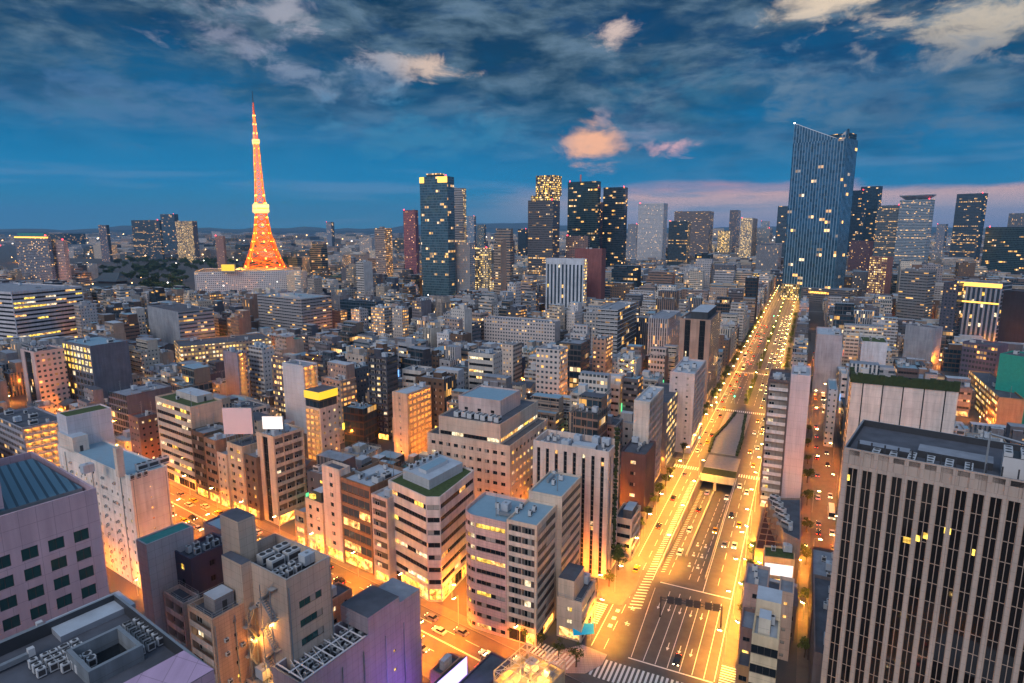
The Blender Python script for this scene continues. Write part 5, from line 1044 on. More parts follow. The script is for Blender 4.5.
pn = hero('office_building', 'slim cream office lit yellow with dark paired windows, bottom right by the road', (779, 640), 752, (11,), h=41, az=25.4, tint=(.64, .52, .34), vb=683, left=G(bay=8.5, w=4.6, h=1.9, fh=3.9, nx=4, lit=.3, rl=(.6, .6, 3), mg=.6), right=G(bay=6, w=1, h=1.3, fh=3.9, nx=1, lit=.2), roof=dict(roof='roof_light', par=.7, pent=[(.12, .35, .4, .8, 3.4, 'wall', (.6, .55, .45))], units=[('ac_small', .5, .3, 3, 1, 2, 2)]))
addon(pn, 'upper_block', ((.55, .02), (1.0, .02), (1.0, .98), (.55, .98)), pn['h'], pn['h']+3.6, 'wall', (.6, .5, .36), 'roof_light')
for lab, N, L_, R2, h_, tn, l_, r_ in [('dark roofed block packed with roof plant, left of the slim cream office', (768, 588), 744, (11,), 24, (.44, .30, .26), G(bay=4, w=1.4, h=1.4, fh=3.3, lit=.3), BL),
    ('small peach block with a blue roof right of the glowing display window', (794, 594), 779, (8,), 20, (.58, .42, .34), G(bay=3, w=1, h=1, fh=3.2, nx=1, lit=.3), BL),
    ('low dark block with a grey roof left of the slim cream office', (754, 630), 740, (9,), 19, (.22, .14, .12), G(bay=3, w=1.6, h=1.2, fh=3.2, lit=.3), BL),
    ('low building with a blue skylight roof beside the right-hand pavement', (750, 668), 737, (9,), 13, (.40, .22, .10), RB(h=1.5, lit=.6), BL),
    ('near-black small block between the slim cream office and the red side street', (812, 610), 797, (9,), 15, (.10, .07, .06), G(bay=3, w=1.3, h=1.3, fh=3.2, lit=.2), G(bay=3, w=1.3, h=1.3, fh=3.2, lit=.3)),
    ('grey-brown low block at the foot of the piered office tower', (814, 652), 800, (9,), 16, (.18, .15, .15), G(bay=3, w=1.3, h=1.3, fh=3.2, lit=.3), BL)]:
    hero('shop_building', lab, N, L_, R2, h=h_, tint=tn, left=l_, right=r_, roof=dict(roof=R_.choice(('roof_dark', 'roof_grey')), rnd=7), vb=683)
# --- office tower of vertical piers, lower right
hR = 70; cLr = at(844, 447, hR); uR, vR = dirs(37.5); wR = 62
rt = hero('office_tower', 'large office tower of pinkish-brown vertical piers and dark glass, lower right corner', None, None, None, h=hR, poly=[add(cLr, vR, -wR), add(cLr, vR, -wR, uR, 24), add(cLr, uR, 24), cLr], tint=(.44, .36, .31), wm='fine_panel', vb=683,
     faces={3: ST(bay=2.62, w=1.9, nx=2, fh=3.9, lit=0, top=4.2, dep=.4, fb=.13, frame='fin_bronze', glass='glass_night', crownrow=1, mg=.7)}, cat='skyscraper',
     roof=dict(roof='roof_dark', par=1.5, cap='steel', inner='dark_steel', units=[]))
for (a, c0, c1, d) in ((.30, .60, .80, .2), (.18, .82, .97, .12)): addon(rt, 'roof_deck', ((a, c0), (a+d, c0), (a+d, c1), (a, c1)), rt['z'], rt['z']+1.5, 'dark_steel', (.1, .1, .1))
cw = addon(rt, 'cooling_tower_block', ((.20, .18), (.42, .18), (.42, .58), (.20, .58)), rt['z'], rt['z']+4.0, 'metal_tint', (.55, .55, .56), 'dark_steel'); addon(rt, 'cooling_tower_block', ((.20, -.0), (.42, -.0), (.42, .15), (.20, .15)), rt['z'], rt['z']+4.0, 'metal_tint', (.50, .5, .52), 'dark_steel')
for i in range(3):
    for j in range(10): p = rt['Pt'](.235+i*.075, .20+j*.041); inst('fan_unit', ac_mesh('ac_small'), rt['root'], (p[0]-rt['root'].location[0], p[1]-rt['root'].location[1], rt['z']+4.0), rt['ang'], (1.3, 1.5, .5))
for i in range(3):
    for j in range(6): p = rt['Pt'](.08+i*.07, .66+j*.05); inst('fan_unit', ac_mesh('ac_small'), rt['root'], (p[0]-rt['root'].location[0], p[1]-rt['root'].location[1], rt['z']), rt['ang'], (1.3, 1.5, .7))
def face_pt(bd, px, py):
    A_, B_ = bd['poly'][3], bd['poly'][0]; d = (px-512, (341.5-py)*math.sin(PITCH)+F*math.cos(PITCH), (341.5-py)*math.cos(PITCH)-F*math.sin(PITCH))
    ex, ey = B_[0]-A_[0], B_[1]-A_[1]; k = (A_[0]*ey-A_[1]*ex)/(d[0]*ey-d[1]*ex); return (d[0]*k, d[1]*k, H+d[2]*k)
lfw = MB(origin=rt['root'].location); fx, fy = -vR[1]*0+uR[0]*.3, uR[1]*.3
for a, b_ in (((903, 540), (911, 538)), ((913, 538), (920, 537)), ((923, 536), (929, 534)), ((944, 531), (951, 531)), ((972, 553), (975, 553)), ((847, 478), (849, 482))):
    p, q_ = face_pt(rt, *a), face_pt(rt, *b_); lfw.face([(p[0]+fx, p[1]+fy, p[2]-.6), (q_[0]+fx, q_[1]+fy, p[2]-.6), (q_[0]+fx, q_[1]+fy, p[2]+.7), (p[0]+fx, p[1]+fy, p[2]+.7)], 'lit_yellow')
lfw.build('lit_window', rt['root'])
rl = MB(origin=rt['root'].location)
for k in range(26): p, q_ = rt['Pt'](.05, .01+k*.038), rt['Pt'](.05, .01+k*.038); rl.bar((*p, rt['z']), (*p, rt['z']+3.1), .25, 'dark_steel')
rl.build('roof_screen', rt['root']); rl = MB(origin=rt['root'].location); rl.bar((*rt['Pt'](.12, .62), rt['z']), (*rt['Pt'](.12, .62), rt['z']+9), .3, 'steel'); rl.bar((*rt['Pt'](.12, .62), rt['z']+8.5), (*rt['Pt'](.30, .30), rt['z']+4), .3, 'steel'); rl.build('maintenance_crane', rt['root'])
# ================================================================== orange lattice tower
def lattice_tower():
    Y = 1150.0; x0 = (262-512)/((341.5-228)*math.sin(PITCH)+F*math.cos(PITCH))*Y; g = 18
    r = empty('lattice_tower', (x0, Y, 0), 'tall floodlit orange and white lattice tower with two observation decks, left skyline', 'tower')
    k = F/math.cos(PITCH)/Y
    prof = [(18, 56), (30, 51), (45, 43), (60, 35), (75, 28.5), (90, 23), (105, 17.5), (120, 15), (133, 12.6), (141, 11.5), (158, 11), (172, 9.2), (186, 8.4), (200, 7.7), (214, 7), (228, 6.3), (242, 5.6), (254, 5.1), (264, 4.7), (280, 3.6), (295, 2.7), (310, 1.9), (322, 1.2), (332, .7)]
    prof = [(z, w) for z, w in prof]; az = rad(28); ca, sa = math.cos(az), math.sin(az)
    def corner(w, i):
        a, b = ((-w, -w), (w, -w), (w, w), (-w, w))[i % 4]; return (x0+a*ca-b*sa, Y+a*sa+b*ca)
    W = .74
    sec = [(0, 9, 'leg_section'), (9, 18, 'upper_section'), (18, 23, 'mast_section')]
    for a, b, nm in sec:
        q = MB(origin=r.location)
        for j in range(a, b):
            (z0, w0), (z1, w1) = prof[j], prof[j+1]; w0 *= W; w1 *= W; m = 'tower_orange'
            th = 2.1 if j < 8 else 1.25 if j < 18 else .8
            for i in range(4):
                p, p2 = corner(w0, i), corner(w1, i); e, e2 = corner(w0, i+1), corner(w1, i+1)
                q.bar((*p, z0), (*p2, z1), (th, th*.95), m)
                q.bar((*p, z1) if False else (*p2, z1), (*e2, z1), th*.5, m)
                q.bar((*p, z0), (*e2, z1), th*.45, m); q.bar((*e, z0), (*p2, z1), th*.45, m)
                if j < 8:
                    mid0 = frac(p, e, .5); q.bar((*mid0, z0), (*p2, z1), th*.35, m); q.bar((*mid0, z0), (*e2, z1), th*.35, m)
        q.build(nm, r)
    def deck(nm, z0, z1, w, m1='tower_white'):
        q = MB(origin=r.location); P = [corner(w, i) for i in range(4)]; Pi = [corner(w*.86, i) for i in range(4)]
        q.prism(Pi, z0, z0+2, 'tower_white', bottom=True, top='tower_white'); q.prism(P, z0+2, z0+(z1-z0)*.45, 'tower_white', bottom=True); q.prism([corner(w*.97, i) for i in range(4)], z0+(z1-z0)*.45, z0+(z1-z0)*.62, 'lit_warm'); q.prism(P, z0+(z1-z0)*.62, z1, 'tower_white', top='tower_orange'); q.build(nm, r)
    deck('main_deck', 141, 157, 13); deck('top_deck', 262, 270, 6)
    q = MB(origin=r.location); q.bar((x0, Y, 332), (x0, Y, 352), (1.1, .5), 'dark_steel', sides=6); q.build('antenna', r)
    q = MB(origin=r.location); q.prism([corner(20, i) for i in range(4)], 0, 38, 'f_lit', top='roof_grey', tint=(.5, .3, .2)); q.build('base_building', r)
    q = MB(origin=r.location); q.prism([corner(52, i) for i in range(4)], -1, 18, 'roof_green', top='roof_green'); tag(q.build('terrace'), None, None, kind='structure')
    bpy.data.objects['terrace'].location = r.location
    # floodlights: glowing fittings on the frame; lamps added in front light its near side
    fl = MB(); fl.box(0, 0, 0, 2.1, 2.1, 1.8, 'flood'); fm = fl.mesh('floodlight')
    for j in range(1, 22):
        z, w = prof[j]; w *= W
        for i in range(4):
            c = corner(w*.97, i); inst('floodlight', fm, r, (c[0]-x0, c[1]-Y, z), az, (1, 1, 1) if j < 12 else (.6, .6, .6))
        if j < 8:
            for i in (3, 0): c = frac(corner(w, i), corner(w, i+1), .5); inst('floodlight', fm, r, (c[0]-x0, c[1]-Y, z), az)
    for z, w, e in [(26, 62, 5), (60, 48, 4), (95, 34, 3), (125, 30, 2), (165, 22, 1.6), (190, 20, 1.5), (215, 18, 1.3), (240, 16, 1.2), (262, 14, 1), (290, 12, .8), (315, 9, .5)]:
        for s_ in (-1, 1):
            l = bpy.data.lights.new('floodlamp', 'POINT'); l.energy = e*3.2e4; l.color = (1, .42, .035); l.shadow_soft_size = 1.5; l.use_shadow = True
            o = bpy.data.objects.new('floodlamp', l); S.collection.objects.link(o); o.parent = r; o.location = (s_*w*.62, -w, z-10)
    return r
lattice_tower()
# ================================================================== ordinary city fabric
STREET_PTS = [(182, 500), (205, 518), (345, 576), (362, 590), (440, 640), (475, 655), (512, 668), (458, 612), (474, 596), (485, 580), (590, 600), (600, 612),
              (20, 398), (14, 405)]+[(x, y) for x, y in ((820, 600), (830, 560), (828, 520), (829, 480), (834, 450))]
for k in range(60):
    s = 150+k*k*.32
    for t in (-51, -46, -30, -14, -10 if s > 560 else -16):
        p = A2(s, t); q_ = proj(p[0], p[1], 0); STREET_PTS.append((q_[0], q_[1]))
def overlaps(A, B):
    for P, Q in ((A, B), (B, A)):
        n = len(P)
        for i in range(n):
            ex, ey = P[(i+1) % n][0]-P[i][0], P[(i+1) % n][1]-P[i][1]; nx, ny = ey, -ex; L = math.hypot(nx, ny)
            if L < 1e-6: continue
            if min((q[0]-P[i][0])*nx+(q[1]-P[i][1])*ny for q in Q)/L > 0: return False
    return True
GRID = {}
def cells(P, c=40):
    xs = [p[0] for p in P]; ys = [p[1] for p in P]
    for i in range(int(min(xs)//c), int(max(xs)//c)+1):
        for j in range(int(min(ys)//c), int(max(ys)//c)+1): yield (i, j)
def occupied(P): return any(overlaps(P, Q) for c in cells(P) for Q in GRID.get(c, ()))
def occupy(P):
    for c in cells(P): GRID.setdefault(c, []).append(P)
def hull_rect(poly, m):
    return inset(poly, -m) if len(poly) == 4 else poly
for hh_ in HEROES: occupy(hull_rect(hh_['poly'], .8))
def reserve(rects, az=25.4):
    for (s0, s1, t0, t1) in rects: occupy([A2(s0, t1, az), A2(s0, t0, az), A2(s1, t0, az), A2(s1, t1, az)][::-1])
def ccw(P):
    return P if sum(P[i][0]*P[(i+1) % len(P)][1]-P[(i+1) % len(P)][0]*P[i][1] for i in range(len(P))) > 0 else P[::-1]
RES = [ccw([A2(s0, t1, a), A2(s0, t0, a), A2(s1, t0, a), A2(s1, t1, a)]) for s0, s1, t0, t1, a in
       [(-60, 1340, -54, -6, 25.4), (102, 128.6, -420, -60, 35.8), (60, 700, 5, 22.5, 25.4), (100, 176, -62, -46, 25.4), (250, 320, -560, -430, 35.8)]+[(s-6, s+6, -170, 120, 25.4) for s in (300, 411, 527, 650, 790, 960)]]
pk_ = [at(90, 292), at(190, 302), at(300, 300), at(330, 262), at(250, 256), at(120, 262)]
RES.append(ccw([at(85, 300), at(250, 303), at(350, 262), at(110, 262)]))        # temple park
RES.append(ccw([at(430, 612), at(450, 622), at(492, 585), at(480, 580)]))
for P in RES: occupy(P)
FILL = []
VIEWS += [dict(x0=84, x1=190, d=1000, vb=287), dict(x0=190, x1=345, d=1000, vb=272)]
rf = random.Random(21)
PAL = [(.52, .50, .50), (.60, .57, .55), (.44, .43, .45), (.56, .47, .38), (.40, .30, .24), (.30, .28, .30), (.62, .60, .61), (.46, .36, .33), (.20, .18, .20), (.50, .42, .36), (.34, .22, .17), (.62, .56, .48), (.36, .38, .42), (.12, .12, .14), (.08, .09, .12), (.17, .11, .08), (.64, .60, .56), (.58, .48, .38)]
def place(s, t, w, d, az, hmin, hmax, tall=.15):
    P = [A2(s, t, az), A2(s, t+w, az), A2(s+d, t+w, az), A2(s+d, t, az)]
    if rf.random() < .5:
        mx, my = sum(p[0] for p in P)/4, sum(p[1] for p in P)/4; j_ = rad(rf.uniform(-3.5, 3.5)); k_ = .95; P = [(mx+((p[0]-mx)*math.cos(j_)-(p[1]-my)*math.sin(j_))*k_, my+((p[0]-mx)*math.sin(j_)+(p[1]-my)*math.cos(j_))*k_) for p in P]
    if P[0][1] < 60 or P[2][1] < 60: return
    pr = [proj(x, y, 12) for x, y in P]; x0, x1 = min(p[0] for p in pr), max(p[0] for p in pr)
    if x1 < -40 or x0 > 1064 or min(proj(x, y, 25)[1] for x, y in P) > 720: return
    if occupied(P): return
    h = rf.uniform(hmin, hmax)*(1 if rf.random() > tall else rf.uniform(1.2, 1.6))*(rf.uniform(2, 3.2) if P[0][1] > 700 and rf.random() < .035 else 1)
    Ymin, Ymax = min(p[1] for p in P), max(p[1] for p in P); cap = 1e9
    for q in HEROES+VIEWS:
        if q['d'] > Ymin+3 and q['x0'] < x1-1.5 and q['x1'] > x0+1.5: cap = min(cap, H+Ymax*row(min(q['vb'], 900))) if q['vb'] < 683 else cap
    for (px, py) in STREET_PTS:
        if x0-1 < px < x1+1 and (0-H)/row(py) > Ymin: cap = min(cap, H+Ymax*row(py+1))
    if Ymin > 350:      # keep most of the far fabric under the skyline
        cap = min(cap, H+Ymax*row(226+30*rf.random()**.6)+0) if Ymax > 1500 else cap
    h = min(h, cap*rf.uniform(.85, 1))
    if h < 5.5: return
    occupy(P); FILL.append(dict(P=P, h=h, w=w, d=d, az=az, Y=Ymin, px=(x0+x1)/2))
def fabric(az, s0, s1, t0, t1, lw, ld, hmin, hmax, tall=.15, ok=None, gap=.8, street=5, cross=75):
    s = s0; k = 0
    while s < s1:
        d = rf.uniform(*ld); t = t0+rf.uniform(0, 8); nxt = t+rf.uniform(.6, 1)*cross
        while t < t1:
            w = rf.uniform(*lw); dd = d*rf.uniform(.72, 1)
            if ok is None or ok(*A2(s+d/2, t+w/2, az)): place(s+(d-dd if k % 2 else 0), t, w, dd, az, hmin, hmax, tall)
            t += w+rf.uniform(.4, gap*2.2)
            if t > nxt: t += street; nxt = t+cross*rf.uniform(.7, 1.1)
        s += d+(1.2 if k % 2 == 0 else street+1); k += 1
# lots along the streets first
for az_, s_, d_, t0_, t1_ in ((35.8, 86, 16, -330, -66), (35.8, 129.5, 15, -380, -70)):
    t = t0_
    while t < t1_: w = rf.uniform(9, 17); place(s_, t, w, d_, az_, 16, 34, .2); t += w+.8
for t_, w_ in ((-70, 15), (-5.5, 10.2), (23.5, 15)):
    s = 130
    while s < 1250: d = rf.uniform(10, 20)*(1 if s < 600 else 1.6); place(s, t_, w_, d, 25.4, 14, 36, .25); s += d+.8
fabric(35.8, 40, 640, -900, -60, (10, 19), (12, 18), 9, 34, .28, ok=lambda x, y: toA(x, y)[1] < -215 and y > 105)
fabric(25.4, 90, 470, -330, -72, (9, 18), (11, 17), 9, 34, .28, ok=lambda x, y: toA(x, y, 35.8)[0] > 128)
fabric(25.4, 110, 470, 24, 420, (9, 20), (12, 18), 10, 32, .18)
fabric(25.4, 420, 900, -1500, -55, (14, 30), (14, 26), 10, 38, .15); fabric(25.4, 420, 900, 23, 800, (14, 30), (14, 26), 10, 38, .18)
NEAR_N = len(FILL)
fabric(25.4, 900, 1700, -1500, 900, (22, 46), (22, 40), 12, 44, .12, street=10, cross=140)
fabric(20, 1700, 3200, -2600, 1700, (40, 80), (40, 75), 12, 55, .10, street=16, cross=300)
fabric(15, 3200, 9500, -8200, 6200, (90, 220), (110, 210), 12, 62, .06, street=30, cross=700)
# what the viewer can see of each lot
def visibility():
    V, Fc, own = [], [], []
    def addp(P, h, i):
        n = len(P); b = len(V); V.extend([(p[0], p[1], 0) for p in P]+[(p[0], p[1], h) for p in P])
        for k in range(n): Fc.append((b+k, b+(k+1) % n, b+n+(k+1) % n, b+n+k)); own.append(i)
        Fc.append(tuple(b+n+k for k in range(n))); own.append(i)
    for q in HEROES: addp(q['poly'], q['h'], -1)
    for i, f in enumerate(FILL): addp(f['P'], f['h'], i)
    t = BVHTree.FromPolygons(V, Fc); cnt = {}
    org = Vector((0, 0, H)); st = 2
    for py in range(226, 684, st):
        for px in range(0, 1024, st):
            d = Vector((px-512, (341.5-py)*math.sin(PITCH)+F*math.cos(PITCH), (341.5-py)*math.cos(PITCH)-F*math.sin(PITCH)))
            h_ = t.ray_cast(org, d)
            if h_[2] is not None and own[h_[2]] >= 0: c = cnt.setdefault(own[h_[2]], [0, 0, 0]); c[0] += 1; c[1] += px; c[2] += py
    return cnt
CNT = visibility()
order = sorted(CNT, key=lambda i: -CNT[i][0]); IND = set(i for i in order[:290] if CNT[i][0] >= 6)
pass
# landmarks for the wording of labels
LM = []
for o in list(S.collection.objects):
    pass
KINDS_ = {  # material: (word, type)
 'f_grid': 'office block', 'f_small': 'apartment block', 'f_ribbon': 'office block with window bands', 'f_band': 'block with dark window bands', 'f_apt': 'balconied apartment block', 'f_vert': 'finned office block', 'f_office': 'office block', 'f_glassd': 'dark glass block', 'wall': 'plain walled block'}
def colname(c):
    r, g, b = c; m = (r+g+b)/3
    if m < .16: return 'near-black'
    if r-b > .12: return 'brown' if m < .32 else ('tan' if m < .45 else 'cream')
    if b-r > .03: return 'blue-grey'
    return 'charcoal' if m < .33 else 'grey' if m < .47 else 'off-white' if m < .56 else 'white'
USED = {}
def filler(i):
    f = FILL[i]; P, h = f['P'], f['h']; c = CNT[i]; cx, cy = c[1]/c[0], c[2]/c[0]
    r = random.Random(i*13+5); tint = r.choice(PAL); kt_ = r.uniform(.62, 1.0); tint = tuple(max(.03, x*kt_) for x in tint)
    near = f['Y'] < 420
    low = h < 13
    m1 = r.choice(('f_grid', 'f_apt', 'f_apt', 'f_ribbon', 'f_band', 'f_office', 'f_vert', 'f_small', 'f_glassd') if not low else ('f_small', 'f_apt', 'f_grid')); m2 = r.choice(('wall', 'f_small', 'f_corr', 'f_small', 'f_grid', 'wall')) if m1 in ('f_apt', 'f_small') else m1 if r.random() < .5 else r.choice(('wall', 'f_small', 'f_grid'))
    if m1 in ('f_glassd',): tint = tuple(x*.4 for x in tint)
    roofk = r.choice(('roof_grey', 'roof_light', 'roof_grey', 'roof_dark', 'roof_blue', 'roof_teal' if r.random() < .2 else 'roof_grey'))
    ex = 'tall' if h > 34 else 'mid-rise' if h > 18 else 'low'
    feat = []
    root = empty('apartment_building' if m1 in ('f_apt', 'f_small') else 'office_building' if not low else 'town_house', (P[0][0], P[0][1], 0), '', 'building', 'ordinary blocks filling the city')
    b = MB(origin=root.location, tint=tint); u0 = r.randint(0, 60)*17.4
    # polygon order: 0->1 faces the viewer, 3->0 faces left, 1->2 faces right
    step = h > 14 and r.random() < .5 and f['d'] > 9
    if near and m1 in ('f_apt', 'f_band') and c[0] > 45:
        bud = [60, []]; do_face(root, b, P[0], P[1], 0, h, BA(bay=r.uniform(3, 3.8), fh=3.0, ptint=tuple(min(.68, x*1.1) for x in tint), lit=.18, gf=4 if h > 14 else 0, lamps=r.random() < .3, lampstep=2), 'wall', bud)
    elif near and c[0] > 60 and m1 != 'f_glassd':
        bud = [80, []]; do_face(root, b, P[0], P[1], 0, h, r.choice((G(bay=r.uniform(2.8, 3.6), w=1.5, h=1.4, fh=3.2, lit=.12, gf=4 if h > 14 else 0), RB(fh=3.5, h=1.5, lit=.12, gf=4 if h > 14 else 0))), 'wall', bud)
    else: b.wall(P[0], P[1], 0, h, m1, u0=u0, v0=0)
    b.wall(P[1], P[2], 0, h, m2, u0=u0+17); b.wall(P[2], P[3], 0, h, 'wall'); b.wall(P[3], P[0], 0, h, m2 if r.random() < .7 else 'wall', u0=u0+34)
    b.build('wall', root)
    o = dict(roof=roofk, par=r.choice((.5, .8, 1.1)), rnd=0)
    gable = low and r.random() < .45
    if gable:
        q = MB(origin=root.location, tint=tint); e = inset(P, -.4); rc = r.choice(('roof_blue', 'roof_dark', 'roof_grey')); m0, m1_ = frac(P[0], P[3], .5), frac(P[1], P[2], .5); hr = h+2.4
        q.face([(*e[0], h-.1), (*e[1], h-.1), (*m1_, hr), (*m0, hr)], rc); q.face([(*m0, hr), (*m1_, hr), (*e[2], h-.1), (*e[3], h-.1)], rc); q.face([(*P[1], h), (*P[2], h), (*m1_, hr)], 'wall'); q.face([(*P[3], h), (*P[0], h), (*m0, hr)], 'wall'); q.build('roof', root); feat.append('pitched roof')
    else:
        if r.random() < .75 and f['d'] > 8:
            a, cc = r.uniform(.08, .5), r.uniform(.2, .5); o['pent'] = [(a, cc, a+r.uniform(.25, .4), cc+r.uniform(.3, .42), r.uniform(2.6, 4.5), None, tuple(min(.68, x*1.05) for x in tint))]; feat.append('roof hut')
        R_.seed(i); big = c[0] > 25
        o['rnd'] = (2 if c[0] < 18 else r.randint(4, 9)) if f['Y'] < 900 else 0; o['rail'] = near and r.random() < .4
        rooftop(root, P, h, o, 'wall', tint, big=False)
        if step:   # set-back top storeys
            q = MB(origin=root.location, tint=tint); hh2 = h+r.uniform(3, 9); P2 = [frac(P[0], P[3], .38), frac(P[1], P[2], .38), P[2], P[3]]
            P2 = inset(P2, .36); q.prism(P2, h-o['par'], hh2, [m1, 'wall', 'wall', 'wall'], top=roofk, u0=u0); q.build('upper_storeys', root); feat.append('stepped top')
    if f['Y'] < 560 and r.random() < .4 and h > 10:
        q = MB(origin=root.location); sx_ = r.choice((0.02, .98)); p_ = frac(P[0], P[1], sx_); ex_, ey_ = (P[1][0]-P[0][0])/f['w'], (P[1][1]-P[0][1])/f['w']; zb = r.uniform(4, max(4.5, h*.45)); ln_ = r.uniform(2.5, 6)
        q.box(p_[0]+ey_*.75, p_[1]-ex_*.75, zb, .35, 1.3, ln_, r.choice(('sg_white', 'sg_yellow', 'sg_red', 'sg_green', 'sg_blue', 'sg_white', 'sg_yellow')), math.atan2(ey_, ex_)); q.build('sleeve_sign', root)
    # wording
    col = colname(tint); kd = KINDS_.get(m1, 'block')
    key = '%s %s %s' % (ex, col, kd)
    root['label'] = key; f.update(root=root, key=key, feat=feat, roofk=roofk, cx=cx, cy=cy)
for i in sorted(IND): filler(i)
# everything beyond: one mass
def masses():
    b1 = MB(); b2 = MB(); r = random.Random(77)
    for i, f in enumerate(FILL):
        if i in IND: continue
        b = b1 if f['Y'] < 900 else b2
        P, h = f['P'], f['h']; t = r.choice(PAL); kt_ = r.uniform(.45, .85); t = tuple(x*kt_ for x in t); ms = ('f_far', 'f_grid', 'f_apt', 'f_small', 'f_office', 'f_far', 'f_lit' if r.random() < .2 else 'f_far') if f['Y'] < 3000 else ('f_far',)
        m = r.choice(ms); u0 = r.randint(0, 80)*17.4
        for k in range(4):
            b.wall(P[k], P[(k+1) % 4], 0, h, m if k in (0, 1, 3) and not (k == 1 and r.random() < .5) else 'wall', u0=u0+k*8.7, tint=t)
        tt = r.uniform(.7, 1.3); rc = r.choice(('roof_grey', 'roof_light', 'roof_dark', 'roof_blue')); b.face([(*p, h) for p in P], rc)
        if f['Y'] < 2600 and r.random() < .7:
            q = inset(P, min(f['w'], f['d'])*r.uniform(.2, .34)); b.prism(q, h, h+r.uniform(2.5, 6), 'wall', top=rc, tint=t)
            if f['Y'] < 1400:
                for _ in range(2): a_, c_ = r.uniform(.12, .88), r.uniform(.1, .3); p = frac(frac(P[0], P[1], a_), frac(P[3], P[2], a_), c_); b.box(p[0], p[1], h, 2, 2, 1.8, 'ac_white', .4)
    tag(b1.build('city_blocks'), 'closely packed roofs and walls of the blocks hardly seen between others', 'city blocks', kind='stuff')
    tag(b2.build('distant_city'), 'distant sprawl of small pale blocks with scattered lights reaching the horizon', 'city', kind='stuff')
    q = MB()
    for k in range(520):
        Y = math.exp(r.uniform(math.log(650), math.log(7000))); px = r.uniform(-20, 1044); x = (px-512)/F*Y*math.cos(PITCH)*1.02; s_ = Y/620*r.uniform(.35, .9)
        zz = r.uniform(4, 26) if Y < 1500 else r.uniform(20, 50); 
        q.box(x, Y, zz, s_, s_*.6, s_, r.choice(('far_lamp', 'far_lamp', 'far_white')) if r.random() > .04 else 'red_beacon', .3)
    tag(q.build('distant_lights'), 'countless tiny street and roof lights twinkling across the far city', 'lights', kind='stuff')
masses()
LMS = [('lattice tower', 262, 230), ('tallest skyscraper', 825, 220), ('piered white hotel', 575, 500), ('white chamfered office', 432, 530), ('big cream stepped office', 490, 430), ('teal glass tower', 437, 240), ('stepped golden tower', 545, 240), ('golden-crowned white slab', 565, 285), ('brown twin-pier tower', 700, 360),
 ('pale road-side tower', 790, 430), ('big blank cream wall', 900, 410), ('pier-fronted office tower', 930, 560), ('pink office tower', 50, 560), ('chimney block', 120, 510), ('pink billboard', 237, 420), ('yellow box sign', 323, 393), ('white blank slab', 293, 390), ('orange corridor tower', 411, 420),
 ('green-roofed office', 185, 440), ('white banded office', 40, 320), ('temple hall', 112, 280), ('broad grey office', 295, 315), ('white grid tower', 653, 235), ('tunnel portal', 715, 470), ('corner apartment tower', 530, 590), ('mushroom-roof tower', 915, 230), ('golden-crowned hotel', 980, 310), ('green netting', 1012, 390),
 ('off-white twin-window tower', 550, 380), ('pinkish-white road tower', 685, 400), ('grey half-glass office', 617, 335), ('beige lift-tower office', 270, 600), ('navy strip-lit block', 360, 310), ('red-brown plain tower', 590, 285), ('gridded dark office', 85, 375), ('orange side street', 830, 520), ('rusty pergola terrace', 770, 530), ('slate round-shouldered block', 980, 365), ('grey banded slab', 915, 300), ('finned blue-grey block', 662, 340)]
ROOFW = {'roof_grey': 'grey', 'roof_light': 'pale', 'roof_dark': 'dark', 'roof_blue': 'blue', 'roof_teal': 'teal'}
ORD = ['nearest', 'second', 'third', 'fourth', 'fifth', 'sixth', 'seventh', 'eighth', 'ninth', 'tenth', 'eleventh', 'twelfth', 'thirteenth', 'fourteenth', 'fifteenth', 'sixteenth', 'seventeenth', 'eighteenth', 'nineteenth', 'twentieth']
def label_fillers():
    cnt_ = {}
    for i in IND:
        f = FILL[i]; lm = min(LMS, key=lambda l: math.hypot(l[1]-f['cx'], (l[2]-f['cy'])*1.6)); dx, dy = f['cx']-lm[1], f['cy']-lm[2]
        rel = ('right of' if dx > 0 else 'left of') if abs(dx) > abs(dy)*.9 else ('below' if dy > 0 else 'above'); f['d_'] = math.hypot(dx, dy)
        fe = (' with '+f['feat'][-1]) if f['feat'] else ''; fe = fe.replace('with stepped top', 'with stepped top').replace('with roof hut', 'with roof hut')
        ex, rest = f['key'].split(' ', 1); rest = rest.replace(' with window bands', '').replace('balconied apartment', 'balconied').replace('dark glass', 'glass').replace('block with dark window bands', 'banded block')
        f['k1'] = '%s %s %s-roofed %s%s' % (ex, rest.split(' ')[0], ROOFW.get(f['roofk'], 'grey'), ' '.join(rest.split(' ')[1:]), fe); f['k2'] = (rel, lm[0]); cnt_.setdefault((rel, lm[0]), []).append(i)
    for (rel, lm), ids in cnt_.items():
        ids.sort(key=lambda i: FILL[i]['d_'])
        for k, i in enumerate(ids):
            f = FILL[i]; w = '%s, %s %s the %s' % (f['k1'], (ORD[k]+' building') if k < 20 else 'farthest', rel, lm)
            w = w.replace('nearest building', 'closest'); w = w.replace(' building ', ' ')
            if len(w.split()) > 16: w = w.replace('tall ', '', 1).replace('low ', '', 1).replace('with stepped top', 'stepped')
            if len(w.split()) > 16: w = w.replace(' stepped,', ',').replace('mid-rise ', '', 1).replace(' with roof hut', '').replace(' with pitched roof', '')
            f['root']['label'] = w
label_fillers()
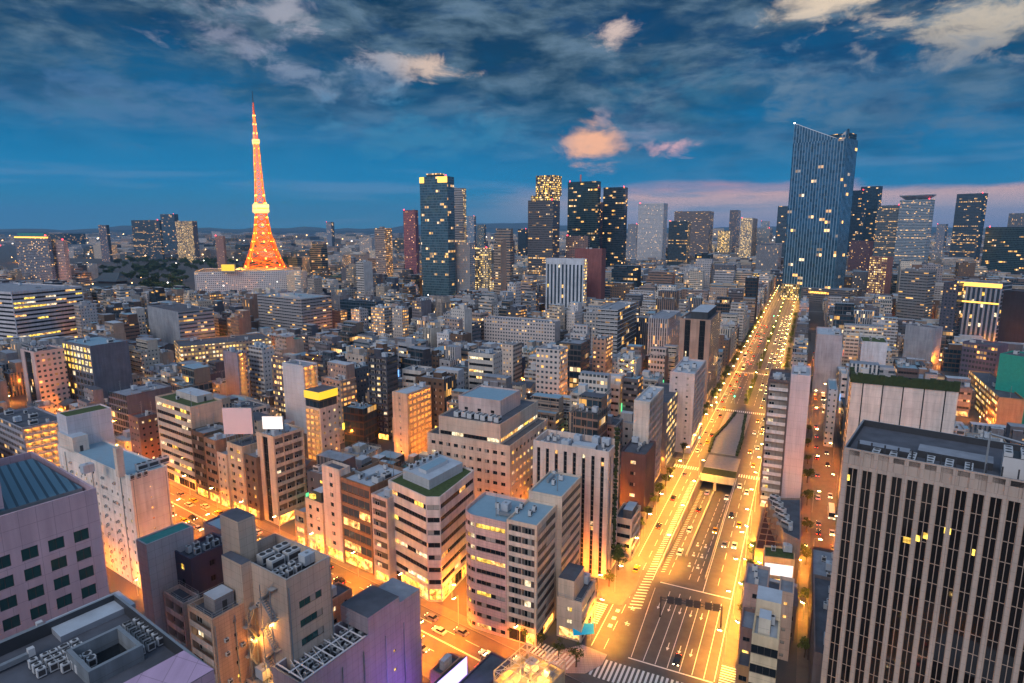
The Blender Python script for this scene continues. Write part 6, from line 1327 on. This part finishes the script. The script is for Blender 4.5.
# ================================================================== air
def haze_box(dens):
    m = bpy.data.materials.new('haze_air'); m.use_nodes = True; n = m.node_tree; n.nodes.clear()
    o = n.nodes.new('ShaderNodeOutputMaterial'); v = n.nodes.new('ShaderNodeVolumePrincipled'); v.inputs['Color'].default_value = (.24, .56, .92, 1); v.inputs['Density'].default_value = dens; v.inputs['Anisotropy'].default_value = 0
    n.links.new(v.outputs[0], o.inputs['Volume']); M['haze_air'] = m
    b = MB(); b.prism([(-21000, -16000), (21000, -16000), (21000, 20500), (-21000, 20500)], -24, 760, 'haze_air', top='haze_air', bottom=True)
    tag(b.build('haze'), 'thin blue dusk haze over the city', 'haze', kind='stuff')
haze_box(5.5e-5)
# ================================================================== temple, trees
def temple():
    c = at(114, 292); r = empty('temple_hall', (c[0], c[1], 0), 'large dark temple hall with a sweeping tiled roof beside the park trees, left', 'temple'); q = MB(origin=r.location, tint=(.12, .08, .07))
    w, d = 34, 24; sx = lambda a, b, z: (c[0]+a*.96+b*.28, c[1]-a*.28+b*.96, z)
    def tier(w, d, z0, z1, wr, dr, nm):
        t = MB(origin=r.location)
        for k in range(4):
            A_ = [(-w, -d), (w, -d), (w, d), (-w, d)]; B_ = [(-wr, -dr), (wr, -dr), (wr, dr), (-wr, dr)]; j = (k+1) % 4
            M1 = [((A_[i][0]*.45+B_[i][0]*.55), (A_[i][1]*.45+B_[i][1]*.55)) for i in range(4)]; zm = z0+(z1-z0)*.38
            t.face([sx(*A_[k], z0), sx(*A_[j], z0), sx(*M1[j], zm), sx(*M1[k], zm)], 'temple_tile'); t.face([sx(*M1[k], zm), sx(*M1[j], zm), sx(*B_[j], z1), sx(*B_[k], z1)], 'temple_tile')
        t.face([sx(-wr, -dr, z1), sx(wr, -dr, z1), sx(wr, dr, z1), sx(-wr, dr, z1)], 'temple_tile'); t.build(nm, r)
    q.prism([sx(-30, -20, 0)[:2], sx(30, -20, 0)[:2], sx(30, 20, 0)[:2], sx(-30, 20, 0)[:2]], 0, 12, 'wall'); q.prism([sx(-20, -12, 0)[:2], sx(20, -12, 0)[:2], sx(20, 12, 0)[:2], sx(-20, 12, 0)[:2]], 12, 22, 'wall'); q.build('wall', r)
    tier(40, 30, 11, 17, 21, 13, 'lower_roof'); tier(29, 20, 21, 35, 19, 1.2, 'roof')
temple()
def tree_meshes(name, hh, cr, leaf, n, seed, ls=.5):
    r = random.Random(seed); b = MB(); b.bar((0, 0, 0), (r.uniform(-.2, .2), 0, hh*.5), (hh*.035+.08, hh*.02+.05), 'bark', sides=6)
    for k in range(6):
        a = k*1.05+r.random(); b.bar((0, 0, hh*(.3+.03*k)), (math.cos(a)*cr*.6, math.sin(a)*cr*.6, hh*r.uniform(.6, .85)), (hh*.014+.04, .04), 'bark')
    tm = b.mesh('trunk'); b = MB()
    clumps = [(r.uniform(-1, 1)*cr*.62, r.uniform(-1, 1)*cr*.62, hh*r.uniform(.5, .88), cr*r.uniform(.32, .52)) for _ in range(12)]
    for k in range(n):
        x, y, z, q = r.choice(clumps); v = Vector((r.gauss(0, 1), r.gauss(0, 1), r.gauss(0, 1))).normalized()*q*r.uniform(.55, 1.05); p = Vector((x, y, z))+Vector((v.x, v.y, v.z*.8))
        e = Vector((r.gauss(0, 1), r.gauss(0, 1), r.gauss(0, .6))).normalized(); g = e.orthogonal().normalized(); s_ = ls*r.uniform(.6, 1.3)
        b.face([tuple(p-e*s_), tuple(p+g*s_*.7), tuple(p+e*s_), tuple(p-g*s_*.7)], leaf)
    return tm, b.mesh('crown')
TM = [tree_meshes('t', 7.5, 2.6, 'leaf', 420, 1, .38), tree_meshes('t', 6.5, 2.2, 'leaf', 380, 2, .36), tree_meshes('t', 8.5, 3.0, 'leaf', 480, 3, .4)]
TD = [tree_meshes('t', 15, 7.5, 'leaf_dark', 420, 11, 1.3), tree_meshes('t', 18, 8.5, 'leaf_dark', 460, 12, 1.4), tree_meshes('t', 12, 6.5, 'leaf_dark', 380, 13, 1.2)]
def tree(kind, tm, x, y, z, rz, sc, label, group):
    o = empty(kind, (x, y, z), label, 'tree', group); o.rotation_euler = (0, 0, rz); o.scale = (sc,)*3
    inst('trunk', tm[0], o, (0, 0, 0)); inst('crown', tm[1], o, (0, 0, 0))
rt_ = random.Random(31)
for side, tt, lab in ((-1, -50.5, 'green street tree on the left pavement of the main road'), (1, -9.8, 'green street tree on the right pavement of the main road')):
    for a, c in segs:
        s = a+5
        while s < c-4 and s < 900:
            if not (side == 1 and 230 < s < 290):
                p = A2(s+rt_.uniform(-1, 1), tt); tree('street_tree', rt_.choice(TM), p[0], p[1], .13, rt_.uniform(0, 6), rt_.uniform(.75, 1.1), lab, 'street trees lining the %s side of the main road' % ('left' if side < 0 else 'right'))
            s += rt_.uniform(9, 14) if s < 560 else rt_.uniform(13, 20)
for a, c in ((425, 515), (540, 640), (660, 780)):
    s = a
    while s < c: p = A2(s, -30.3); tree('street_tree', rt_.choice(TM), p[0], p[1], .2, rt_.uniform(0, 6), rt_.uniform(.5, .75), 'small tree on the green central strip of the main road', 'small trees on the central strip'); s += 11
for k in range(13): p = A2(203-0, 0); s = 66+k*26; p = A2(s, 7.3); tree('street_tree', rt_.choice(TM), p[0], p[1], .13, rt_.uniform(0, 6), rt_.uniform(.7, 1), 'leafy tree along the left kerb of the orange-lit side street', 'trees along the orange-lit side street')
for k in range(6): p = A2(129, -72-k*5.5, 35.8); tree('street_tree', rt_.choice(TM), p[0], p[1], .13, rt_.uniform(0, 6), rt_.uniform(.7, 1), 'tree on the pavement beside the white chamfered office', 'trees beside the white chamfered office')
n_ = 0; TP = []
for k in range(1500):
    px, py = rt_.uniform(84, 350), 262+42*rt_.random()**1.4
    if 85 < px < 132 and py > 282: continue
    if 188 < px < 305 and py > 272: continue
    x, y = at(px, py)
    if not overlaps([(x-4, y-4), (x+4, y-4), (x+4, y+4), (x-4, y+4)], RES[-2]): continue
    if any(math.hypot(x-a, y-b_) < 7 for a, b_ in TP): continue
    TP.append((x, y))
    if any(overlaps([(x-3, y-3), (x+3, y-3), (x+3, y+3), (x-3, y+3)], q['poly']) for q in HEROES if abs(q['d']-y) < 150): continue
    tree('park_tree', rt_.choice(TD), x, y, 0, rt_.uniform(0, 6), rt_.uniform(.85, 1.3), 'dense dark green tree in the temple park woods below the lattice tower', 'trees of the temple park woods'); n_ += 1
    if n_ > 230: break
# ================================================================== street lamps
def lamp_proto(hh, arm):
    b = MB(); b.bar((0, 0, 0), (0, 0, hh), (.2, .12), 'steel', sides=8); b.bar((0, 0, hh), (arm, 0, hh+.3), .09, 'steel'); pole = b.mesh('pole')
    b = MB(); b.box(arm, 0, hh+.24, 1.3, .5, .16, 'dark_steel'); b.box(arm, 0, hh+.02, 1.1, .42, .2, 'lamp_on'); return pole, b.mesh('lamp_head')
LP = {10: lamp_proto(9.5, 1.8), 6: lamp_proto(5.2, .7)}
LD = {}
def lampdata(col, e, rad_=.25):
    k = (col, e)
    if k not in LD:
        l = bpy.data.lights.new('street_light', 'SPOT' if e % 10 == 0 and e >= 12000 else 'POINT'); l.color = col; l.energy = e; l.shadow_soft_size = rad_; LD[k] = l
        if l.type == 'SPOT': l.spot_size = rad(138); l.spot_blend = .9
    return LD[k]
def lamp(x, y, rz, size, col, e, label, group):
    o = empty('street_lamp', (x, y, .1), label, 'street lamp', group); o.rotation_euler = (0, 0, rz); inst('pole', LP[size][0], o, (0, 0, 0)); inst('lamp_head', LP[size][1], o, (0, 0, 0))
    l = bpy.data.objects.new('street_light', lampdata(col, e)); S.collection.objects.link(l); l.parent = o; l.location = ((1.8 if size == 10 else .7), 0, (9.2 if size == 10 else 4.9))
YEL, ORG = (1, .37, .035), (1, .23, .012)
for t, rz, lab in ((-48, 0, 'left'), (-12, math.pi, 'right')):
    s = 158
    while s < 1250:
        p = A2(s, t); step_ = 20 if s < 420 else 30 if s < 700 else 45
        lamp(p[0], p[1], rz-rad(25.4), 10, YEL, 33000 if s < 450 else 42000 if s < 700 else 50000, 'tall curved street lamp on the %s kerb of the main road' % lab, 'lamps on the %s kerb of the main road' % lab); s += step_
for s in range(205, 285, 26): p = A2(s, -38.4); lamp(p[0], p[1], -rad(25.4), 10, YEL, 34000, 'street lamp beside the sunken ramp', 'lamps beside the sunken ramp')
for s in range(435, 1200, 48): p = A2(s, -30.3); lamp(p[0], p[1], -rad(25.4), 10, YEL, 22000, 'street lamp on the green central strip', 'lamps on the central strip')
for k in range(15):
    for s_, rz in ((107.2, 0), (124.2, math.pi)): p = A2(s_, -395+k*22, 35.8); lamp(p[0], p[1], rz+rad(54.2), 10, ORG, 38000, 'street lamp along the %s kerb of the glowing street on the left' % ('near' if s_ < 110 else 'far'), 'lamps along the %s kerb of the glowing left street' % ('near' if s_ < 110 else 'far'))
for k in range(24):
    s = 70+k*22; p = A2(s, 9.3 if k % 2 else 18.7); lamp(p[0], p[1], (0 if k % 2 else math.pi)-rad(25.4), 10, ORG, 13000, 'street lamp with orange light on the narrow side street right of the pale tower', 'lamps of the orange side street')
for k in range(5): p = at(*[(452, 600), (470, 590), (486, 572), (500, 552), (598, 590)][k]); lamp(p[0], p[1], 0, 6, ORG, 6000, 'small lamp in the lane between the chamfered office and corner tower', 'small lamps in the lane by the chamfered office')
for px, py in ((738, 640), (741, 600), (746, 575), (752, 560), (800, 575), (806, 560), (803, 620), (818, 640), (760, 578), (747, 540)):
    x, y = at(px, py); lamp(x, y, 2, 6, YEL, 6500, 'small warm lamp among the low blocks right of the junction', 'small lamps among the low blocks right of the junction')
for px, py in ((262, 632), (192, 640), (138, 596), (10, 404), (34, 412), (330, 610), (60, 418), (150, 478), (300, 480)):
    x, y = at(px, py); lamp(x, y, 2, 6, ORG, 11900, 'small orange lamp in a narrow lane between the blocks at lower left', 'small lamps in the lanes at lower left')
al = 0
for k in range(2500):
    px, py = rt_.uniform(-10, 1034), rt_.uniform(285, 640) if rt_.random() < .85 else rt_.uniform(262, 300); x, y = at(px, py)
    if occupied([(x-.5, y-.5), (x+.5, y-.5), (x+.5, y+.5), (x-.5, y+.5)]): continue
    if any(math.hypot(x-a, y-b_) < 17+y*.035 for a, b_ in LD.setdefault('pts', [])): continue
    LD['pts'].append((x, y)); lamp(x, y, rt_.uniform(0, 6), 6, ORG, 11001 if y < 350 else 24001 if y < 700 else 36001, 'small orange lamp glowing in a back lane between blocks', 'small lamps in the back lanes'); al += 1
    if al >= 170: break
l = bpy.data.objects.new('roof_light', lampdata(ORG, 4000)); S.collection.objects.link(l); l.parent = lw['root']; p = lw['Pt'](.4, .5); l.location = (p[0]-lw['root'].location[0], p[1]-lw['root'].location[1], 25)
q = MB(origin=lw['root'].location); q.bar((*p, 21.6), (*p, 25), .15, 'steel'); q.box(p[0], p[1], 25.1, .5, .5, .3, 'lamp_on'); q.build('roof_lamp', lw['root'])
for a_, c_ in ((.3, .3), (.7, .7), (.3, .7), (.7, .3)): l = bpy.data.objects.new('roof_light', lampdata(YEL, 2500)); S.collection.objects.link(l); l.parent = yb['root']; p = yb['Pt'](a_, c_); l.location = (p[0]-yb['root'].location[0], p[1]-yb['root'].location[1], 20.6)
# ================================================================== vehicles
def car_parts(paint, kind='car'):
    L, W_, Hh = (4.4, 1.75, 1.45) if kind != 'bus' else (10.5, 2.5, 3.0)
    b = MB(); z0, z1 = .32, (.85 if kind != 'bus' else 1.2)
    prof = [(-L/2, z0), (L/2, z0), (L/2, z1-.12), (L/2-.15, z1), (-L/2+.1, z1+.04), (-L/2, z1-.1)]
    for s_ in (1, -1):
        pts = [(x, s_*W_/2, z) for x, z in prof]; b.face(pts[::-1] if s_ > 0 else pts, paint)
    for k in range(len(prof)): (x0, a0), (x1, a1) = prof[k], prof[(k+1) % len(prof)]; b.face([(x0, -W_/2, a0), (x0, W_/2, a0), (x1, W_/2, a1), (x1, -W_/2, a1)], paint)
    c0, c1, r0, r1 = (-1.7, .95, -1.15, .3) if kind != 'bus' else (-L/2+.05, L/2-.05, -L/2+.1, L/2-.12)
    b.prism([(r0, -W_/2+.2), (r1, -W_/2+.2), (r1, W_/2-.2), (r0, W_/2-.2)], Hh-.04, Hh, paint, top=paint); body = b.mesh('body')
    b = MB(); lo = [(c0, -W_/2+.06), (c1, -W_/2+.06), (c1, W_/2-.06), (c0, W_/2-.06)]; hi = [(r0, -W_/2+.2), (r1, -W_/2+.2), (r1, W_/2-.2), (r0, W_/2-.2)]
    for k in range(4): j = (k+1) % 4; b.face([(*lo[k], z1), (*lo[j], z1), (*hi[j], Hh-.03), (*hi[k], Hh-.03)], 'car_glass')
    win = b.mesh('window')
    b = MB(); n = 12
    for yy in (-.1, .1):
        b.face([(.31*math.cos(k*6.283/n), yy, .31*math.sin(k*6.283/n)) for k in range(n)][::1 if yy < 0 else -1], 'tyre')
    for k in range(n): a, c = k*6.283/n, (k+1)*6.283/n; b.face([(.31*math.cos(a), -.1, .31*math.sin(a)), (.31*math.cos(c), -.1, .31*math.sin(c)), (.31*math.cos(c), .1, .31*math.sin(c)), (.31*math.cos(a), .1, .31*math.sin(a))][::-1], 'tyre')
    wh = b.mesh('wheel'); b = MB(); b.box(0, 0, 0, .1, .34, .16, 'head_on'); hl = b.mesh('headlight'); b = MB(); b.box(0, 0, 0, .08, .36, .16, 'tail_on'); tl = b.mesh('taillight')
    return dict(body=body, window=win, wheel=wh, headlight=hl, taillight=tl, L=L, W=W_)
CARS = {k: car_parts(m, t) for k, m, t in (('white', 'car_white', 'car'), ('black', 'car_black', 'car'), ('silver', 'car_silver', 'car'), ('red', 'car_red', 'car'), ('yellow', 'taxi', 'car'), ('white bus', 'car_white', 'bus'))}
def car(x, y, z, ang, col, label, group, parts=True):
    c = CARS[col]; o = empty('bus' if 'bus' in col else 'car', (x, y, z), label, 'bus' if 'bus' in col else 'car', group); o.rotation_euler = (0, 0, ang); L, W_ = c['L'], c['W']
    inst('body', c['body'], o, (0, 0, 0)); inst('window', c['window'], o, (0, 0, 0))
    if parts:
        for sx in (-1, 1):
            for sy in (-1, 1): inst('wheel', c['wheel'], o, (sx*L*.31, sy*(W_/2-.1), .31))
    for sy in (-1, 1): inst('headlight', c['headlight'], o, (L/2+.02, sy*(W_/2-.3), .6)); inst('taillight', c['taillight'], o, (-L/2-.02, sy*(W_/2-.3), .68))
rc_ = random.Random(8)
def traffic(s0, s1, t, az, toward, dens, where, zf=None):
    s = s0
    while s < s1:
        s += rc_.uniform(8, 8+26/dens)
        if s > s1: break
        if az < 30 and any(abs(s-q) < 8 for q in (300, 411, 527, 650)) and rc_.random() < .6: continue
        p = A2(s, t+rc_.uniform(-.25, .25), az); ang = rad(90-az)+(math.pi if toward else 0); col = rc_.choice(('white', 'white', 'black', 'silver', 'black', 'yellow', 'silver', 'white bus' if rc_.random() < .4 else 'black') if s < 700 else ('white', 'black', 'silver'))
        car(p[0], p[1], zf(s) if zf else .01, ang, col, '%s %s %s' % (col, '' if 'bus' in col else 'car', where), 'cars '+where if 'bus' not in col else 'buses '+where, s < 330)
LE, RI = 'heading away up the left lanes of the main road', 'with lit headlights coming down the right lanes of the main road'
for t in (-45, -41.8): traffic(305, 800, t, 25.4, False, .8, LE)
for t in (-45.0,): traffic(176, 300, t, 25.4, False, .8, LE)
for t in (-38,): traffic(424, 800, t, 25.4, False, .6, LE)
for t in (-20, -16.6): traffic(192, 900, t, 25.4, True, 1.0, RI)
for t in (-24,): traffic(430, 900, t, 25.4, True, .8, RI)
zr = lambda s: -6*(s-TR[0])/(TR[1]-TR[0])+.05
traffic(198, 282, -34.2, 25.4, False, .9, 'driving down the sunken ramp toward the portal', zr); traffic(205, 280, -25.2, 25.4, True, .6, 'climbing the sunken ramp toward the junction', zr)
p = A2(153.5, -23.6); car(p[0], p[1], .01, rad(90-25.4)+math.pi, 'black', 'lone black car with lit headlights waiting at the stop line of the junction', None)
def traffic_v(t0, t1, s, ang, dens, where):
    t = t0
    while t < t1:
        t += rc_.uniform(9, 9+20/dens); p = A2(s, t, 35.8); col = rc_.choice(('white', 'black', 'silver', 'yellow')); car(p[0], p[1], .01, ang, col, '%s car %s' % (col, where), 'cars '+where, True)
aL = math.atan2(-math.cos(rad(54.2))*0-math.sin(rad(35.8)), math.cos(rad(35.8)))
for s in (110, 113.3): traffic_v(-400, -62, s, aL, 1.2, 'moving along the near lanes of the glowing left street')
for s in (118.5, 121.8): traffic_v(-400, -62, s, aL+math.pi, 1.2, 'moving along the far lanes of the glowing left street')
traffic(75, 640, 11.5, 25.4, False, 1.2, 'on the orange side street behind the pale tower'); traffic(75, 640, 16.3, 25.4, True, 1.2, 'coming down the orange side street behind the pale tower')
# sign gantry over the junction approach
def gantry():
    a, b_ = at(661, 597, 6.6), at(722, 608, 6.2); r = empty('sign_gantry', (a[0], a[1], 0), 'black overhead gantry carrying three pairs of sign boards across the road', 'gantry'); q = MB(origin=r.location)
    q.bar((*a, 0), (*a, 6.8), .36, 'dark_steel', sides=8); q.bar((*b_, 0), (*b_, 6.8), .36, 'dark_steel', sides=8); q.build('post', r); q = MB(origin=r.location)
    for z in (5.6, 6.5): q.bar((*a, z), (*b_, z), .2, 'dark_steel')
    for k in range(12): p0, p1 = frac(a, b_, k/12), frac(a, b_, (k+1)/12); q.bar((*p0, 5.6), (*p1, 6.5), .1, 'dark_steel')
    q.build('beam', r)
    d = (b_[0]-a[0], b_[1]-a[1]); L = math.hypot(*d); ang = math.atan2(d[1], d[0])
    for t in (.16, .29, .47, .60, .78, .91):
        p = frac(a, b_, t); q = MB(origin=r.location); q.box(p[0]+math.sin(ang)*.3, p[1]-math.cos(ang)*.3, 5.1, L*.11, .16, 2.3, 'dark_steel', ang); q.build('sign_board', r)
gantry()
def signal(px, py, on, label):
    x, y = at(px, py, 5.4); r = empty('traffic_signal', (x, y, 0), label, 'traffic light'); q = MB(origin=r.location); q.bar((x, y, 0), (x, y, 5.9), .2, 'steel', sides=6); q.build('post', r); q = MB(origin=r.location); q.box(x, y-.2, 5.0, 1.5, .3, .55, 'dark_steel'); q.build('housing', r)
    q = MB(origin=r.location); q.box(x+(-.45 if on == 'sig_green' else .45), y-.42, 5.08, .55, .14, .42, on); q.build('lens', r)
for a in [(700, 437, 'sig_green', 'green traffic light on the left kerb before the tunnel portal'), (717, 402, 'sig_green', 'farther green traffic light on the left kerb past the plaza'), (735, 396, 'sig_green', 'green traffic light in the middle of the road beyond the plaza'), (683, 444, 'sig_red', 'red traffic light on the left pavement before the portal'), (774, 316, 'sig_green', 'far green traffic light near the head of the main road'), (747, 362, 'sig_red', 'red traffic light far up the left kerb')]: signal(*a)
